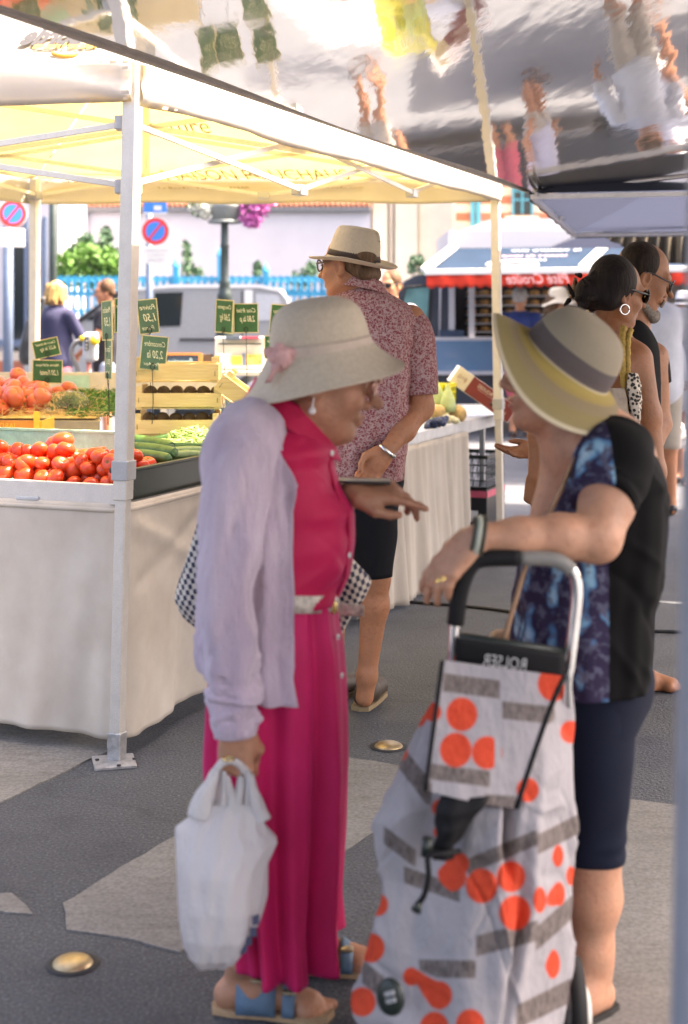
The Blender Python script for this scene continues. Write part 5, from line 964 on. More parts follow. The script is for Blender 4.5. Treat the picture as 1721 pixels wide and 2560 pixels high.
# ================================================================ people: helpers
def head(S, c, f, up, s=1.0, nose=1.0, jaw=1.0, k=.02):
    """skull and face in the frame f (forward), up; returns a placing function (right, forward, up)"""
    f = unit(f); up = unit(np.asarray(up, float) - np.dot(up, f) * f); r = np.cross(f, up); H = lambda a, b, z: np.asarray(c) + s * (a * r + b * f + z * up); ax = (r, f, up)
    S.ell(H(0, -.012, .036), np.array([.074, .094, .088]) * s, ax, k); S.ell(H(0, .030, -.026), np.array([.058, .060, .074]) * s, ax, .03 * s)
    for q in (-1, 1):
        S.cone(H(q * .052, -.008, -.048), .017 * s, H(q * .018, .060, -.088), .015 * s * jaw, .03 * s); S.ell(H(q * .036, .060, -.024), .024 * s, None, .025 * s)
        S.cone(H(q * .012, .086, .030), .010 * s, H(q * .046, .070, .030), .010 * s, .02 * s)
        S.ell(H(q * .031, .094, .006), np.array([.019, .016, .013]) * s, ax, .012 * s, -1); S.ell(H(q * .031, .074, .007), .0135 * s, None, .004)
        S.ell(H(q * .078, -.008, -.008), np.array([.010, .021, .033]) * s, ax, .012 * s); S.ell(H(q * .084, -.004, -.006), np.array([.006, .010, .018]) * s, ax, .006, -1)
        S.ell(H(q * .011, .098, -.030), .009 * s, None, .008 * s)
    S.cone(H(0, .084, .014), .0075 * s, H(0, .086 + .032 * nose, -.022), .0105 * s, .010 * s)
    S.cone(H(-.018, .082, -.054), .007 * s, H(.018, .082, -.054), .007 * s, .010); S.ell(H(0, .092, -.053), np.array([.017, .009, .0055]) * s, ax, .006); S.ell(H(0, .090, -.064), np.array([.017, .009, .006]) * s, ax, .006)
    S.ell(H(0, .100, -.0585), np.array([.022, .007, .0018]) * s, ax, .003, -1)
    S.ell(H(0, .073, -.090), np.array([.019, .016, .016]) * s * jaw, ax, .022 * s)
    return H
def hand(S, w, d, n, side, curl=(.4, .4, .4, .4), thumb=.5, s=1.0, spread=.10, first=None):
    """w wrist, d hand direction, n palm side, side +1/-1 which way the thumb lies along d x n"""
    d = unit(d); n = unit(np.asarray(n, float) - np.dot(n, d) * d); t = np.cross(d, n) * side; w = np.asarray(w, float); Q = lambda a, b, c: w + s * (a * d + b * t + c * n)
    ks = [(.086, .028), (.090, .009), (.086, -.010), (.078, -.027)]; ln = [.072, .080, .074, .058]; tips = []
    for i, (a, b) in enumerate(ks):
        S.cone(Q(.012, b * .62, 0), .0155 * s, Q(a, b, 0), .0115 * s, .014 * s); p = Q(a, b, 0); ang = 0.0; dd = unit(d + t * (b / .028) * spread); c_ = curl[i]
        for j, fr in enumerate((.45, .31, .24)):
            ang += c_ * (1.0, 1.15, .7)[j]; q = p + s * ln[i] * fr * (dd * math.cos(ang) + n * math.sin(ang)); S.cone(p, (.0098, .0088, .0078)[j] * s, q, (.0088, .0078, .0068)[j] * s, .006); p = q
        tips.append(p)
    S.ell(Q(.040, .004, .004), np.array([.040, .034, .015]) * s, (d, t, n), .015)
    p0 = Q(.018, .026, .006); p1 = Q(.050, .050 - .01 * thumb, .016 + .012 * thumb); p2 = Q(.080, .052 - .03 * thumb, .022 + .025 * thumb); p3 = Q(.100, .046 - .045 * thumb, .026 + .03 * thumb)
    S.cone(p0, .017 * s, p1, .0125 * s, .016); S.cone(p1, .0115 * s, p2, .0098 * s, .006); S.cone(p2, .0095 * s, p3, .0075 * s, .006)
    return tips
def foot(S, ankle, toe_dir, L=.235, s=1.0):
    a = np.asarray(ankle, float); d = unit(A3(toe_dir[0], toe_dir[1], 0)); sd = A3(-d[1], d[0], 0); g = lambda x, y, z: A3(*(a + d * x + sd * y)[:2], z)
    S.ell(g(-.025, 0, .036), np.array([.036, .030, .034]), (d, sd, ZV), .03); S.cone(A3(a[0], a[1], .09), .034, g(.03, 0, .055), .034, .03); S.cone(g(.03, 0, .050), .036, g(L * .60, 0, .028), .026, .03)
    S.cone(g(L * .52, .02, .024), .020, g(L * .56, -.025, .022), .019, .02)
    for i, y in enumerate((.028, .012, -.003, -.017, -.030)): S.cone(g(L * .58, y * .9, .022), .012, g(L * (.77 - .035 * i), y, .015), .0105 - .0008 * i, .007)
    return g
def sandal(parent, g, L, strap_m, sole_m, z0=0.0, buckle=None, bands=((.05, .085), (.105, .135))):
    out = [(-.065, 0), (-.058, .026), (-.02, .034), (.05, .034), (.10, .042), (.145, .046), (.18, .034), (.195, 0.005), (.185, -.030), (.15, -.044), (.10, -.040), (.05, -.032), (-.02, -.033), (-.058, -.025)]
    p = [g(x, y, 0)[:2] for x, y in out]; fr = mk('sandal', poly([tuple(q) for q in p], .002, .016), sole_m, parent, smooth=False)
    for x0, x1 in bands:
        h = .088 if x0 < .06 else .062
        V, Fc = sheet(lambda s, t: g(x0 + (x1 - x0) * t + .02 * s * 0, .043 * math.cos(math.pi * s), .014 + (h - .010 * t * 2) * math.sin(math.pi * s) ** .7), 22, 4, .003); st_ = mk('strap', (V, Fc), strap_m, fr)
        if buckle: mk('buckle', boxm(g((x0 + x1) / 2, -.028, .014 + h * .78), unit(g(1, 0, 0) - g(0, 0, 0)) * .014, unit(g(0, 1, 0) - g(0, 0, 0)) * .012, ZV * .004, .003), buckle, fr)
    return fr
def spectacles(parent, H, m, lens=None, w=.026, h=.020, zoff=.006, temple=True, thick_=.0022):
    g = None
    for q in (-1, 1):
        ring = tube([H(q * .033 + w * math.cos(a), .104 - .010 * abs(math.cos(a)) * (1 if q * math.cos(a) > 0 else 0), zoff + h * math.sin(a)) for a in np.linspace(0, 6.283, 21)], thick_, 6)
        g = mk('glasses', join(ring, tube([H(0, .112, zoff + .004), H(q * .009, .108, zoff + .003)], thick_, 6), tube([H(q * .058, .098, zoff + .005), H(q * .078, .045, zoff + .006), H(q * .083, -.005, zoff + .010), H(q * .080, -.02, zoff - .008)], thick_ * 1.1, 6, 3)), m, parent)
        if lens is not None: mk('lens', thick((np.array([H(q * .033 + w * .96 * math.cos(a), .1035 - .009 * abs(math.cos(a)) * (1 if q * math.cos(a) > 0 else 0), zoff + h * .96 * math.sin(a)) for a in np.linspace(0, 6.283, 21)[:-1]]), [tuple(range(20))]), .001), lens, g, smooth=False)
M = Mat('clear_lens'); M.set(Roughness=.03); M.color((.9, .92, .92)); M.b.inputs['Alpha'].default_value = .18; clear_lens = M.m
dark_lens = simple('dark_lens', (.008, .008, .009), rough=.05, var=0); frame_m = simple('brown_frame', (.10, .06, .04), rough=.3, var=.2); black_f = simple('black_frame', (.012,) * 3, rough=.25, var=0); rose = simple('rose_gold_frame', (.62, .36, .27), rough=.25, metal=.6, var=0); gold_m = simple('gold', (.75, .55, .22), rough=.2, metal=1.0, var=0); pearl = simple('pearl', (.8, .77, .74), rough=.15, var=0); silver = simple('silver', (.7, .7, .7), rough=.2, metal=1, var=0)
sk_pale = skin('fair_old_skin', (.49, .25, .15), .28); sk_pink = skin('sunned_skin', (.54, .295, .185), .25); sk_tan = skin('tanned_skin', (.27, .108, .040)); sk_olive = skin('olive_skin', (.33, .145, .066)); sk_man = skin('reddish_skin', (.47, .215, .11))
def folds(seed, amp, nf=7, tw=2.0, grow=1.0):
    rg = np.random.RandomState(seed); ph = rg.rand(8) * 6.28; k = rg.randint(nf - 3, nf + 6, 5)
    def d(th, t): return amp * (t ** grow) * (np.sin(k[0] * th + ph[0] + tw * t) + .6 * np.sin(k[1] * th + ph[1] - tw * t * 1.3) + .5 * np.sin((k[2] + 5) * th + ph[2]) + .35 * np.sin(k[3] * th * 2 + ph[3] + 3 * t)) / 1.6
    return d
def wrinkle(seed, amp, fr=26):
    rg = np.random.RandomState(seed); ph = rg.rand(6) * 6.28
    def d(th, t): return amp * (np.sin(fr * t + 2 * np.sin(th + ph[0]) + ph[1]) * (.5 + .5 * np.sin(th * 2 + ph[2])) + .6 * np.sin(fr * 1.7 * t - 3 * np.sin(th + ph[3])) * (.5 + .5 * np.cos(th + ph[4] + 3 * t)) + .5 * np.sin(th * 5 + 4 * t + ph[5]))
    return d
def creased(seed, amp, n=9, axis=3.0):
    rg = np.random.RandomState(seed); c = [(rg.uniform(0, 6.28), rg.uniform(.05, .98), rg.uniform(-axis, axis), rg.uniform(.05, .14), rg.uniform(.25, .8), rg.choice([-1, 1, 1])) for _ in range(n)]
    def d(th, t):
        o = 0 * th
        for a, b, sl, w, L, sg in c:
            x = (th - a + np.pi) % (2 * np.pi) - np.pi; y = t - b - sl * .06 * x; o = o + sg * amp * np.exp(-(np.abs(y) / (w * .22)) ** 1.3) * np.exp(-(x / L) ** 2)
        return o
    return d
def hairm(name, c, dark=.5): return simple(name, c, rough=.62, var=dark, scale=60, stretch=(1, 1, .2), bump=.8, bscale=110, bdist=.006, spec=.15)
def hat_shape(c, up, fwd, prof, N=72, mod=None, ell=1.0, t=.003):
    V, Fc = revolve(prof, c, up, fwd, N, mod, ell); return thick((V, Fc), t)
def prof_smooth(p, n=40):
    q, _ = smooth_path([(a, b, 0) for a, b in p], .01, 8); return [(max(a, .0006), b) for a, b, _ in q]

# ================================================================ woman in the lilac cardigan
wl = thing('person', 'stooped woman in lilac cardigan, magenta dress and beige sun hat', 'person', (-.15, 3.02, 0)); S = Sdf()
Hl = head(S, P(802, 944, 3.03), (.965, .06, -.25), (.25, 0, .965), 1.13, nose=1.0)
S.chain([Hl(0, -.02, -.06), P(742, 1075, 3.04), P(700, 1120, 3.05)], [.052, .052, .075]); S.chain([P(690, 1150, 3.05), P(685, 1300, 3.04), P(690, 1480, 3.03), P(690, 1620, 3.03)], [.11, .115, .105, .115], .06)
S.chain([P(690, 1120, 3.18), P(740, 1190, 3.24), P(800, 1290, 3.25)], [.05, .042, .037]); S.chain([P(800, 1290, 3.25), P(850, 1250, 3.12), P(884, 1228, 3.03)], [.036, .031, .025])
tl = hand(S, P(884, 1228, 3.03), (1, -.06, -.02), (-.05, .5, -1), -1, (.12, .50, .62, .70), .15, 1.0, .12)
S.chain([P(612, 1110, 2.93), P(590, 1240, 2.87), P(570, 1490, 2.83), P(588, 1815, 2.82)], [.05, .042, .036, .024])
hand(S, P(588, 1818, 2.82), (.02, -.02, -1), (.25, 1, .05), 1, (1.15, 1.2, 1.25, 1.25), .9, .97, .03)
S.chain([P(680, 1620, 2.96), P(672, 2050, 2.955), P(612, 2395, 2.945)], [.085, .055, .036], .04); S.chain([P(720, 1620, 3.12), P(745, 2050, 3.14), P(750, 2330, 3.15)], [.085, .055, .036], .04)
gl = foot(S, G(606, 2530), (1, -.14, 0), .245); gl2 = foot(S, A3(*G(752, 2426)[:2], 0), (1, -.05, 0), .235)
mk('body', S.mesh(.004), sk_pale, wl)
dressm = Mat('magenta_crepe'); dressm.color(dressm.ramp(dressm.noise(6, 4), [(.3, (.46, .010, .075)), (.7, (.54, .014, .10))])); dressm.set(Roughness=.55); dressm.b.inputs['Sheen Weight'].default_value = .2; dressm.b.inputs['Sheen Tint'].default_value = (1, .25, .8, 1); dressm.b.inputs['Specular IOR Level'].default_value = .25
dressm.bump(dressm.math('ADD', dressm.math('MULTIPLY', dressm.noise(900, 2), .12), dressm.noise(9, 3, dressm.coord(scale=(1, 1, .25)))), .25, .02); dress_top = dressm.m.copy(); [n_ for n_ in [0]]; dressm = dressm.m
for n_ in dress_top.node_tree.nodes:
    if n_.type == 'VALTORGB': n_.color_ramp.elements[0].color = (.49, .011, .062, 1); n_.color_ramp.elements[1].color = (.58, .015, .085, 1)
for n_ in dressm.node_tree.nodes:
    if n_.type == 'VALTORGB': n_.color_ramp.elements[0].color = (.51, .011, .085, 1); n_.color_ramp.elements[1].color = (.62, .017, .125, 1)
DR = [(1050, 612, 772, 3.04, .08), (1085, 590, 815, 3.04, .125), (1120, 570, 838, 3.04, .15), (1160, 556, 832, 3.04, .148), (1220, 548, 852, 3.035, .150), (1275, 545, 884, 3.03, .150), (1350, 545, 885, 3.03, .148), (1430, 555, 873, 3.03, .15), (1500, 565, 840, 3.03, .14)]
mk('bodice', vloft(DR, 96, 60, 2.2, lambda th, t: wrinkle(4, .0035, 22)(th, t) * (.4 + t) + creased(11, .006, 34, 6)(th, t)), dress_top, wl)
SK = [(1500, 565, 838, 3.03, .138), (1555, 552, 842, 3.03, .150), (1605, 545, 852, 3.03, .16), (1720, 535, 859, 3.03, .165), (1890, 530, 861, 3.03, .165), (2090, 545, 848, 3.03, .165), (2270, 580, 828, 3.03, .17), (2350, 592, 832, 3.03, .175), (2366, 592, 834, 3.03, .175)]
def skf(th, t):
    g = .006 + .016 * t; return g * (np.sin(11 * th + .6) + .55 * np.sin(17 * th + 2.1 + .8 * t) + .35 * np.sin(7 * th + 4)) - .018 * t * np.exp(-((th - 2.35) / .18) ** 2)
V, Fc = vloft(SK, 200, 90, 2.25, skf, caps=(True, False)); nv = 200 * 90
tt = np.clip((np.arctan2(-(V[:, 1] - 3.03), V[:, 0] - V[:, 0].mean())), -3.2, 3.2); low = np.clip((.35 - V[:, 2]) / .3, 0, 1)
V[:, 2] += .045 * low * np.exp(-((tt - 2.75) / .35) ** 2) - .012 * low * np.exp(-((tt - 1.3) / .5) ** 2)
mk('skirt', thick((V, Fc), .003), dressm, wl)
# shirt collar and placket
def ringpt(a, v, k=1.0, rows=DR):
    q = np.array(rows); uL, uR, Yc, b = (np.interp(v, q[:, 0], q[:, i]) for i in (1, 2, 3, 4)); cx = (xu(uL, Yc) + xu(uR, Yc)) / 2; aa = (xu(uR, Yc) - xu(uL, Yc)) / 2; return A3(cx + aa * k * math.cos(a), Yc - b * k * math.sin(a), zv(v, Yc))
def collar_fn(s, t):
    a = math.pi * (-.42 + 1.62 * s); top = P(700, 1030, 3.04); n_ = A3(math.cos(a), -math.sin(a), 0); fr_ = max(0., math.cos(a)); base = A3(xu(728, 3.04), 3.04, zv(1030 + 52 * math.cos(a), 3.04)) + n_ * A3(.072, .074, 0); return base + n_ * (.004 + .030 * t) + A3(0, 0, .030 - (.060 + .030 * fr_) * t)
mk('collar', sheet(collar_fn, 40, 7, .003), dress_top, wl)
pl_ = [(.30 - .02 * i, v) for i, v in enumerate((1140, 1200, 1260, 1330, 1400, 1470, 1500))]
mk('placket', sheet(lambda s, t: ringpt(.12 + .28 * t + .06 * math.sin(s * 3), 1130 + 370 * s, 1.028), 30, 5, .003), dress_top, wl)
def skpt(a, v, k=1.02): return ringpt(a, v, k, SK)
for i, (u, v) in enumerate(((795, 1126), (861, 1376), (851, 1485))): mk('button', revolve([(.0065, 0), (.006, .0025), (.0006, .003)], ringpt(.42, v, 1.045), ringpt(.42, v, 1.1) - ringpt(.42, v, 1.0), (0, 0, 1), 12), pearl, wl)
for v in (1578, 1672): mk('button', revolve([(.0065, 0), (.006, .0025), (.0006, .003)], skpt(.34, v, 1.05), skpt(.34, v, 1.1) - skpt(.34, v, 1.0), (0, 0, 1), 12), pearl, wl)
beltm = simple('pale_snakeskin', (.60, .54, .46), rough=.45, var=.4, scale=70, bump=.25, bscale=90)
bl_ = mk('belt', thick((lambda N: (np.vstack([[ringpt(a, 1486 + 12 * math.cos(a) - 10 * math.sin(a) + w, 1.06, [(1400, 560, 858, 3.03, .142), (1500, 565, 838, 3.03, .138), (1600, 560, 840, 3.03, .142)]) for a in np.linspace(0, 6.283, N, endpoint=False)] for w in (-23, 0, 20)]), grid_faces(3, N, True)))(64), .004), beltm, wl)
mk('buckle', boxm(ringpt(.42, 1494, 1.08, [(1400, 560, 858, 3.03, .142), (1500, 565, 838, 3.03, .138), (1600, 560, 840, 3.03, .142)]), unit(A3(math.sin(.42), math.cos(.42), 0)) * .012, unit(A3(math.cos(.42), -math.sin(.42), 0)) * .004, ZV * .022, .004), gold_m, bl_)
# cardigan
card_m = Mat('lilac_knit'); v_ = card_m.coord(scale=(1, 1, 1)); wv_ = card_m.n('TexWave'); wv_.inputs['Scale'].default_value = 95; wv_.inputs['Distortion'].default_value = 2.5; wv_.inputs['Detail'].default_value = 2; wv_.bands_direction = 'X'; card_m.l(v_, wv_.inputs['Vector'])
card_m.color(card_m.mix(card_m.ramp(card_m.noise(5, 6, card_m.coord(scale=(3, 3, .6))), [(.35, (0, 0, 0)), (.65, (1, 1, 1))]), (.50, .39, .49), (.69, .56, .65))); card_m.set(Roughness=.95); card_m.b.inputs['Sheen Weight'].default_value = .5; card_m.b.inputs['Specular IOR Level'].default_value = .1
card_m.bump(card_m.math('ADD', card_m.math('MULTIPLY', wv_.outputs['Fac'], .35), card_m.math('ADD', card_m.noise(260, 3, v_), card_m.math('MULTIPLY', card_m.noise(16, 4, card_m.coord(scale=(2.2, 2.2, .5))), 5.0))), .6, .008); card_m = card_m.m
CA = [(1022, 602, 720, 3.03, .10), (1035, 585, 752, 3.03, .128), (1060, 566, 790, 3.03, .150), (1100, 545, 830, 3.03, .166), (1160, 523, 850, 3.03, .174), (1230, 513, 872, 3.03, .174), (1350, 509, 890, 3.03, .170), (1500, 503, 884, 3.03, .165), (1580, 494, 886, 3.03, .186), (1640, 498, 890, 3.03, .200), (1672, 505, 894, 3.03, .206)]
fe_v = [1022, 1095, 1190, 1255, 1450, 1620, 1672]; fe_u = [650, 690, 742, 731, 735, 734, 745]
def cspan(t, cx, a):
    v = 1022 + t * 650; x = xu(np.interp(v, fe_v, fe_u), 2.87); c = np.clip((x - cx) / a, -.95, .95); th0 = math.acos(c); return th0, 2 * math.pi - th0 * .8
V, Fc = vloft(CA, 110, 90, 2.1, lambda th, t: folds(8, .017, 9, 1.2, .6)(th, t) + creased(5, .007, 26, 6)(th, t) + .003 * np.sin(30 * t + 3 * np.sin(th * 2)), span=cspan)
dz = np.zeros(len(V)); row = np.repeat(np.arange(90), 110); cidx = np.tile(np.arange(110), 90); dz = -(row / 89.0) ** 4 * (.030 * np.exp(-(cidx / 26.) ** 2) - .055 * np.exp(-((cidx - 60) / 22.) ** 2)); V[:, 2] += dz
mk('cardigan', thick((V, Fc), .005), card_m, wl)
mk('cardigan_yoke', vloft([(1016, 640, 690, 3.03, .05), (1024, 606, 718, 3.03, .10), (1040, 583, 752, 3.03, .140), (1070, 566, 770, 3.03, .165), (1110, 556, 780, 3.03, .16)], 60, 14, 2.1, span=lambda t, cx, a: (1.15, 2 * math.pi - 1.0), caps=(False, False)), card_m, wl)
SLV = [P(640, 1062, 2.945), P(606, 1118, 2.885), P(588, 1230, 2.83), P(578, 1350, 2.81), P(566, 1490, 2.80), P(574, 1600, 2.805), P(582, 1680, 2.815), P(584, 1725, 2.815), P(582, 1760, 2.815), P(586, 1800, 2.815), P(590, 1834, 2.815)]
mk('sleeve', tube(SLV, [.070, .078, .068, .062, .053, .051, .053, .0545, .048, .046, .0395], 40, 12, True, lambda th, t: wrinkle(3, .0036, 30)(th, t) * (.5 + 1.6 * t) + creased(7, .0075, 46, 5)(th, t) + .004 * np.exp(-((t - .735) / .02) ** 2) - .005 * np.exp(-((t - .77) / .014) ** 2)), card_m, wl)
mk('cuff', tube([P(585, 1788, 2.815), P(588, 1812, 2.815), P(590, 1838, 2.815)], [.0485, .0475, .041], 36, 6, True, lambda th, t: .0012 * np.sin(th * 36)), card_m, wl)
# hat
hatm = Mat('beige_felt_straw'); hatm.color(hatm.ramp(hatm.noise(120, 3), [(.3, (.52, .43, .32)), (.7, (.62, .53, .41))])); hatm.set(Roughness=.9); hatm.bump(hatm.noise(260, 3), .3, .004); hatm = hatm.m
hc = P(812, 946, 3.02); hup = unit(A3(-.13, -.06, 1)); hfw = A3(1, .1, 0)
pr = prof_smooth([(.002, .172), (.05, .168), (.085, .148), (.1, .115), (.105, .082), (.110, .066), (.128, .040), (.152, .012), (.172, -.006)])
ht = mk('hat', hat_shape(hc, hup, hfw, pr, 80, lambda th, r, z: np.where(r > .11, -.020 * np.sin(th + .9) * ((r - .11) / .06) * 0 - .016 * ((r - .11) / .062) * (np.sin(th * 1.0 - 1.9)) + .004 * np.sin(3 * th) * ((r - .11) / .06), 0)), hatm, wl)
rb = revolve([(.1065, .082), (.1085, .074), (.1115, .064), (.115, .057)], hc, hup, hfw, 64); mk('ribbon', thick(rb, .003), simple('beige_ribbon', (.60, .48, .38), rough=.6), ht)
petal = simple('pink_silk', (.62, .36, .34), rough=.6, var=.15)
fcen = P(705, 893, 2.925)
for i in range(11):
    a = i * 2.4; rr = .006 + .0022 * i; mk('flower_petal', blobm(fcen + A3(rr * math.cos(a), -.012 + .001 * i, rr * math.sin(a)), (.014, .007, .012), i, .2, 2), petal, ht)
for i, (du, dv) in enumerate(((-22, 38), (-34, 62), (10, 30))): mk('ribbon_tail', sheet(lambda s, t: fcen + A3((du * s + 14 * (t - .5)) / F * 3, -.012 + .006 * math.sin(6 * s + t * 3), -dv * s / F * 3), 8, 4, .002), petal, ht)
spectacles(wl, Hl, rose, clear_lens, zoff=.018, thick_=.0048, w=.031, h=.025)
mk('earring', join(blobm(Hl(.086, -.008, -.045) + A3(0, 0, -.016), (.0085,) * 3, 1, 0, 2), tube([Hl(.086, -.008, -.034), Hl(.086, -.008, -.045) + A3(0, 0, -.01)], .0025, 6)), pearl, wl)
gh = hairm('grey_brown_hair', (.20, .16, .13)); S2 = Sdf(); S2.ell(Hl(0, -.035, .035), (.082, .085, .085), None, .02); S2.cone(Hl(-.045, -.075, -.02), .03, Hl(.045, -.075, -.02), .03, .03); mk('hair', S2.mesh(.005), gh, wl)
mk('finger_ring', tube([P(572, 1900, 2.785) + A3(.0105 * math.cos(a), .012 * math.sin(a), .002) for a in np.linspace(0, 6.283, 15)], .0022, 6), gold_m, wl)
blue_lea = simple('denim_blue_leather', (.10, .17, .25), rough=.6, var=.15); cork = simple('cork_sole', (.42, .28, .16), rough=.85, var=.2, scale=60); brassb = simple('ornate_buckle', (.35, .28, .18), rough=.35, metal=.7, var=.4, scale=80)
sandal(wl, gl, .245, blue_lea, cork, 0, brassb, ((-.005, .078), (.092, .118))); sandal(wl, gl2, .235, blue_lea, cork, 0, brassb, ((-.005, .078), (.092, .118)))
for q in tl[1:]: mk('red_nail', blobm(q + A3(-.002, -.004, .004), (.0055, .005, .004), 1, 0, 2), simple('red_nail_varnish', (.6, .04, .02), rough=.15, var=0), wl)
# phone held flat
mk('phone', boxm(P(905, 1202, 3.03), unit(A3(1, -.05, -.02)) * .062, A3(.03, 1, 0) * .033, A3(.02, 0, 1) * .0032, .0025), blk_card, label='thin dark phone held flat by the woman in the lilac cardigan', cat='phone')
# white carrier bag
bagp = Mat('white_polythene'); bagp.color((.80, .78, .77)); bagp.set(Roughness=.38); bagp.bump(bagp.math('ADD', bagp.math('ABSOLUTE', bagp.math('SUBTRACT', bagp.noise(11, 4, bagp.coord(scale=(1.7, 1, .45))), .5)), bagp.math('MULTIPLY', bagp.math('ABSOLUTE', bagp.math('SUBTRACT', bagp.noise(34, 3), .5)), .35)), .55, .04)
trb = bagp.n('BsdfTranslucent'); trb.inputs[0].default_value = (.8, .78, .76, 1); mxb = bagp.n('MixShader'); mxb.inputs[0].default_value = .45; bagp.l(bagp.b.outputs[0], mxb.inputs[1]); bagp.l(trb.outputs[0], mxb.inputs[2]); bagp.l(mxb.outputs[0], bagp.t.nodes['Material Output'].inputs['Surface']); bagp = bagp.m
Yb_ = 2.80; BG = [(2010, 502, 643, Yb_, .014), (2030, 489, 650, Yb_, .026), (2050, 463, 658, Yb_, .038), (2066, 440, 665, Yb_, .05), (2098, 439, 694, Yb_, .07), (2125, 440, 682, Yb_, .085), (2155, 442, 668, Yb_, .095), (2240, 444, 663, Yb_, .105), (2311, 449, 646, Yb_, .100), (2366, 462, 618, Yb_, .08), (2398, 484, 590, Yb_, .05), (2411, 504, 545, Yb_, .015)]
wb = thing('carrier_bag', 'full white plastic carrier bag hanging from the hand of the woman in lilac', 'plastic bag', P(560, 2412, Yb_))
def bgd(th, t): return .004 * np.sin(5 * th + 4 * t) * (.3 + t) + .0018 * np.sin(13 * th - 6 * t) + .0012 * np.sin(15 * t + 5 * np.sin(3 * th)) * t
mk('bag_body', vloft(BG, 110, 90, 2.0, bgd, sm=1), bagp, wb)
for pts, rr in (([(541, 1925), (528, 1955), (508, 2000), (500, 2040)], [.008, .012, .020, .026]), ([(566, 1940), (572, 1965), (582, 2000), (578, 2030)], [.006, .008, .010, .018]), ([(602, 1942), (600, 1975), (594, 2005), (590, 2030)], [.006, .008, .010, .018]), ([(624, 1938), (632, 1975), (645, 2020), (655, 2050)], [.008, .011, .015, .02])):
    mk('handle', tube([P(u, v, Yb_ - .005) for u, v in pts], rr, 14, 6, True, lambda th, t: .0015 * np.sin(5 * th + 9 * t)), bagp, wb)
for (ua, ub) in ((541, 566), (602, 624)): mk('handle', sheet(lambda s, t: P(ua + (ub - ua) * s + (1 - 2 * s) * -(14 * t) * (1 if ua < 600 else .5), 1928 + 100 * t, Yb_ + .010 * math.sin(s * 6 + t)), 10, 10, .002), bagp, wb)
mk('handle', tube([P(541, 1925, Yb_), P(560, 1905, Yb_), P(590, 1905, Yb_), P(624, 1938, Yb_)], [.008, .008, .008, .008], 8, 5), bagp, wb)
for i, (u, v, r_) in enumerate(((640, 2300, .03), (634, 2330, -.2), (622, 2352, .1), (610, 2372, .3))): mk('printed_mark', boxm(P(u, v, Yb_ - .055 - .006 * (3 - i)), unit(A3(.8, .5, r_)) * .007, unit(A3(-.5, .8, 0)) * .001, ZV * .009), simple('navy_print', (.05, .06, .12), rough=.5, var=.2), wb, smooth=False)
# woven tote behind her
tote_m = Mat('navy_cream_weave'); bt_ = tote_m.n('TexBrick'); bt_.offset = .5; bt_.inputs['Scale'].default_value = 26; bt_.inputs['Color1'].default_value = (.60, .54, .44, 1); bt_.inputs['Color2'].default_value = (.50, .46, .40, 1); bt_.inputs['Mortar'].default_value = (.02, .022, .05, 1); bt_.inputs['Mortar Size'].default_value = .030; bt_.inputs['Brick Width'].default_value = .42; bt_.inputs['Row Height'].default_value = .42
tcx = tote_m.n('TexCoord'); mpx = tote_m.n('Mapping'); mpx.inputs['Rotation'].default_value = (R(90), 0, 0); tote_m.l(tcx.outputs['Object'], mpx.inputs[0]); tote_m.l(mpx.outputs[0], bt_.inputs['Vector']); sx_ = tote_m.n('SeparateXYZ'); tote_m.l(tcx.outputs['Object'], sx_.inputs[0]); fx_ = tote_m.math('SINE', tote_m.math('MULTIPLY', tote_m.math('ADD', sx_.outputs[0], tote_m.math('MULTIPLY', sx_.outputs[2], .25)), 330)); fz_ = tote_m.math('SINE', tote_m.math('MULTIPLY', tote_m.math('SUBTRACT', sx_.outputs[2], tote_m.math('MULTIPLY', sx_.outputs[0], .2)), 260)); tote_m.color(tote_m.ramp(tote_m.math('ADD', tote_m.math('MULTIPLY', fx_, fz_), tote_m.math('MULTIPLY', tote_m.noise(60, 3), .5)), [(.12, (.018, .02, .05)), (.3, (.58, .53, .46))])); tote_m.set(Roughness=.8); tote_m.bump(bt_.outputs[1], -.6, .006); tote_m = tote_m.m
tt_ = thing('tote_bag', 'navy and cream woven tote bag behind the woman in the lilac cardigan', 'bag', P(680, 1580, 3.32)); Yt = 3.33
mk('bag_body', vloft([(1262, 520, 760, Yt, .05), (1300, 498, 800, Yt, .06), (1400, 462, 880, Yt, .075), (1452, 446, 930, Yt, .078), (1500, 437, 912, Yt, .08), (1545, 462, 880, Yt, .075), (1580, 510, 860, Yt, .06), (1602, 560, 850, Yt, .03)], 90, 50, 2.6, lambda th, t: .004 * np.sin(7 * th + 5 * t)), tote_m, tt_)
mk('handle', tube([P(540, 1270, Yt), P(600, 1120, 3.2), P(640, 1050, 3.14), P(690, 1130, 3.22), P(740, 1270, Yt)], .012, 10, 6), tote_m, tt_); mk('pale_band', sheet(lambda s, t: P(838 + 72 * s, 1505 + 8 * s + 34 * t - 6 * s * t, Yt - .095 + .004 * math.sin(9 * s)), 10, 4, .003), beltm, tt_)

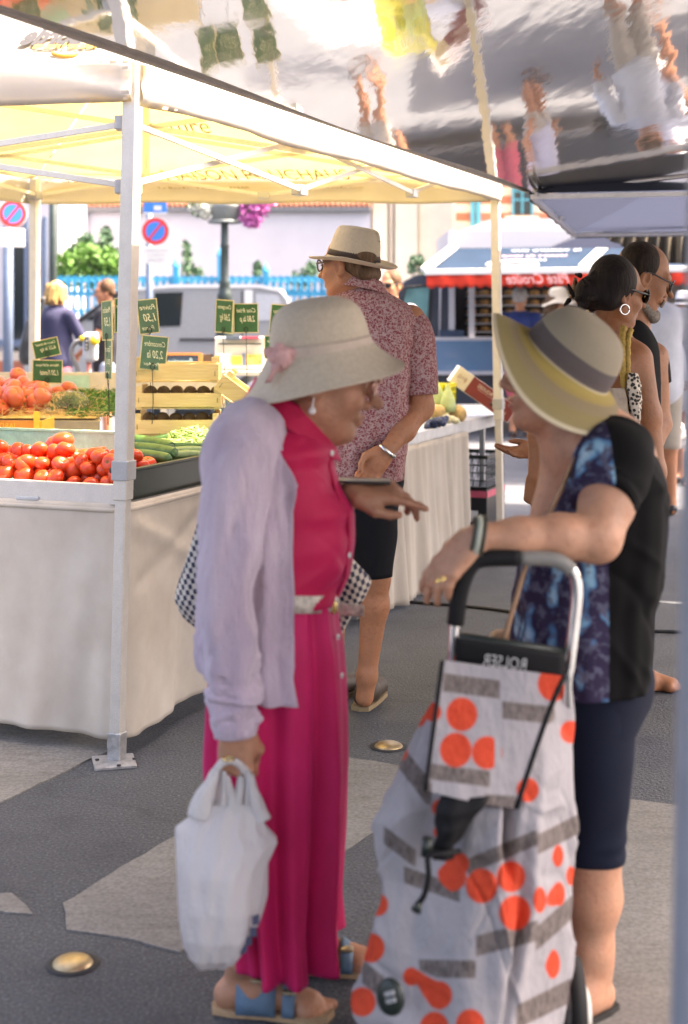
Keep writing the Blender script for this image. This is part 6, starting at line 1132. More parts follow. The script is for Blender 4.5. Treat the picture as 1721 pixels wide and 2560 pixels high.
# ================================================================ woman with the shopping trolley
wt = thing('person', 'woman in wide striped sun hat, blue print and black top, leaning on trolley', 'person', (.5, 3.0, 0)); S = Sdf()
Ht = head(S, P(1402, 940, 2.98), (-.995, -.04, .06), (.06, .02, 1), 1.06, nose=.8)
S.chain([Ht(0, -.02, -.055), P(1442, 1060, 2.99), P(1480, 1130, 3.0)], [.053, .054, .075]); S.cone(Ht(0, .030, -.075), .028, P(1440, 1120, 2.97), .042, .04)
S.chain([P(1500, 1160, 3.0), P(1490, 1320, 3.0), P(1465, 1520, 3.0), P(1455, 1680, 3.0)], [.12, .125, .125, .13], .06); S.cone(P(1470, 1130, 2.90), .05, P(1470, 1130, 3.1), .05, .06)
S.chain([P(1528, 1150, 2.88), P(1518, 1260, 2.80), P(1492, 1345, 2.755)], [.055, .050, .044]); S.chain([P(1492, 1345, 2.755), P(1400, 1342, 2.735), P(1300, 1343, 2.72), P(1195, 1343, 2.70)], [.044, .040, .034, .0265], .03)
hand(S, P(1192, 1345, 2.70), (-.72, -.05, -.69), (.55, .55, -.45), -1, (.28, .32, .36, .40), .15, .98, .08)
S.chain([P(1480, 1140, 3.12), P(1420, 1300, 3.18), P(1350, 1420, 3.1)], [.05, .042, .03])
S.chain([P(1462, 1700, 2.96), P(1475, 2000, 2.955), P(1480, 2140, 2.955), P(1482, 2240, 2.965), P(1478, 2380, 2.965), P(1480, 2470, 2.965)], [.095, .058, .053, .0545, .040, .031], .04); S.chain([P(1440, 1700, 3.10), P(1440, 2050, 3.12), P(1440, 2420, 3.13)], [.095, .057, .035], .04)
gt = foot(S, A3(P(1480, 2500, 2.965)[0], 2.965, 0), (-.75, -.62, 0), .24); gt2 = foot(S, A3(P(1440, 2450, 3.13)[0], 3.13, 0), (-.85, -.4, 0), .24)
mk('body', S.mesh(.004), sk_pink, wt)
top_m = Mat('blue_floral_and_black_jersey'); tco = top_m.n('TexCoord'); vor = top_m.n('TexVoronoi'); vor.inputs['Scale'].default_value = 17; mpv = top_m.n('Mapping'); mpv.inputs['Scale'].default_value = (1, 1, .42); mpv.inputs['Rotation'].default_value = (0, .5, 0); top_m.l(tco.outputs['Object'], mpv.inputs[0])
dis = top_m.n('MixRGB') if False else None; ns = top_m.n('TexNoise'); ns.inputs['Scale'].default_value = 9; top_m.l(tco.outputs['Object'], ns.inputs['Vector']); addv = top_m.n('VectorMath', operation='ADD'); scv = top_m.n('VectorMath', operation='SCALE'); scv.inputs['Scale'].default_value = .16; top_m.l(ns.outputs['Color'], scv.inputs[0]); top_m.l(mpv.outputs[0], addv.inputs[0]); top_m.l(scv.outputs[0], addv.inputs[1]); top_m.l(addv.outputs[0], vor.inputs['Vector'])
petals = top_m.ramp(vor.outputs['Distance'], [(.0, (.46, .60, .66)), (.30, (.24, .44, .58)), (.42, (.07, .17, .32)), (.50, (.032, .024, .055))]); mott = top_m.mix(top_m.ramp(top_m.noise(48, 3), [(.5, (0, 0, 0)), (.62, (1, 1, 1))]), petals, (.10, .10, .15)); blk = top_m.ramp(top_m.attr('back_panel'), [(.498, (0, 0, 0)), (.502, (1, 1, 1))])
top_m.color(top_m.mix(blk, mott, (.0022, .0022, .0026))); top_m.set(Roughness=.85); top_m.b.inputs['Specular IOR Level'].default_value = .15; top_m.bump(top_m.noise(300, 2), .12, .004); top_m = top_m.m
TP = [(1052, 1500, 1556, 3.0, .06), (1066, 1470, 1575, 3.0, .11), (1082, 1440, 1592, 3.0, .145), (1105, 1412, 1612, 3.0, .17), (1160, 1388, 1645, 3.0, .185), (1210, 1370, 1658, 3.0, .18), (1290, 1338, 1664, 2.99, .175), (1341, 1320, 1664, 2.99, .175), (1387, 1303, 1661, 2.99, .175), (1450, 1293, 1650, 2.99, .175), (1505, 1287, 1632, 2.99, .175), (1600, 1284, 1630, 2.99, .18), (1700, 1290, 1612, 2.99, .18)]
V, Fc = vloft(TP, 110, 80, 2.2, lambda th, t: folds(12, .007, 8, 1.5, .8)(th, t) + wrinkle(9, .002, 26)(th, t) + creased(13, .006, 36, 6)(th, t)); V[:, 2] -= .05 * np.exp(-((V[:, 2] - zv(1085, 3)) / .04) ** 2) * (V[:, 0] < xu(1470, 3.0)) * np.clip((xu(1480, 3) - V[:, 0]) / .06, 0, 1)
mk('top', (V, Fc), top_m, wt, attrs={'back_panel': .5 + (V[:, 0] - xu(1520, 2.83)) * 2})
SV, SF = tube([P(1545, 1120, 2.93), P(1532, 1165, 2.86), P(1515, 1225, 2.815), P(1504, 1252, 2.79)], [.075, .083, .073, .066], 40, 10, True, wrinkle(21, .002, 14)); mk('sleeve', (SV, SF), top_m, wt, attrs={'back_panel': .5 + (SV[:, 0] - xu(1527, 2.80)) * 2})
navy = cloth('navy_cotton', (.005, .008, .020), weave=500, wb=.2, sheen=.0)
S3 = Sdf(); S3.ell(P(1452, 1700, 3.02), (.155, .155, .14), None, .05); S3.cone(P(1470, 1720, 2.95), .105, P(1476, 1800, 2.95), .095, .03)
mk('capri_trousers', S3.mesh(.006), navy, wt)
for pts, rr in (([P(1470, 1730, 2.95), P(1478, 1900, 2.945), P(1480, 2060, 2.955), P(1480, 2145, 2.955)], [.103, .086, .073, .070]), ([P(1440, 1720, 3.11), P(1438, 1950, 3.12), P(1438, 2090, 3.12)], [.105, .08, .066])): mk('trouser_leg', tube(pts, rr, 40, 14, True, wrinkle(19, .0025, 18)), navy, wt)
sh = Mat('striped_sun_hat'); a_ = sh.attr('hat_r'); sh.color(sh.mix(sh.noise(220, 3), sh.ramp(a_, [(0, (.31, .265, .205)), (.40, (.33, .285, .22)), (.405, (.115, .095, .10)), (.53, (.125, .10, .105)), (.535, (.55, .48, .34)), (.56, (.38, .29, .085)), (.66, (.35, .26, .08)), (.70, (.26, .20, .12)), (.78, (.28, .22, .13)), (.82, (.29, .23, .10)), (.95, (.31, .25, .12)), (.965, (.62, .54, .40)), (1, (.62, .54, .40))]), (.9, .85, .7), 'MULTIPLY')); sh.set(Roughness=.9); sh.bump(sh.noise(300, 2), .35, .004); sh = sh.m
hup = unit(A3(.585, -.30, .80)); hfw = unit(A3(-.80, -.02, .60)); hc = P(1420, 905, 2.98)
pr = prof_smooth([(.002, .108), (.04, .105), (.072, .090), (.090, .062), (.099, .028), (.103, .0), (.122, -.010), (.148, -.024), (.172, -.040), (.186, -.052)]); pa = np.array(pr); arc_ = np.r_[0, np.cumsum(np.hypot(np.diff(pa[:, 0]), np.diff(pa[:, 1])))]; arc_ /= arc_[-1]
V, Fc = revolve(pr, hc, hup, hfw, 96, lambda th, r, z: np.where(r > .103, ((r - .103) / .082) * (.024 * np.cos(2 * th) + .010 * np.cos(th) + .006 * np.sin(3 * th + 1)), 0)); hr = np.repeat(arc_, 96); base_a = arc_[np.argmin(np.abs(pa[:, 1] - .0))]
hr = np.where(hr < base_a, hr / base_a * .54, .54 + (hr - base_a) / (1 - base_a) * .46); V2, F2 = thick((V, Fc), .0035); ht = mk('hat', (V2, F2), sh, wt, attrs={'hat_r': np.r_[hr, hr]})
S2 = Sdf(); S2.ell(Ht(0, -.010, .0), (.079, .070, .070), None, .02); S2.cone(Ht(-.04, -.045, -.03), .028, Ht(.04, -.045, -.03), .028, .03); mk('hair', S2.mesh(.005), hairm('ash_hair', (.28, .22, .16)), wt)
pale_br = simple('pale_green_bangle', (.42, .45, .36), rough=.25, var=.2); dk_br = simple('dark_cord_bracelet', (.05, .045, .03), rough=.6)
for u, r_, m, w in ((1192, .0345, pale_br, .0055), (1180, .033, dk_br, .004), (1205, .0355, dk_br, .004)):
    c = P(u, 1346, 2.702); mk('bracelet', tube([c + A3(.007 * math.cos(a), r_ * math.sin(a), r_ * 1.15 * math.cos(a)) for a in np.linspace(0, 6.283, 25)], w, 8), m, wt)
mk('finger_ring', tube([P(1101, 1450, 2.655) + A3(.0105 * math.cos(a), .0105 * math.sin(a), .005 * math.cos(a)) for a in np.linspace(0, 6.283, 15)], .0022, 6), gold_m, wt)
wl_s = simple('white_leather', (.62, .60, .55), rough=.5, var=.1); dk_sole = simple('black_sole', (.02, .018, .016), rough=.7); sandal(wt, gt, .24, wl_s, dk_sole); sandal(wt, gt2, .24, wl_s, dk_sole)
lipm = simple('lip_skin', (.36, .10, .075), rough=.4, var=.1)
for H_, w_p in ((Ht, wt), (Hl, wl)): mk('lips', join(blobm(H_(0, .094, -.0535), (.009, .016, .005), 1, 0, 2), blobm(H_(0, .092, -.0640), (.009, .016, .0055), 2, 0, 2)), lipm, w_p)
mk('eyelashes', blobm(Ht(-.032, .092, .008), (.014, .004, .003), 1, 0, 2), black_f, wt)
tanst = simple('tan_leather', (.36, .22, .13), rough=.55, var=.12)
hb = thing('shoulder_bag', 'tan shoulder bag strap worn by the trolley woman', 'bag', P(1330, 1650, 3.22)); mk('bag_body', boxm(P(1330, 1660, 3.26), A3(.10, .02, 0), A3(0, .035, 0), A3(0, 0, .08), .02), tanst, hb)
mk('strap', tube([P(1260, 1600, 2.80), P(1290, 1500, 2.79), P(1323, 1394, 2.79), P(1400, 1230, 2.82), P(1450, 1130, 2.86), P(1510, 1083, 2.93), P(1570, 1092, 3.02)], .0095, 10, 8, True, None, .5), tanst, hb); mk('strap', tube([P(1260, 1600, 2.80), P(1250, 1625, 2.95), P(1300, 1620, 3.2)], .0095, 8, 5), tanst, hb)

# ================================================================ shopping trolley
tro = thing('shopping_trolley', 'grey wheeled shopping trolley bag with red dots and brown bars', 'shopping trolley', (.26, 2.66, 0)); YT_ = 2.66
fab = Mat('dotted_trolley_fabric'); v_ = fab.coord(); hx = fab.ramp(fab.noise(170, 3, fab.coord(scale=(1, 1, .35))), [(.35, (.105, .085, .078)), (.65, (.21, .175, .16))]); base_c = fab.ramp(fab.noise(14, 4), [(.3, (.335, .315, .325)), (.7, (.375, .35, .36))])
c1_ = fab.mix(fab.ramp(fab.attr('bars'), [(.495, (1, 1, 1)), (.505, (0, 0, 0))]), base_c, hx); c2_ = fab.mix(fab.ramp(fab.attr('dots'), [(.495, (1, 1, 1)), (.505, (0, 0, 0))]), c1_, fab.ramp(fab.noise(90, 3), [(.3, (.60, .055, .022)), (.7, (.68, .075, .03))])); fab.color(c2_); fab.set(Roughness=.75); fab.b.inputs['Specular IOR Level'].default_value = .25; fab.bump(fab.math('ADD', fab.math('MULTIPLY', fab.noise(500, 2), .04), fab.noise(9, 4, fab.coord(scale=(1.6, 1.6, .8), rot=(0, .5, 0)))), .5, .03); fab = fab.m
DOTS = [(1385, 1710, 40, 9), (1155, 1786, 39, 9), (1140, 1875, 40, 9), (1218, 1882, 38, 9), (1042, 1790, 26, 9), (1082, 1780, 22, 9), (1427, 1830, 26, 9), (1320, 1975, 28, 9), (1102, 2020, 22, 9), (1100, 2080, 16, 9), (1205, 2215, 40, 9), (1278, 2192, 36, 9), (1288, 2282, 40, 9), (1350, 2250, 30, 9), (1395, 2140, 26, 9), (1398, 2235, 28, 9), (1428, 2190, 22, 9), (1130, 2190, 36, 9), (1145, 2160, 28, 9), (945, 2262, 26, 9), (928, 2370, 34, 9), (1030, 2442, 22, 9), (1098, 2488, 33, 9), (1086, 2568, 36, 9), (1176, 2562, 36, 9), (906, 2505, 34, 9), (1382, 2410, 34, 9), (1000, 1880, 20, 9)]
BARS = [(1108, 1250, 1692, 1738, .13), (1256, 1388, 1760, 1804, .11), (1072, 1225, 1918, 1958, .13), (1212, 1290, 1988, 2022, .05), (1168, 1345, 2110, 2150, -.42), (1345, 1450, 2060, 2110, -.5), (1190, 1345, 2320, 2372, -.25), (1340, 1450, 2270, 2330, -.9), (1048, 1190, 2400, 2445, .02), (960, 1040, 2095, 2140, .75), (1010, 1150, 2190, 2232, .35), (905, 960, 2420, 2480, .8), (1290, 1430, 2480, 2540, -.5), (975, 1080, 1890, 1960, 1.3)]
def prints(V):
    u = CX + F * V[:, 0] / V[:, 1]; v = VH + F * (HC - V[:, 2]) / V[:, 1]; d = np.full(len(V), 999.); b = np.full(len(V), 999.)
    for x, y, r, _ in DOTS: d = np.minimum(d, np.hypot((u - x) / (.55 if x > 1335 and y > 2000 else 1.), (v - y) * .92) - r)
    d = np.where((np.abs(u - 1245) < 8) & (v < 1930) & (v > 1800), 9, d)
    for x0, x1, y0, y1, s in BARS:
        cx, cy = (x0 + x1) / 2, (y0 + y1) / 2; vv = v - s * (u - cx); b = np.minimum(b, np.maximum(np.abs(u - cx) - (x1 - x0) / 2, np.abs(vv - cy) - (y1 - y0) / 2))
    return {'dots': np.clip(.5 + d / 400, 0, 1), 'bars': np.clip(.5 + b / 400, 0, 1)}
TB = [(1672, 1150, 1412, 2.74, .07), (1720, 1108, 1425, 2.73, .085), (1797, 1058, 1432, 2.72, .10), (1910, 1000, 1434, 2.70, .12), (2000, 964, 1436, 2.68, .135), (2046, 945, 1437, 2.68, .14), (2110, 953, 1437, 2.68, .14), (2181, 966, 1436, 2.68, .14), (2237, 958, 1434, 2.68, .145), (2330, 932, 1434, 2.68, .15), (2422, 907, 1434, 2.68, .155), (2507, 880, 1425, 2.68, .16), (2550, 900, 1415, 2.68, .155), (2590, 930, 1400, 2.68, .15)]
def tbd(th, t):
    crease = -.030 * np.exp(-((th - 1.15 + .5 * (t - .5)) / .13) ** 2) * np.exp(-((t - .33) / .13) ** 2) * 2 - .028 * np.exp(-((th - (1.95 + .25 * np.sin(3 * t))) / .12) ** 2) * np.exp(-((t - .40) / .16) ** 2)
    rid = .012 * np.exp(-((th - .62 - .3 * t) / .10) ** 2) * np.exp(-((t - .45) / .3) ** 2) - .014 * np.exp(-((th - .95 - .55 * (t - .6)) / .09) ** 2) * np.exp(-((t - .72) / .2) ** 2) - .010 * np.exp(-((th - 2.25 + .6 * (t - .7)) / .08) ** 2) * np.exp(-((t - .7) / .16) ** 2)
    return 1.5 * crease + 1.7 * rid + creased(17, .007, 40, 8)(th, t) + .004 * np.sin(8 * th + 6 * t) + .0025 * np.sin(17 * t + 4 * np.sin(2 * th)) - .010 * np.exp(-((t - .47) / .03) ** 2) * np.exp(-((th - 1.7) / .5) ** 2)
V, Fc = vloft(TB, 260, 220, 4.5, tbd, sm=3, rot=.62); mk('bag_body', (V, Fc), fab, tro, attrs=prints(V))
def flap(s, t):
    uL = 1111 + (1068 - 1111) * t; uR = 1408 + (1286 - 1408) * t ** .85; vL = 1651 + (1978 - 1651) * t; vR = 1690 + (2022 - 1690) * t; sag = 8 * math.sin(math.pi * s) * t; return P(uL + (uR - uL) * s, vL + (vR - vL) * s + sag * (1 - .5 * t), 2.60 - .065 * t - .004 * math.sin(math.pi * s) + .02 * s + .005 * math.sin(5 * s + 3 * t))
V, Fc = sheet(flap, 150, 150, .006); mk('flap', (V, Fc), fab, tro, attrs=prints(V))
blk_fab = cloth('black_nylon', (.006, .006, .007), weave=500, wb=.2, rough=.6, sheen=.05)
mk('flap_piping', tube([np.array(flap(1, t)) + A3(.003, -.001, 0) for t in np.linspace(0, 1, 12)], .0055, 8), blk_fab, tro); mk('flap_piping', tube([np.array(flap(0, t)) + A3(-.003, -.001, 0) for t in np.linspace(0, 1, 12)], .0045, 8), blk_fab, tro)
mk('opening', vloft([(1990, 1100, 1222, 2.545, .012), (2020, 1090, 1212, 2.545, .02), (2060, 1092, 1170, 2.548, .025), (2110, 1085, 1140, 2.552, .022), (2145, 1080, 1130, 2.555, .015)], 40, 20, 2.2, wrinkle(5, .003, 12)), blk_fab, tro)
mk('drawcord_stopper', tube([P(1070, 2095, 2.53), P(1066, 2140, 2.53)], .010, 12), black_pl, tro); mk('drawcord', tube([P(1150, 2128, 2.54), P(1110, 2135, 2.52), P(1072, 2140, 2.515), P(1072, 2190, 2.51), P(1062, 2235, 2.512), P(1046, 2262, 2.515)], .0055, 8, 6), blk_fab, tro); mk('cord_end', tube([P(1050, 2255, 2.515), P(1040, 2278, 2.515)], [.006, .010], 10), black_pl, tro)
mk('round_badge', revolve([(.0005, .010), (.024, .010), (.031, .006), (.033, 0)][::-1], P(978, 2492, 2.545), unit(A3(-.5, -.86, .1)), (0, 0, 1), 30, ell=.85), black_pl, tro); mk('badge_mark', boxm(P(974, 2484, 2.53), unit(A3(.8, -.4, .4)) * .010, unit(A3(.4, .85, 0)) * .0015, unit(A3(-.3, 0, .9)) * .004), grey_pl, tro, smooth=False); mk('badge_mark', boxm(P(978, 2502, 2.53), unit(A3(.8, -.4, .4)) * .010, unit(A3(.4, .85, 0)) * .0015, unit(A3(-.3, 0, .9)) * .004), grey_pl, tro, smooth=False)
chrome = simple('chromed_tube', (.72, .72, .72), rough=.12, metal=1.0, var=.05); Yh = 2.70
hnd = [P(1136, 1720, Yh + .02), P(1136, 1640, Yh), P(1139, 1560, Yh - .005), P(1150, 1480, Yh - .01), P(1172, 1420, Yh - .012), P(1205, 1397, Yh - .012), P(1300, 1394, Yh - .012), P(1390, 1400, Yh - .012), P(1430, 1425, Yh - .012), P(1443, 1475, Yh - .01), P(1436, 1560, Yh - .005), P(1424, 1660, Yh), P(1416, 1740, Yh + .02)]
mk('frame_tube', tube([A3(xu(1130, 2.85), 2.85, .03)] + [P(1134, 2100, 2.85)] + hnd + [P(1414, 2100, 2.85), A3(xu(1412, 2.85), 2.85, .03)], .0115, 14, 8), chrome, tro); mk('grip', tube(hnd[2:7], [.0165] * 5, 14, 6), blk_fab, tro); mk('grip', tube(hnd[6:9], [.0145] * 3, 14, 6), simple('grey_grip', (.22, .21, .19), rough=.5), tro)
mk('cross_panel', sheet(lambda s, t: P(1140 + 272 * s, 1594 + 42 * s + (58 + 0 * s) * t, Yh - .018 - .008 * math.sin(math.pi * s)), 16, 6, .008), blk_fab, tro); mk('cross_bar', tube([P(1140, 1590, Yh), P(1412, 1632, Yh)], .009, 10), black_pl, tro)
mk('lettering', text('ROLSER', P(1262, 1655, Yh - .034), unit(A3(-1, 0, .12)), unit(A3(.1, 0, 1)), .082, .022), white_s, tro, smooth=False)
mk('axle', tube([(xu(1120, 2.85), 2.85, .085), (xu(1425, 2.85), 2.85, .085)], .008, 8), chrome, tro); mk('foot_stand', tube([A3(xu(1000, 2.62), 2.62, .10), A3(xu(1000, 2.6), 2.58, .012), A3(xu(1380, 2.6), 2.58, .012), A3(xu(1380, 2.62), 2.62, .10)], .008, 8, 4), chrome, tro)
for u in (1110, 1436):
    w_ = mk('wheel', tube([(xu(u, 2.85) - .014, 2.85, .085), (xu(u, 2.85) + .014, 2.85, .085)], .083, 26), tyre, tro); mk('rim', tube([(xu(u, 2.85) - .016, 2.85, .085), (xu(u, 2.85) + .016, 2.85, .085)], .055, 20), grey_pl, w_)
# ================================================================ man in the panama hat
mn = thing('person', 'tall man from behind in red patterned shirt, black shorts and pale banded hat', 'person', (.08, 5.23, 0)); S = Sdf(); fm = (-.86, .50, -.06)
Hm = head(S, P(872, 668, 5.23), fm, (-.02, .05, 1), 1.03)
S.chain([Hm(0, -.015, -.06), P(900, 735, 5.24), P(910, 790, 5.25)], [.054, .056, .09]); S.chain([P(910, 830, 5.26), P(905, 1000, 5.25), P(900, 1180, 5.25)], [.14, .135, .13], .06)
S.chain([P(1025, 800, 5.24), P(1046, 900, 5.24), P(1052, 1018, 5.22)], [.058, .052, .045]); S.chain([P(1052, 1018, 5.22), P(1010, 1075, 5.14), P(967, 1126, 5.06)], [.045, .040, .028])
hand(S, P(965, 1130, 5.06), (-.62, -.10, -.78), (.05, -1, .05), 1, (.55, .6, .65, .65), .3, 1.08, .06)
S.chain([P(800, 800, 5.26), P(790, 1000, 5.28), P(880, 1120, 5.12)], [.055, .045, .03])
S.chain([P(932, 1230, 5.25), P(936, 1440, 5.25), P(936, 1515, 5.26), P(918, 1690, 5.26), P(912, 1745, 5.26)], [.10, .057, .052, .034, .033], .03); S.chain([P(850, 1230, 5.30), P(835, 1440, 5.34), P(830, 1690, 5.40)], [.10, .06, .036], .03)
mk('body', S.mesh(.0055), sk_man, mn)
shm = Mat('red_paisley_cotton'); vv_ = shm.n('TexVoronoi'); vv_.feature = 'DISTANCE_TO_EDGE'; vv_.inputs['Scale'].default_value = 75; ww = shm.n('TexNoise'); ww.inputs['Scale'].default_value = 25; mm = shm.n('VectorMath', operation='ADD'); m2 = shm.n('VectorMath', operation='SCALE'); m2.inputs['Scale'].default_value = .05; tcc = shm.n('TexCoord'); shm.l(tcc.outputs['Object'], ww.inputs['Vector']); shm.l(ww.outputs['Color'], m2.inputs[0]); shm.l(tcc.outputs['Object'], mm.inputs[0]); shm.l(m2.outputs[0], mm.inputs[1]); shm.l(mm.outputs[0], vv_.inputs['Vector'])
pat = shm.ramp(vv_.outputs['Distance'], [(.02, (.50, .36, .34)), (.10, (.30, .075, .085)), (.30, (.22, .035, .05)), (.42, (.42, .22, .22))]); shm.color(shm.mix(shm.ramp(shm.noise(90, 3), [(.48, (0, 0, 0)), (.60, (.8,) * 3)]), pat, (.52, .36, .34))); shm.set(Roughness=.85); shm.bump(shm.noise(10, 4, shm.coord(scale=(2, 2, .7))), .3, .03); shm = shm.m
MS = [(712, 882, 936, 5.24, .06), (722, 866, 952, 5.24, .075), (740, 838, 985, 5.24, .11), (765, 808, 1022, 5.24, .135), (800, 786, 1046, 5.24, .15), (850, 778, 1045, 5.24, .16), (930, 776, 1034, 5.24, .16), (1030, 780, 1026, 5.24, .155), (1120, 784, 1018, 5.24, .15), (1175, 786, 1014, 5.24, .155), (1196, 788, 1012, 5.24, .155)]
mk('shirt', vloft(MS, 100, 70, 2.4, lambda th, t: folds(31, .009, 7, 2.0, .6)(th, t) + wrinkle(33, .003, 20)(th, t) + creased(37, .010, 34, 6)(th, t)), shm, mn)
mk('shirt_sleeve', tube([P(985, 792, 5.24), P(1028, 830, 5.24), P(1047, 910, 5.23), P(1053, 988, 5.22)], [.062, .080, .070, .064], 34, 10, True, wrinkle(35, .003, 16)), shm, mn)
mk('shirt_collar', sheet(lambda s, t: (lambda a: P(905, 712 + 16 * math.cos(a - .4), 5.24) + A3(.062 * math.cos(a), .062 * math.sin(a), .028 - .05 * t) + A3(math.cos(a), math.sin(a), 0) * (.012 + .030 * t))(-2.6 + 4.6 * s), 34, 5, .003), shm, mn)
blk_sh = cloth('charcoal_cotton', (.009, .0095, .012), weave=400, wb=.2, sheen=.0)
S3 = Sdf(); S3.ell(P(900, 1200, 5.26), (.165, .15, .12), None, .05); mk('shorts_seat', S3.mesh(.01), blk_sh, mn)
for cc_, rr in (([P(928, 1200, 5.24), P(930, 1320, 5.24), P(932, 1440, 5.24)], [.110, .094, .074]), ([P(852, 1200, 5.3), P(842, 1330, 5.33), P(838, 1440, 5.35)], [.110, .094, .078])): mk('shorts_leg', tube(cc_, rr, 36, 10, True, wrinkle(41, .003, 12)), blk_sh, mn)
straw_p = simple('panama_straw', (.62, .52, .38), rough=.8, var=.06, scale=80, bump=.15, bscale=200); hc = P(884, 652, 5.23); hup = unit(A3(.17, -.10, 1)); hfw = unit(A3(-.95, .25, .16))
pr = prof_smooth([(.002, .112), (.03, .116), (.060, .124), (.078, .112), (.088, .07), (.094, .03), (.099, .004), (.112, -.002), (.140, -.006), (.160, .000), (.165, .004)])
ht = mk('hat', hat_shape(hc, hup, hfw, pr, 72, lambda th, r, z: np.where(r > .1, (r - .1) / .065 * (-.018 * np.cos(th) * (np.cos(th) > 0) + .012 * np.sin(th) ** 2), np.where(z > .06, -.022 * np.exp(-(np.sin(th) * r / .022) ** 2) * (z > .09), 0)), 1.0), straw_p, mn)
mk('hat_band', thick(revolve([(.0905, .048), (.0945, .028), (.099, .010)], hc, hup, hfw, 60), .003), simple('dark_brown_band', (.035, .02, .018), rough=.6), ht)
S2 = Sdf(); S2.ell(Hm(0, -.035, .03), (.081, .082, .085), None, .02); S2.cone(Hm(-.04, -.082, -.03), .026, Hm(.04, -.082, -.03), .026, .03); mk('hair', S2.mesh(.006), hairm('brown_hair', (.14, .085, .05)), mn)
spectacles(mn, Hm, frame_m, clear_lens, zoff=.012, thick_=.003)
mk('wristwatch', tube([P(967, 1126, 5.06) + .033 * (math.cos(a) * unit(A3(.75, 0, -.62)) + math.sin(a) * A3(0, 1, 0)) for a in np.linspace(0, 6.283, 25)], .008, 8), silver, mn)
shoe_m = simple('brown_shoe_leather', (.055, .036, .022), rough=.6, var=.2, scale=30, bump=.1); sole_m = simple('tan_sole', (.30, .22, .12), rough=.8)
def shoe(par, a, d, L=.29):
    d = unit(A3(*d, 0)); sd = A3(-d[1], d[0], 0); a = A3(a[0], a[1], 0); g = lambda x, y, z: a + d * x + sd * y + ZV * z; S = Sdf(); S.cone(g(-.04, 0, .05), .036, g(.03, 0, .052), .040, .03); S.cone(g(.03, 0, .045), .042, g(L - .11, 0, .032), .036, .03); S.ell(g(0, 0, .115), (.055, .045, .035), (d, sd, ZV), .01, -1); S.ell(g(.02, 0, -.03), (.4, .2, .037), (d, sd, ZV), .004, -1)
    s_ = mk('shoe', S.mesh(.005), shoe_m, par); out = [(-.082, 0), (-.07, .034), (0, .042), (.08, .045), (.15, .042), (.20, .018), (.205, -.01), (.16, -.042), (.08, -.044), (0, -.042), (-.07, -.034)]; mk('sole', poly([tuple(g(x, y, 0)[:2]) for x, y in out], .001, .018), sole_m, s_, smooth=False)
    mk('lace', join(*[tube([g(.035 + .022 * i, -.02, .088 - .010 * i), g(.045 + .022 * i, 0, .094 - .011 * i), g(.035 + .022 * i, .02, .088 - .010 * i)], .003, 5, 3) for i in range(3)]), sole_m, s_)
shoe(mn, G(914, 1766), (.30, .95)); shoe(mn, A3(P(828, 1750, 5.42)[0], 5.42, 0), (.5, .8))

# ================================================================ woman with the dark bun
bn = thing('person', 'tanned woman from behind with dark bun, hoop earring and bare shoulders', 'person', (.88, 4.95, 0)); S = Sdf(); Hb = head(S, P(1540, 735, 4.95), (.92, .36, -.16), (.14, .0, 1), 1.0)
S.chain([Hb(0, -.02, -.06), P(1530, 830, 4.97), P(1510, 900, 4.98)], [.048, .048, .07]); S.chain([P(1485, 930, 4.98), P(1475, 1080, 4.98), P(1470, 1250, 4.98), P(1470, 1400, 4.98)], [.11, .105, .10, .12], .06); S.cone(P(1390, 900, 4.99), .05, P(1580, 895, 4.96), .055, .07); S.cone(P(1440, 930, 4.95), .07, P(1550, 930, 4.94), .07, .06)
S.chain([P(1592, 900, 4.94), P(1618, 1040, 4.92), P(1632, 1180, 4.9), P(1600, 1400, 4.8)], [.056, .047, .043, .028]); S.chain([P(1390, 905, 4.98), P(1362, 1040, 4.97), P(1352, 1090, 4.96), P(1340, 1190, 4.93)], [.054, .043, .040, .0275])
hand(S, P(1339, 1192, 4.93), (-.05, -.03, -1), (.35, .9, 0), 1, (1.0, 1.1, 1.15, 1.2), .8, 1.0, .03)
S.chain([P(1440, 1450, 4.98), P(1440, 1900, 4.99), ], [.10, .05]); S.chain([P(1500, 1450, 4.98), P(1505, 1900, 4.99)], [.10, .05])
for u, Yq in ((1440, 4.99), (1505, 4.99)): S.cone(P(u, 1800, Yq), .05, A3(xu(u, Yq), Yq, .08), .034, .03); foot(S, A3(xu(u, Yq), Yq, 0), (.2, 1, 0))
mk('body', S.mesh(.006), sk_tan, bn)
croc = simple('cream_crochet', (.48, .36, .20), rough=.9, var=.3, scale=120, bump=.5, bscale=160)
mk('dress', vloft([(1040, 1400, 1560, 4.98, .10), (1100, 1384, 1572, 4.98, .125), (1200, 1376, 1572, 4.98, .13), (1350, 1366, 1580, 4.98, .15), (1600, 1360, 1590, 4.98, .16), (1740, 1358, 1592, 4.98, .165)], 70, 40, 2.2, folds(51, .006, 8)), croc, bn)
dkh = hairm('black_hair', (.012, .008, .007), .6); S2 = Sdf(); S2.ell(Hb(0, -.022, .042), (.084, .100, .094), None, .02); S2.ell(Hb(0, -.10, -.01), (.055, .05, .055), None, .03); S2.cone(Hb(-.05, -.05, -.03), .035, Hb(.05, -.05, -.03), .035, .03); rg = np.random.RandomState(9)
for i in range(26): q = rg.normal(size=3) * A3(.034, .024, .040); p_ = Hb(q[0], -.125 + q[1], -.02 + q[2]); S2.cone(p_, .010, p_ + rg.normal(size=3) * .022, .005, .006)
S2.ell(Hb(0, .095, -.02), (.06, .05, .075), None, .015, -1); mk('hair', S2.mesh(.005), dkh, bn)
mk('hair_clip', tube([Hb(-.05, -.14, .03), Hb(-.062, -.13, 0), Hb(-.05, -.145, -.04)], [.006, .010, .005], 8, 5), simple('tortoiseshell', (.22, .10, .03), rough=.2, var=.7, scale=60), bn)
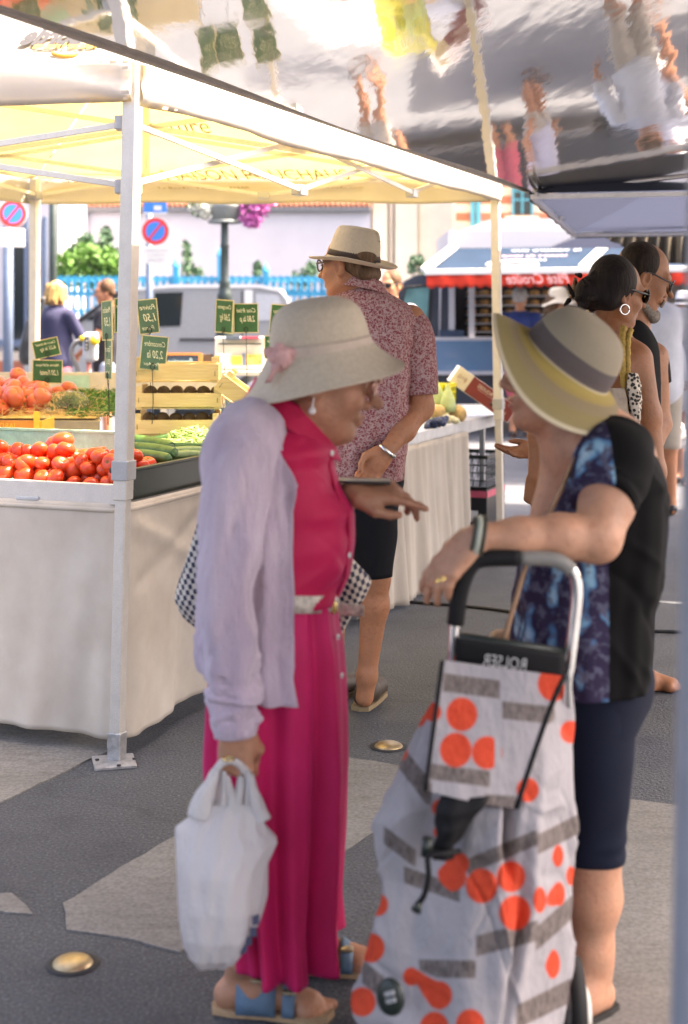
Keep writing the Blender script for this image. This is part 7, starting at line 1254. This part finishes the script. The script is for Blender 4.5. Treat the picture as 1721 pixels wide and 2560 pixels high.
spectacles(bn, Hb, black_f, dark_lens, zoff=.010, h=.022, w=.030, thick_=.0035)
mk('earring', tube([Hb(.086, -.008, -.052) + .017 * (math.cos(a) * A3(.95, .3, 0) + math.sin(a) * ZV) for a in np.linspace(0, 6.283, 25)], .003, 8), silver, bn); mk('earring', tube([Hb(-.086, -.008, -.052) + .017 * (math.cos(a) * A3(.95, .3, 0) + math.sin(a) * ZV) for a in np.linspace(0, 6.283, 25)], .003, 8), silver, bn)
must = simple('mustard_rope', (.42, .27, .06), rough=.8, var=.35, scale=90, bump=.6, bscale=110); leo = Mat('leopard_print'); vz = leo.n('TexVoronoi'); vz.inputs['Scale'].default_value = 85; leo.l(leo.coord(), vz.inputs['Vector']); leo.color(leo.ramp(vz.outputs['Distance'], [(.42, (.02, .015, .012)), (.52, (.55, .46, .36)), (.8, (.62, .54, .44))])); leo.set(Roughness=.8)
sb_ = thing('rope_bag', 'shoulder bag with mustard rope straps and a leopard scarf on the bun woman', 'bag', P(1560, 1130, 4.88))
for a in (0, 1): mk('rope_strap', tube([P(1560 + 18 * a, 818 + 6 * a, 4.88), P(1557 + 14 * a, 850, 4.835), P(1558 + 12 * a, 920, 4.825), P(1562 + 10 * a, 985, 4.82), P(1566 + 8 * a, 1060, 4.82), P(1570, 1110, 4.83)], .0115 - .002 * a, 10, 10, True, lambda th, t: .002 * np.sin(2 * th + 90 * t)), must, sb_)
mk('scarf', vloft([(932, 1572, 1592, 4.80, .014), (960, 1566, 1603, 4.80, .024), (1010, 1572, 1605, 4.80, .026), (1040, 1580, 1602, 4.80, .020), (1075, 1588, 1598, 4.80, .010)], 36, 30, 2.0, wrinkle(61, .003, 18)), leo.m, sb_)
mk('pouch', vloft([(970, 1522, 1560, 4.80, .012), (1000, 1520, 1572, 4.80, .02), (1050, 1524, 1574, 4.80, .022), (1120, 1535, 1580, 4.80, .02), (1160, 1545, 1572, 4.80, .008)], 36, 30, 2.2, wrinkle(63, .003, 14)), simple('beige_suede', (.40, .32, .24), rough=.9, var=.2, scale=40), sb_)

# ================================================================ bearded man
bm_ = thing('person', 'bearded man with slicked-back dark hair, glasses and black t-shirt', 'person', (1.17, 5.55, 0)); S = Sdf(); Hd = head(S, P(1606, 695, 5.55), (.93, .06, -.36), (.34, .02, .94), 1.10, nose=1.1)
S.chain([Hd(0, -.02, -.06), P(1585, 810, 5.57), P(1570, 870, 5.58)], [.055, .058, .09]); S.chain([P(1565, 920, 5.58), P(1560, 1080, 5.58), P(1560, 1250, 5.58)], [.14, .135, .13], .06)
S.chain([P(1480, 890, 5.6), P(1420, 1060, 5.58), P(1330, 1132, 5.45)], [.05, .042, .028]); hand(S, P(1345, 1128, 5.45), (-1, -.1, -.05), (.1, -.4, 1), 1, (.15, .2, .25, .3), .0, 1.0, .15)
S.chain([P(1640, 890, 5.56), P(1650, 1060, 5.56), P(1600, 1200, 5.4)], [.05, .042, .028])
for u in (1530, 1590): S.chain([P(u, 1300, 5.58), A3(xu(u, 5.58), 5.58, .45), A3(xu(u, 5.58), 5.58, .08)], [.09, .055, .035]); foot(S, A3(xu(u, 5.58), 5.58, 0), (.8, -.2, 0))
mk('body', S.mesh(.006), sk_olive, bm_)
blk_t = cloth('black_cotton', (.004, .004, .005), weave=400, wb=.15, sheen=.0)
mk('t_shirt', vloft([(800, 1552, 1606, 5.57, .07), (830, 1520, 1630, 5.57, .11), (870, 1470, 1648, 5.57, .14), (950, 1460, 1650, 5.57, .16), (1250, 1470, 1650, 5.57, .15)], 70, 30, 2.3, folds(71, .006)), blk_t, bm_)
for a_, b_ in (((1475, 885, 5.6), (1445, 990, 5.59)), ((1625, 885, 5.57), (1640, 960, 5.58))): mk('t_shirt_sleeve', tube([P(*a_), (P(*a_) + P(*b_)) / 2, P(*b_)], [.07, .068, .062], 24, 6), blk_t, bm_)
mk('jeans', vloft([(1240, 1468, 1650, 5.57, .15), (1400, 1480, 1640, 5.57, .14), (1640, 1490, 1630, 5.57, .11), (1690, 1492, 1628, 5.57, .10)], 60, 20, 2.4), navy, bm_)
S2 = Sdf(); S2.ell(Hd(0, -.025, .042), (.086, .098, .092), None, .02); S2.cone(Hd(-.05, -.07, -.02), .035, Hd(.05, -.07, -.02), .035, .03); S2.ell(Hd(0, -.115, -.03), (.03, .025, .05), None, .03); S2.ell(Hd(0, .125, -.045), (.08, .068, .095), None, .012, -1); mk('hair', S2.mesh(.005), hairm('dark_brown_hair', (.022, .014, .010), .6), bm_)
S2 = Sdf(); S2.ell(Hd(0, .085, -.112), (.030, .026, .030), None, .02)
for q in (-1, 1): S2.cone(Hd(q * .056, .0, -.075), .014, Hd(q * .025, .075, -.115), .018, .02); S2.cone(Hd(q * .028, .094, -.072), .007, Hd(q * .004, .103, -.050), .006, .01)
mk('beard', S2.mesh(.004), simple('grizzled_beard', (.20, .165, .135), rough=.8, var=.6, scale=120, bump=.8, bscale=140, bdist=.006), bm_)
spectacles(bm_, Hd, black_f, clear_lens, zoff=.008, thick_=.003)

# ================================================================ passers-by farther off
def passer(label, u, Y, vtop, f, sk, top, bot, hair=None, kind='short', cap=None, glasses=None, arms=None, leglen=.34, sleeve=.5, longlegs=False, shoe_c=None, res=.009, dx=0.0, bulk=1.0, hemz=.50, skirt_=None):
    ht_ = zv(vtop, Y) - (.03 if cap else 0.0); h = ht_; x = xu(u, Y); f = unit(A3(f[0], f[1], 0)); r = A3(f[1], -f[0], 0); q = lambda a, b, z: A3(x, Y, 0) + r * a + f * b + A3(0, 0, z); s = h / 1.72
    t = thing('person', label, 'person', (x, Y, 0)); S = Sdf(); hf = unit(f + A3(0, 0, -.12)); Hh = head(S, q(0, .02, h - .128 * s), hf, (0, 0, 1), s)
    S.chain([Hh(0, -.02, -.06), q(0, -.01, .845 * h), q(0, 0, .80 * h)], [.05, .052, .08]); S.chain([q(0, 0, .74 * h), q(0, 0, .62 * h), q(0, 0, .53 * h)], [.125, .115, .13], .06); S.cone(q(-.15 * s, 0, .805 * h), .05, q(.15 * s, 0, .805 * h), .05, .06)
    A_ = arms or [((.24, -.02, .62), (.25, .06, .46)), ((-.24, -.02, .62), (-.25, .06, .46))]; el = []
    for i, (e, w) in enumerate(A_):
        sg = 1 if i == 0 else -1; sh_ = q(sg * .185 * s, 0, .80 * h); E = q(e[0] * s, e[1], e[2] * h); Wp = q(w[0] * s, w[1], w[2] * h); S.chain([sh_, E, Wp], [.05, .041, .027]); hand(S, Wp, unit(Wp - E) , -r * sg + f * .2, -sg, (.5, .5, .55, .6), .3, .95); el.append((sh_, E, Wp))
    for sg in (-1, 1): S.chain([q(sg * .085, 0, .50 * h), q(sg * .09, .01, .27 * h), q(sg * .09, -.01, .07)], [.085, .056, .036]); foot(S, q(sg * .09, -.01, 0), f)
    mk('body', S.mesh(res), sk, t); G_ = Sdf(); b_ = bulk; G_.chain([q(0, 0, .77 * h), q(0, 0, .62 * h), q(0, .0, hemz * h)], [.140 * b_, .135 * b_, .15 * b_], .06); G_.cone(q(-.16 * s, 0, .80 * h), .062, q(.16 * s, 0, .80 * h), .062, .06)
    if sleeve > 0:
        for sh_, E, Wp in el:
            if sleeve <= 1: G_.cone(sh_, .067, sh_ + (E - sh_) * sleeve, .058, .03)
            else: G_.cone(sh_, .067, E, .056, .03); G_.cone(E, .056, E + (Wp - E) * (sleeve - 1), .046, .03)
    mk('top', G_.mesh(res), top, t); B_ = Sdf(); B_.ell(q(0, 0, .50 * h), (.155, .145, .11), None, .05)
    for sg in (-1, 1): B_.cone(q(sg * .08, 0, .49 * h), .10, q(sg * .092, .01, leglen * h), .078 if not longlegs else .065, .04)
    if longlegs:
        for sg in (-1, 1): B_.cone(q(sg * .092, .01, leglen * h), .068, q(sg * .09, 0, .10), .055, .03)
    if skirt_: B_.cone(q(0, 0, .48 * h), .15, q(0, 0, skirt_ * h), .17, .05)
    mk('trousers', B_.mesh(res), bot, t)
    if hair is not None:
        S2 = Sdf(); S2.ell(Hh(0, -.025, .042), np.array([.084, .098, .092]) * s, None, .02); S2.cone(Hh(-.045, -.07, -.02), .034, Hh(.045, -.07, -.02), .034, .03)
        if kind == 'bob':
            for a in np.linspace(-2.2, 2.2, 12): S2.cone(Hh(.085 * math.sin(a), -.03 - .075 * math.cos(a), .05 + .02 * math.sin(a * 7)), .032, Hh(.105 * math.sin(a) + .012 * math.sin(a * 11), -.04 - .09 * math.cos(a), -.09 + .02 * math.cos(a * 9)), .016, .012)
        if kind == 'long': S2.cone(Hh(-.05, -.07, -.02), .04, Hh(-.06, -.08, -.26), .04, .03); S2.cone(Hh(.05, -.07, -.02), .04, Hh(.06, -.08, -.26), .04, .03)
        S2.ell(Hh(0, .105, -.03), np.array([.07, .065, .085]) * s, None, .012, -1); mk('hair', S2.mesh(res * .8), hair, t)
    if glasses is not None: spectacles(t, Hh, glasses, dark_lens if glasses is black_f else clear_lens, zoff=.010, thick_=.003)
    for sg in (-1, 1):
        if shoe_c is not None: a = q(sg * .09, -.01, 0); S2 = Sdf(); S2.cone(a + f * -.02 + ZV * .045, .042, a + f * .14 + ZV * .035, .038, .03); S2.ell(a + f * .05 + ZV * -.05, (.3, .3, .052), None, .003, -1); mk('shoe', S2.mesh(.008), shoe_c, t)
    return t, Hh, el, q, h
navy_t = cloth('royal_blue_jersey', (.02, .035, .13), sheen=.2); pink_sh = cloth('coral_pink_cotton', (.62, .11, .15)); white_lin = cloth('white_linen', (.66, .67, .72), weave=300, fold=.6, wb=.3); beige_c = cloth('beige_cotton', (.46, .40, .33)); lav_c = cloth('pale_lavender_cotton', (.58, .54, .62)); navy_k = cloth('dark_navy_knit', (.035, .036, .075)); rose_c = cloth('rose_cotton', (.58, .22, .25)); blk_k = cloth('washed_black_cotton', (.025, .025, .03)); ltblue = cloth('light_denim', (.35, .42, .52)); olive_c = cloth('sage_cotton', (.30, .34, .20))
grey_h = hairm('grey_hair', (.36, .35, .34), .3); blond = hairm('blond_hair', (.40, .25, .09), .45); brown_h = hairm('chestnut_hair', (.10, .055, .03), .4); bl_sh = simple('black_leather', (.015, .015, .017), rough=.4)
passer('grey-haired man in royal blue t-shirt and coral shorts near the food truck', 1300, 17.6, 718, (.25, 1), sk_man, navy_t, pink_sh, grey_h, leglen=.30, shoe_c=bl_sh, glasses=black_f, bulk=1.05)
t_, Hh, el, q, h = passer('woman in cream bucket hat and dark sunglasses beside the blue t-shirt man', 1392, 14.2, 722, (.75, -.6), sk_man, lav_c, beige_c, brown_h, kind='bob', cap=True, glasses=black_f, shoe_c=bl_sh)
cream_h = simple('cream_cotton_hat', (.64, .54, .40), rough=.9, var=.06); mk('hat', hat_shape(Hh(0, -.005, .058), (-.08, 0, 1), (1, 0, 0), prof_smooth([(.002, .118), (.05, .114), (.080, .095), (.094, .045), (.100, .01), (.130, -.028), (.168, -.052)]), 48, lambda th, r, z: np.where(r > .1, .012 * np.sin(3 * th + 1) * (r - .1) / .06, 0)), cream_h, t_)
passer('woman in pale lavender top half hidden behind the man in the hat', 980, 13.2, 676, (-.5, -.8), sk_man, lav_c, beige_c, brown_h, glasses=black_f, shoe_c=bl_sh, sleeve=.8)
passer('man in loose white linen shirt and beige shorts seen from behind', 1648, 10.6, 668, (-.1, 1), sk_man, white_lin, beige_c, brown_h, leglen=.29, sleeve=1.5, shoe_c=bl_sh, arms=[((.27, .02, .62), (.30, .18, .55)), ((-.27, -.02, .62), (-.25, .10, .48))], bulk=1.25, hemz=.53)
t_, Hh, el, q, h = passer('woman with white banded hat holding a hand to her face at the right edge', 1720, 12.6, 732, (-.75, -.55), sk_man, white_lin, white_lin, dkh, kind='long', cap=True, glasses=black_f, shoe_c=bl_sh, leglen=.40, sleeve=.35, arms=[((.20, .10, .64), (.05, .17, .80)), ((-.24, -.04, .62), (-.26, .08, .47))])
mk('hat', hat_shape(Hh(0, -.005, .062), (0, 0, 1), (1, 0, 0), prof_smooth([(.002, .105), (.05, .110), (.078, .10), (.090, .05), (.097, .0), (.13, -.010), (.165, -.006)]), 48), white_lin, t_); mk('hat_band', thick(revolve([(.092, .042), (.098, .005)], Hh(0, -.005, .062), (0, 0, 1), (1, 0, 0), 40), .004), blk_card, t_)
hw = P(1697, 1002, 12.35); wb2 = thing('carrier_bag', 'white plastic carrier bag carried by the woman at the right edge', 'plastic bag', P(1695, 1120, 12.3)); mk('bag_body', vloft([(1050, 1684, 1702, 12.3, .03), (1062, 1678, 1712, 12.3, .06), (1085, 1671, 1721, 12.3, .09), (1108, 1674, 1718, 12.3, .085), (1120, 1684, 1708, 12.3, .05)], 40, 24, 2.2, wrinkle(81, .008, 20)), bagp, wb2); mk('handle', tube([P(1684, 1055, 12.3), P(1693, 1020, 12.3), P(1702, 1055, 12.3)], .014, 8, 5), bagp, wb2)
t_, Hh, el, q, h = passer('blond woman in loose navy top leaning beside the parked van', 142, 15.4, 703, (.55, .75), sk_man, navy_k, rose_c, blond, kind='bob', sleeve=1.4, shoe_c=bl_sh, bulk=1.3, arms=[((.25, .12, .66), (.20, .28, .60)), ((-.25, .0, .62), (-.22, .15, .52))], hemz=.55)
hb2 = thing('handbag', 'large dark handbag on the back of the blond woman', 'bag', P(72, 905, 15.0)); mk('bag_body', vloft([(800, 66, 84, 15.0, .04), (830, 58, 92, 15.0, .08), (870, 50, 96, 15.0, .10), (900, 48, 94, 15.0, .10), (912, 56, 88, 15.0, .06)], 40, 20, 2.5, wrinkle(83, .006, 10)), bl_sh, hb2); mk('strap', tube([P(78, 805, 15.0), P(86, 770, 15.0), P(110, 745, 15.05), P(98, 790, 15.0), P(84, 812, 15.0)], .02, 8, 5), bl_sh, hb2); mk('tag', boxm(P(78, 845, 14.88), A3(.02, 0, 0), A3(0, .01, 0), A3(0, 0, .06), .006), pink_card, hb2)
passer('short-haired man in black t-shirt bending forward beside the parked van', 268, 15.8, 698, (-.8, -.15), sk_man, blk_k, ltblue, brown_h, glasses=frame_m, shoe_c=bl_sh, arms=[((.22, .14, .64), (.15, .32, .55)), ((-.22, .14, .64), (-.12, .34, .55))], bulk=1.1)
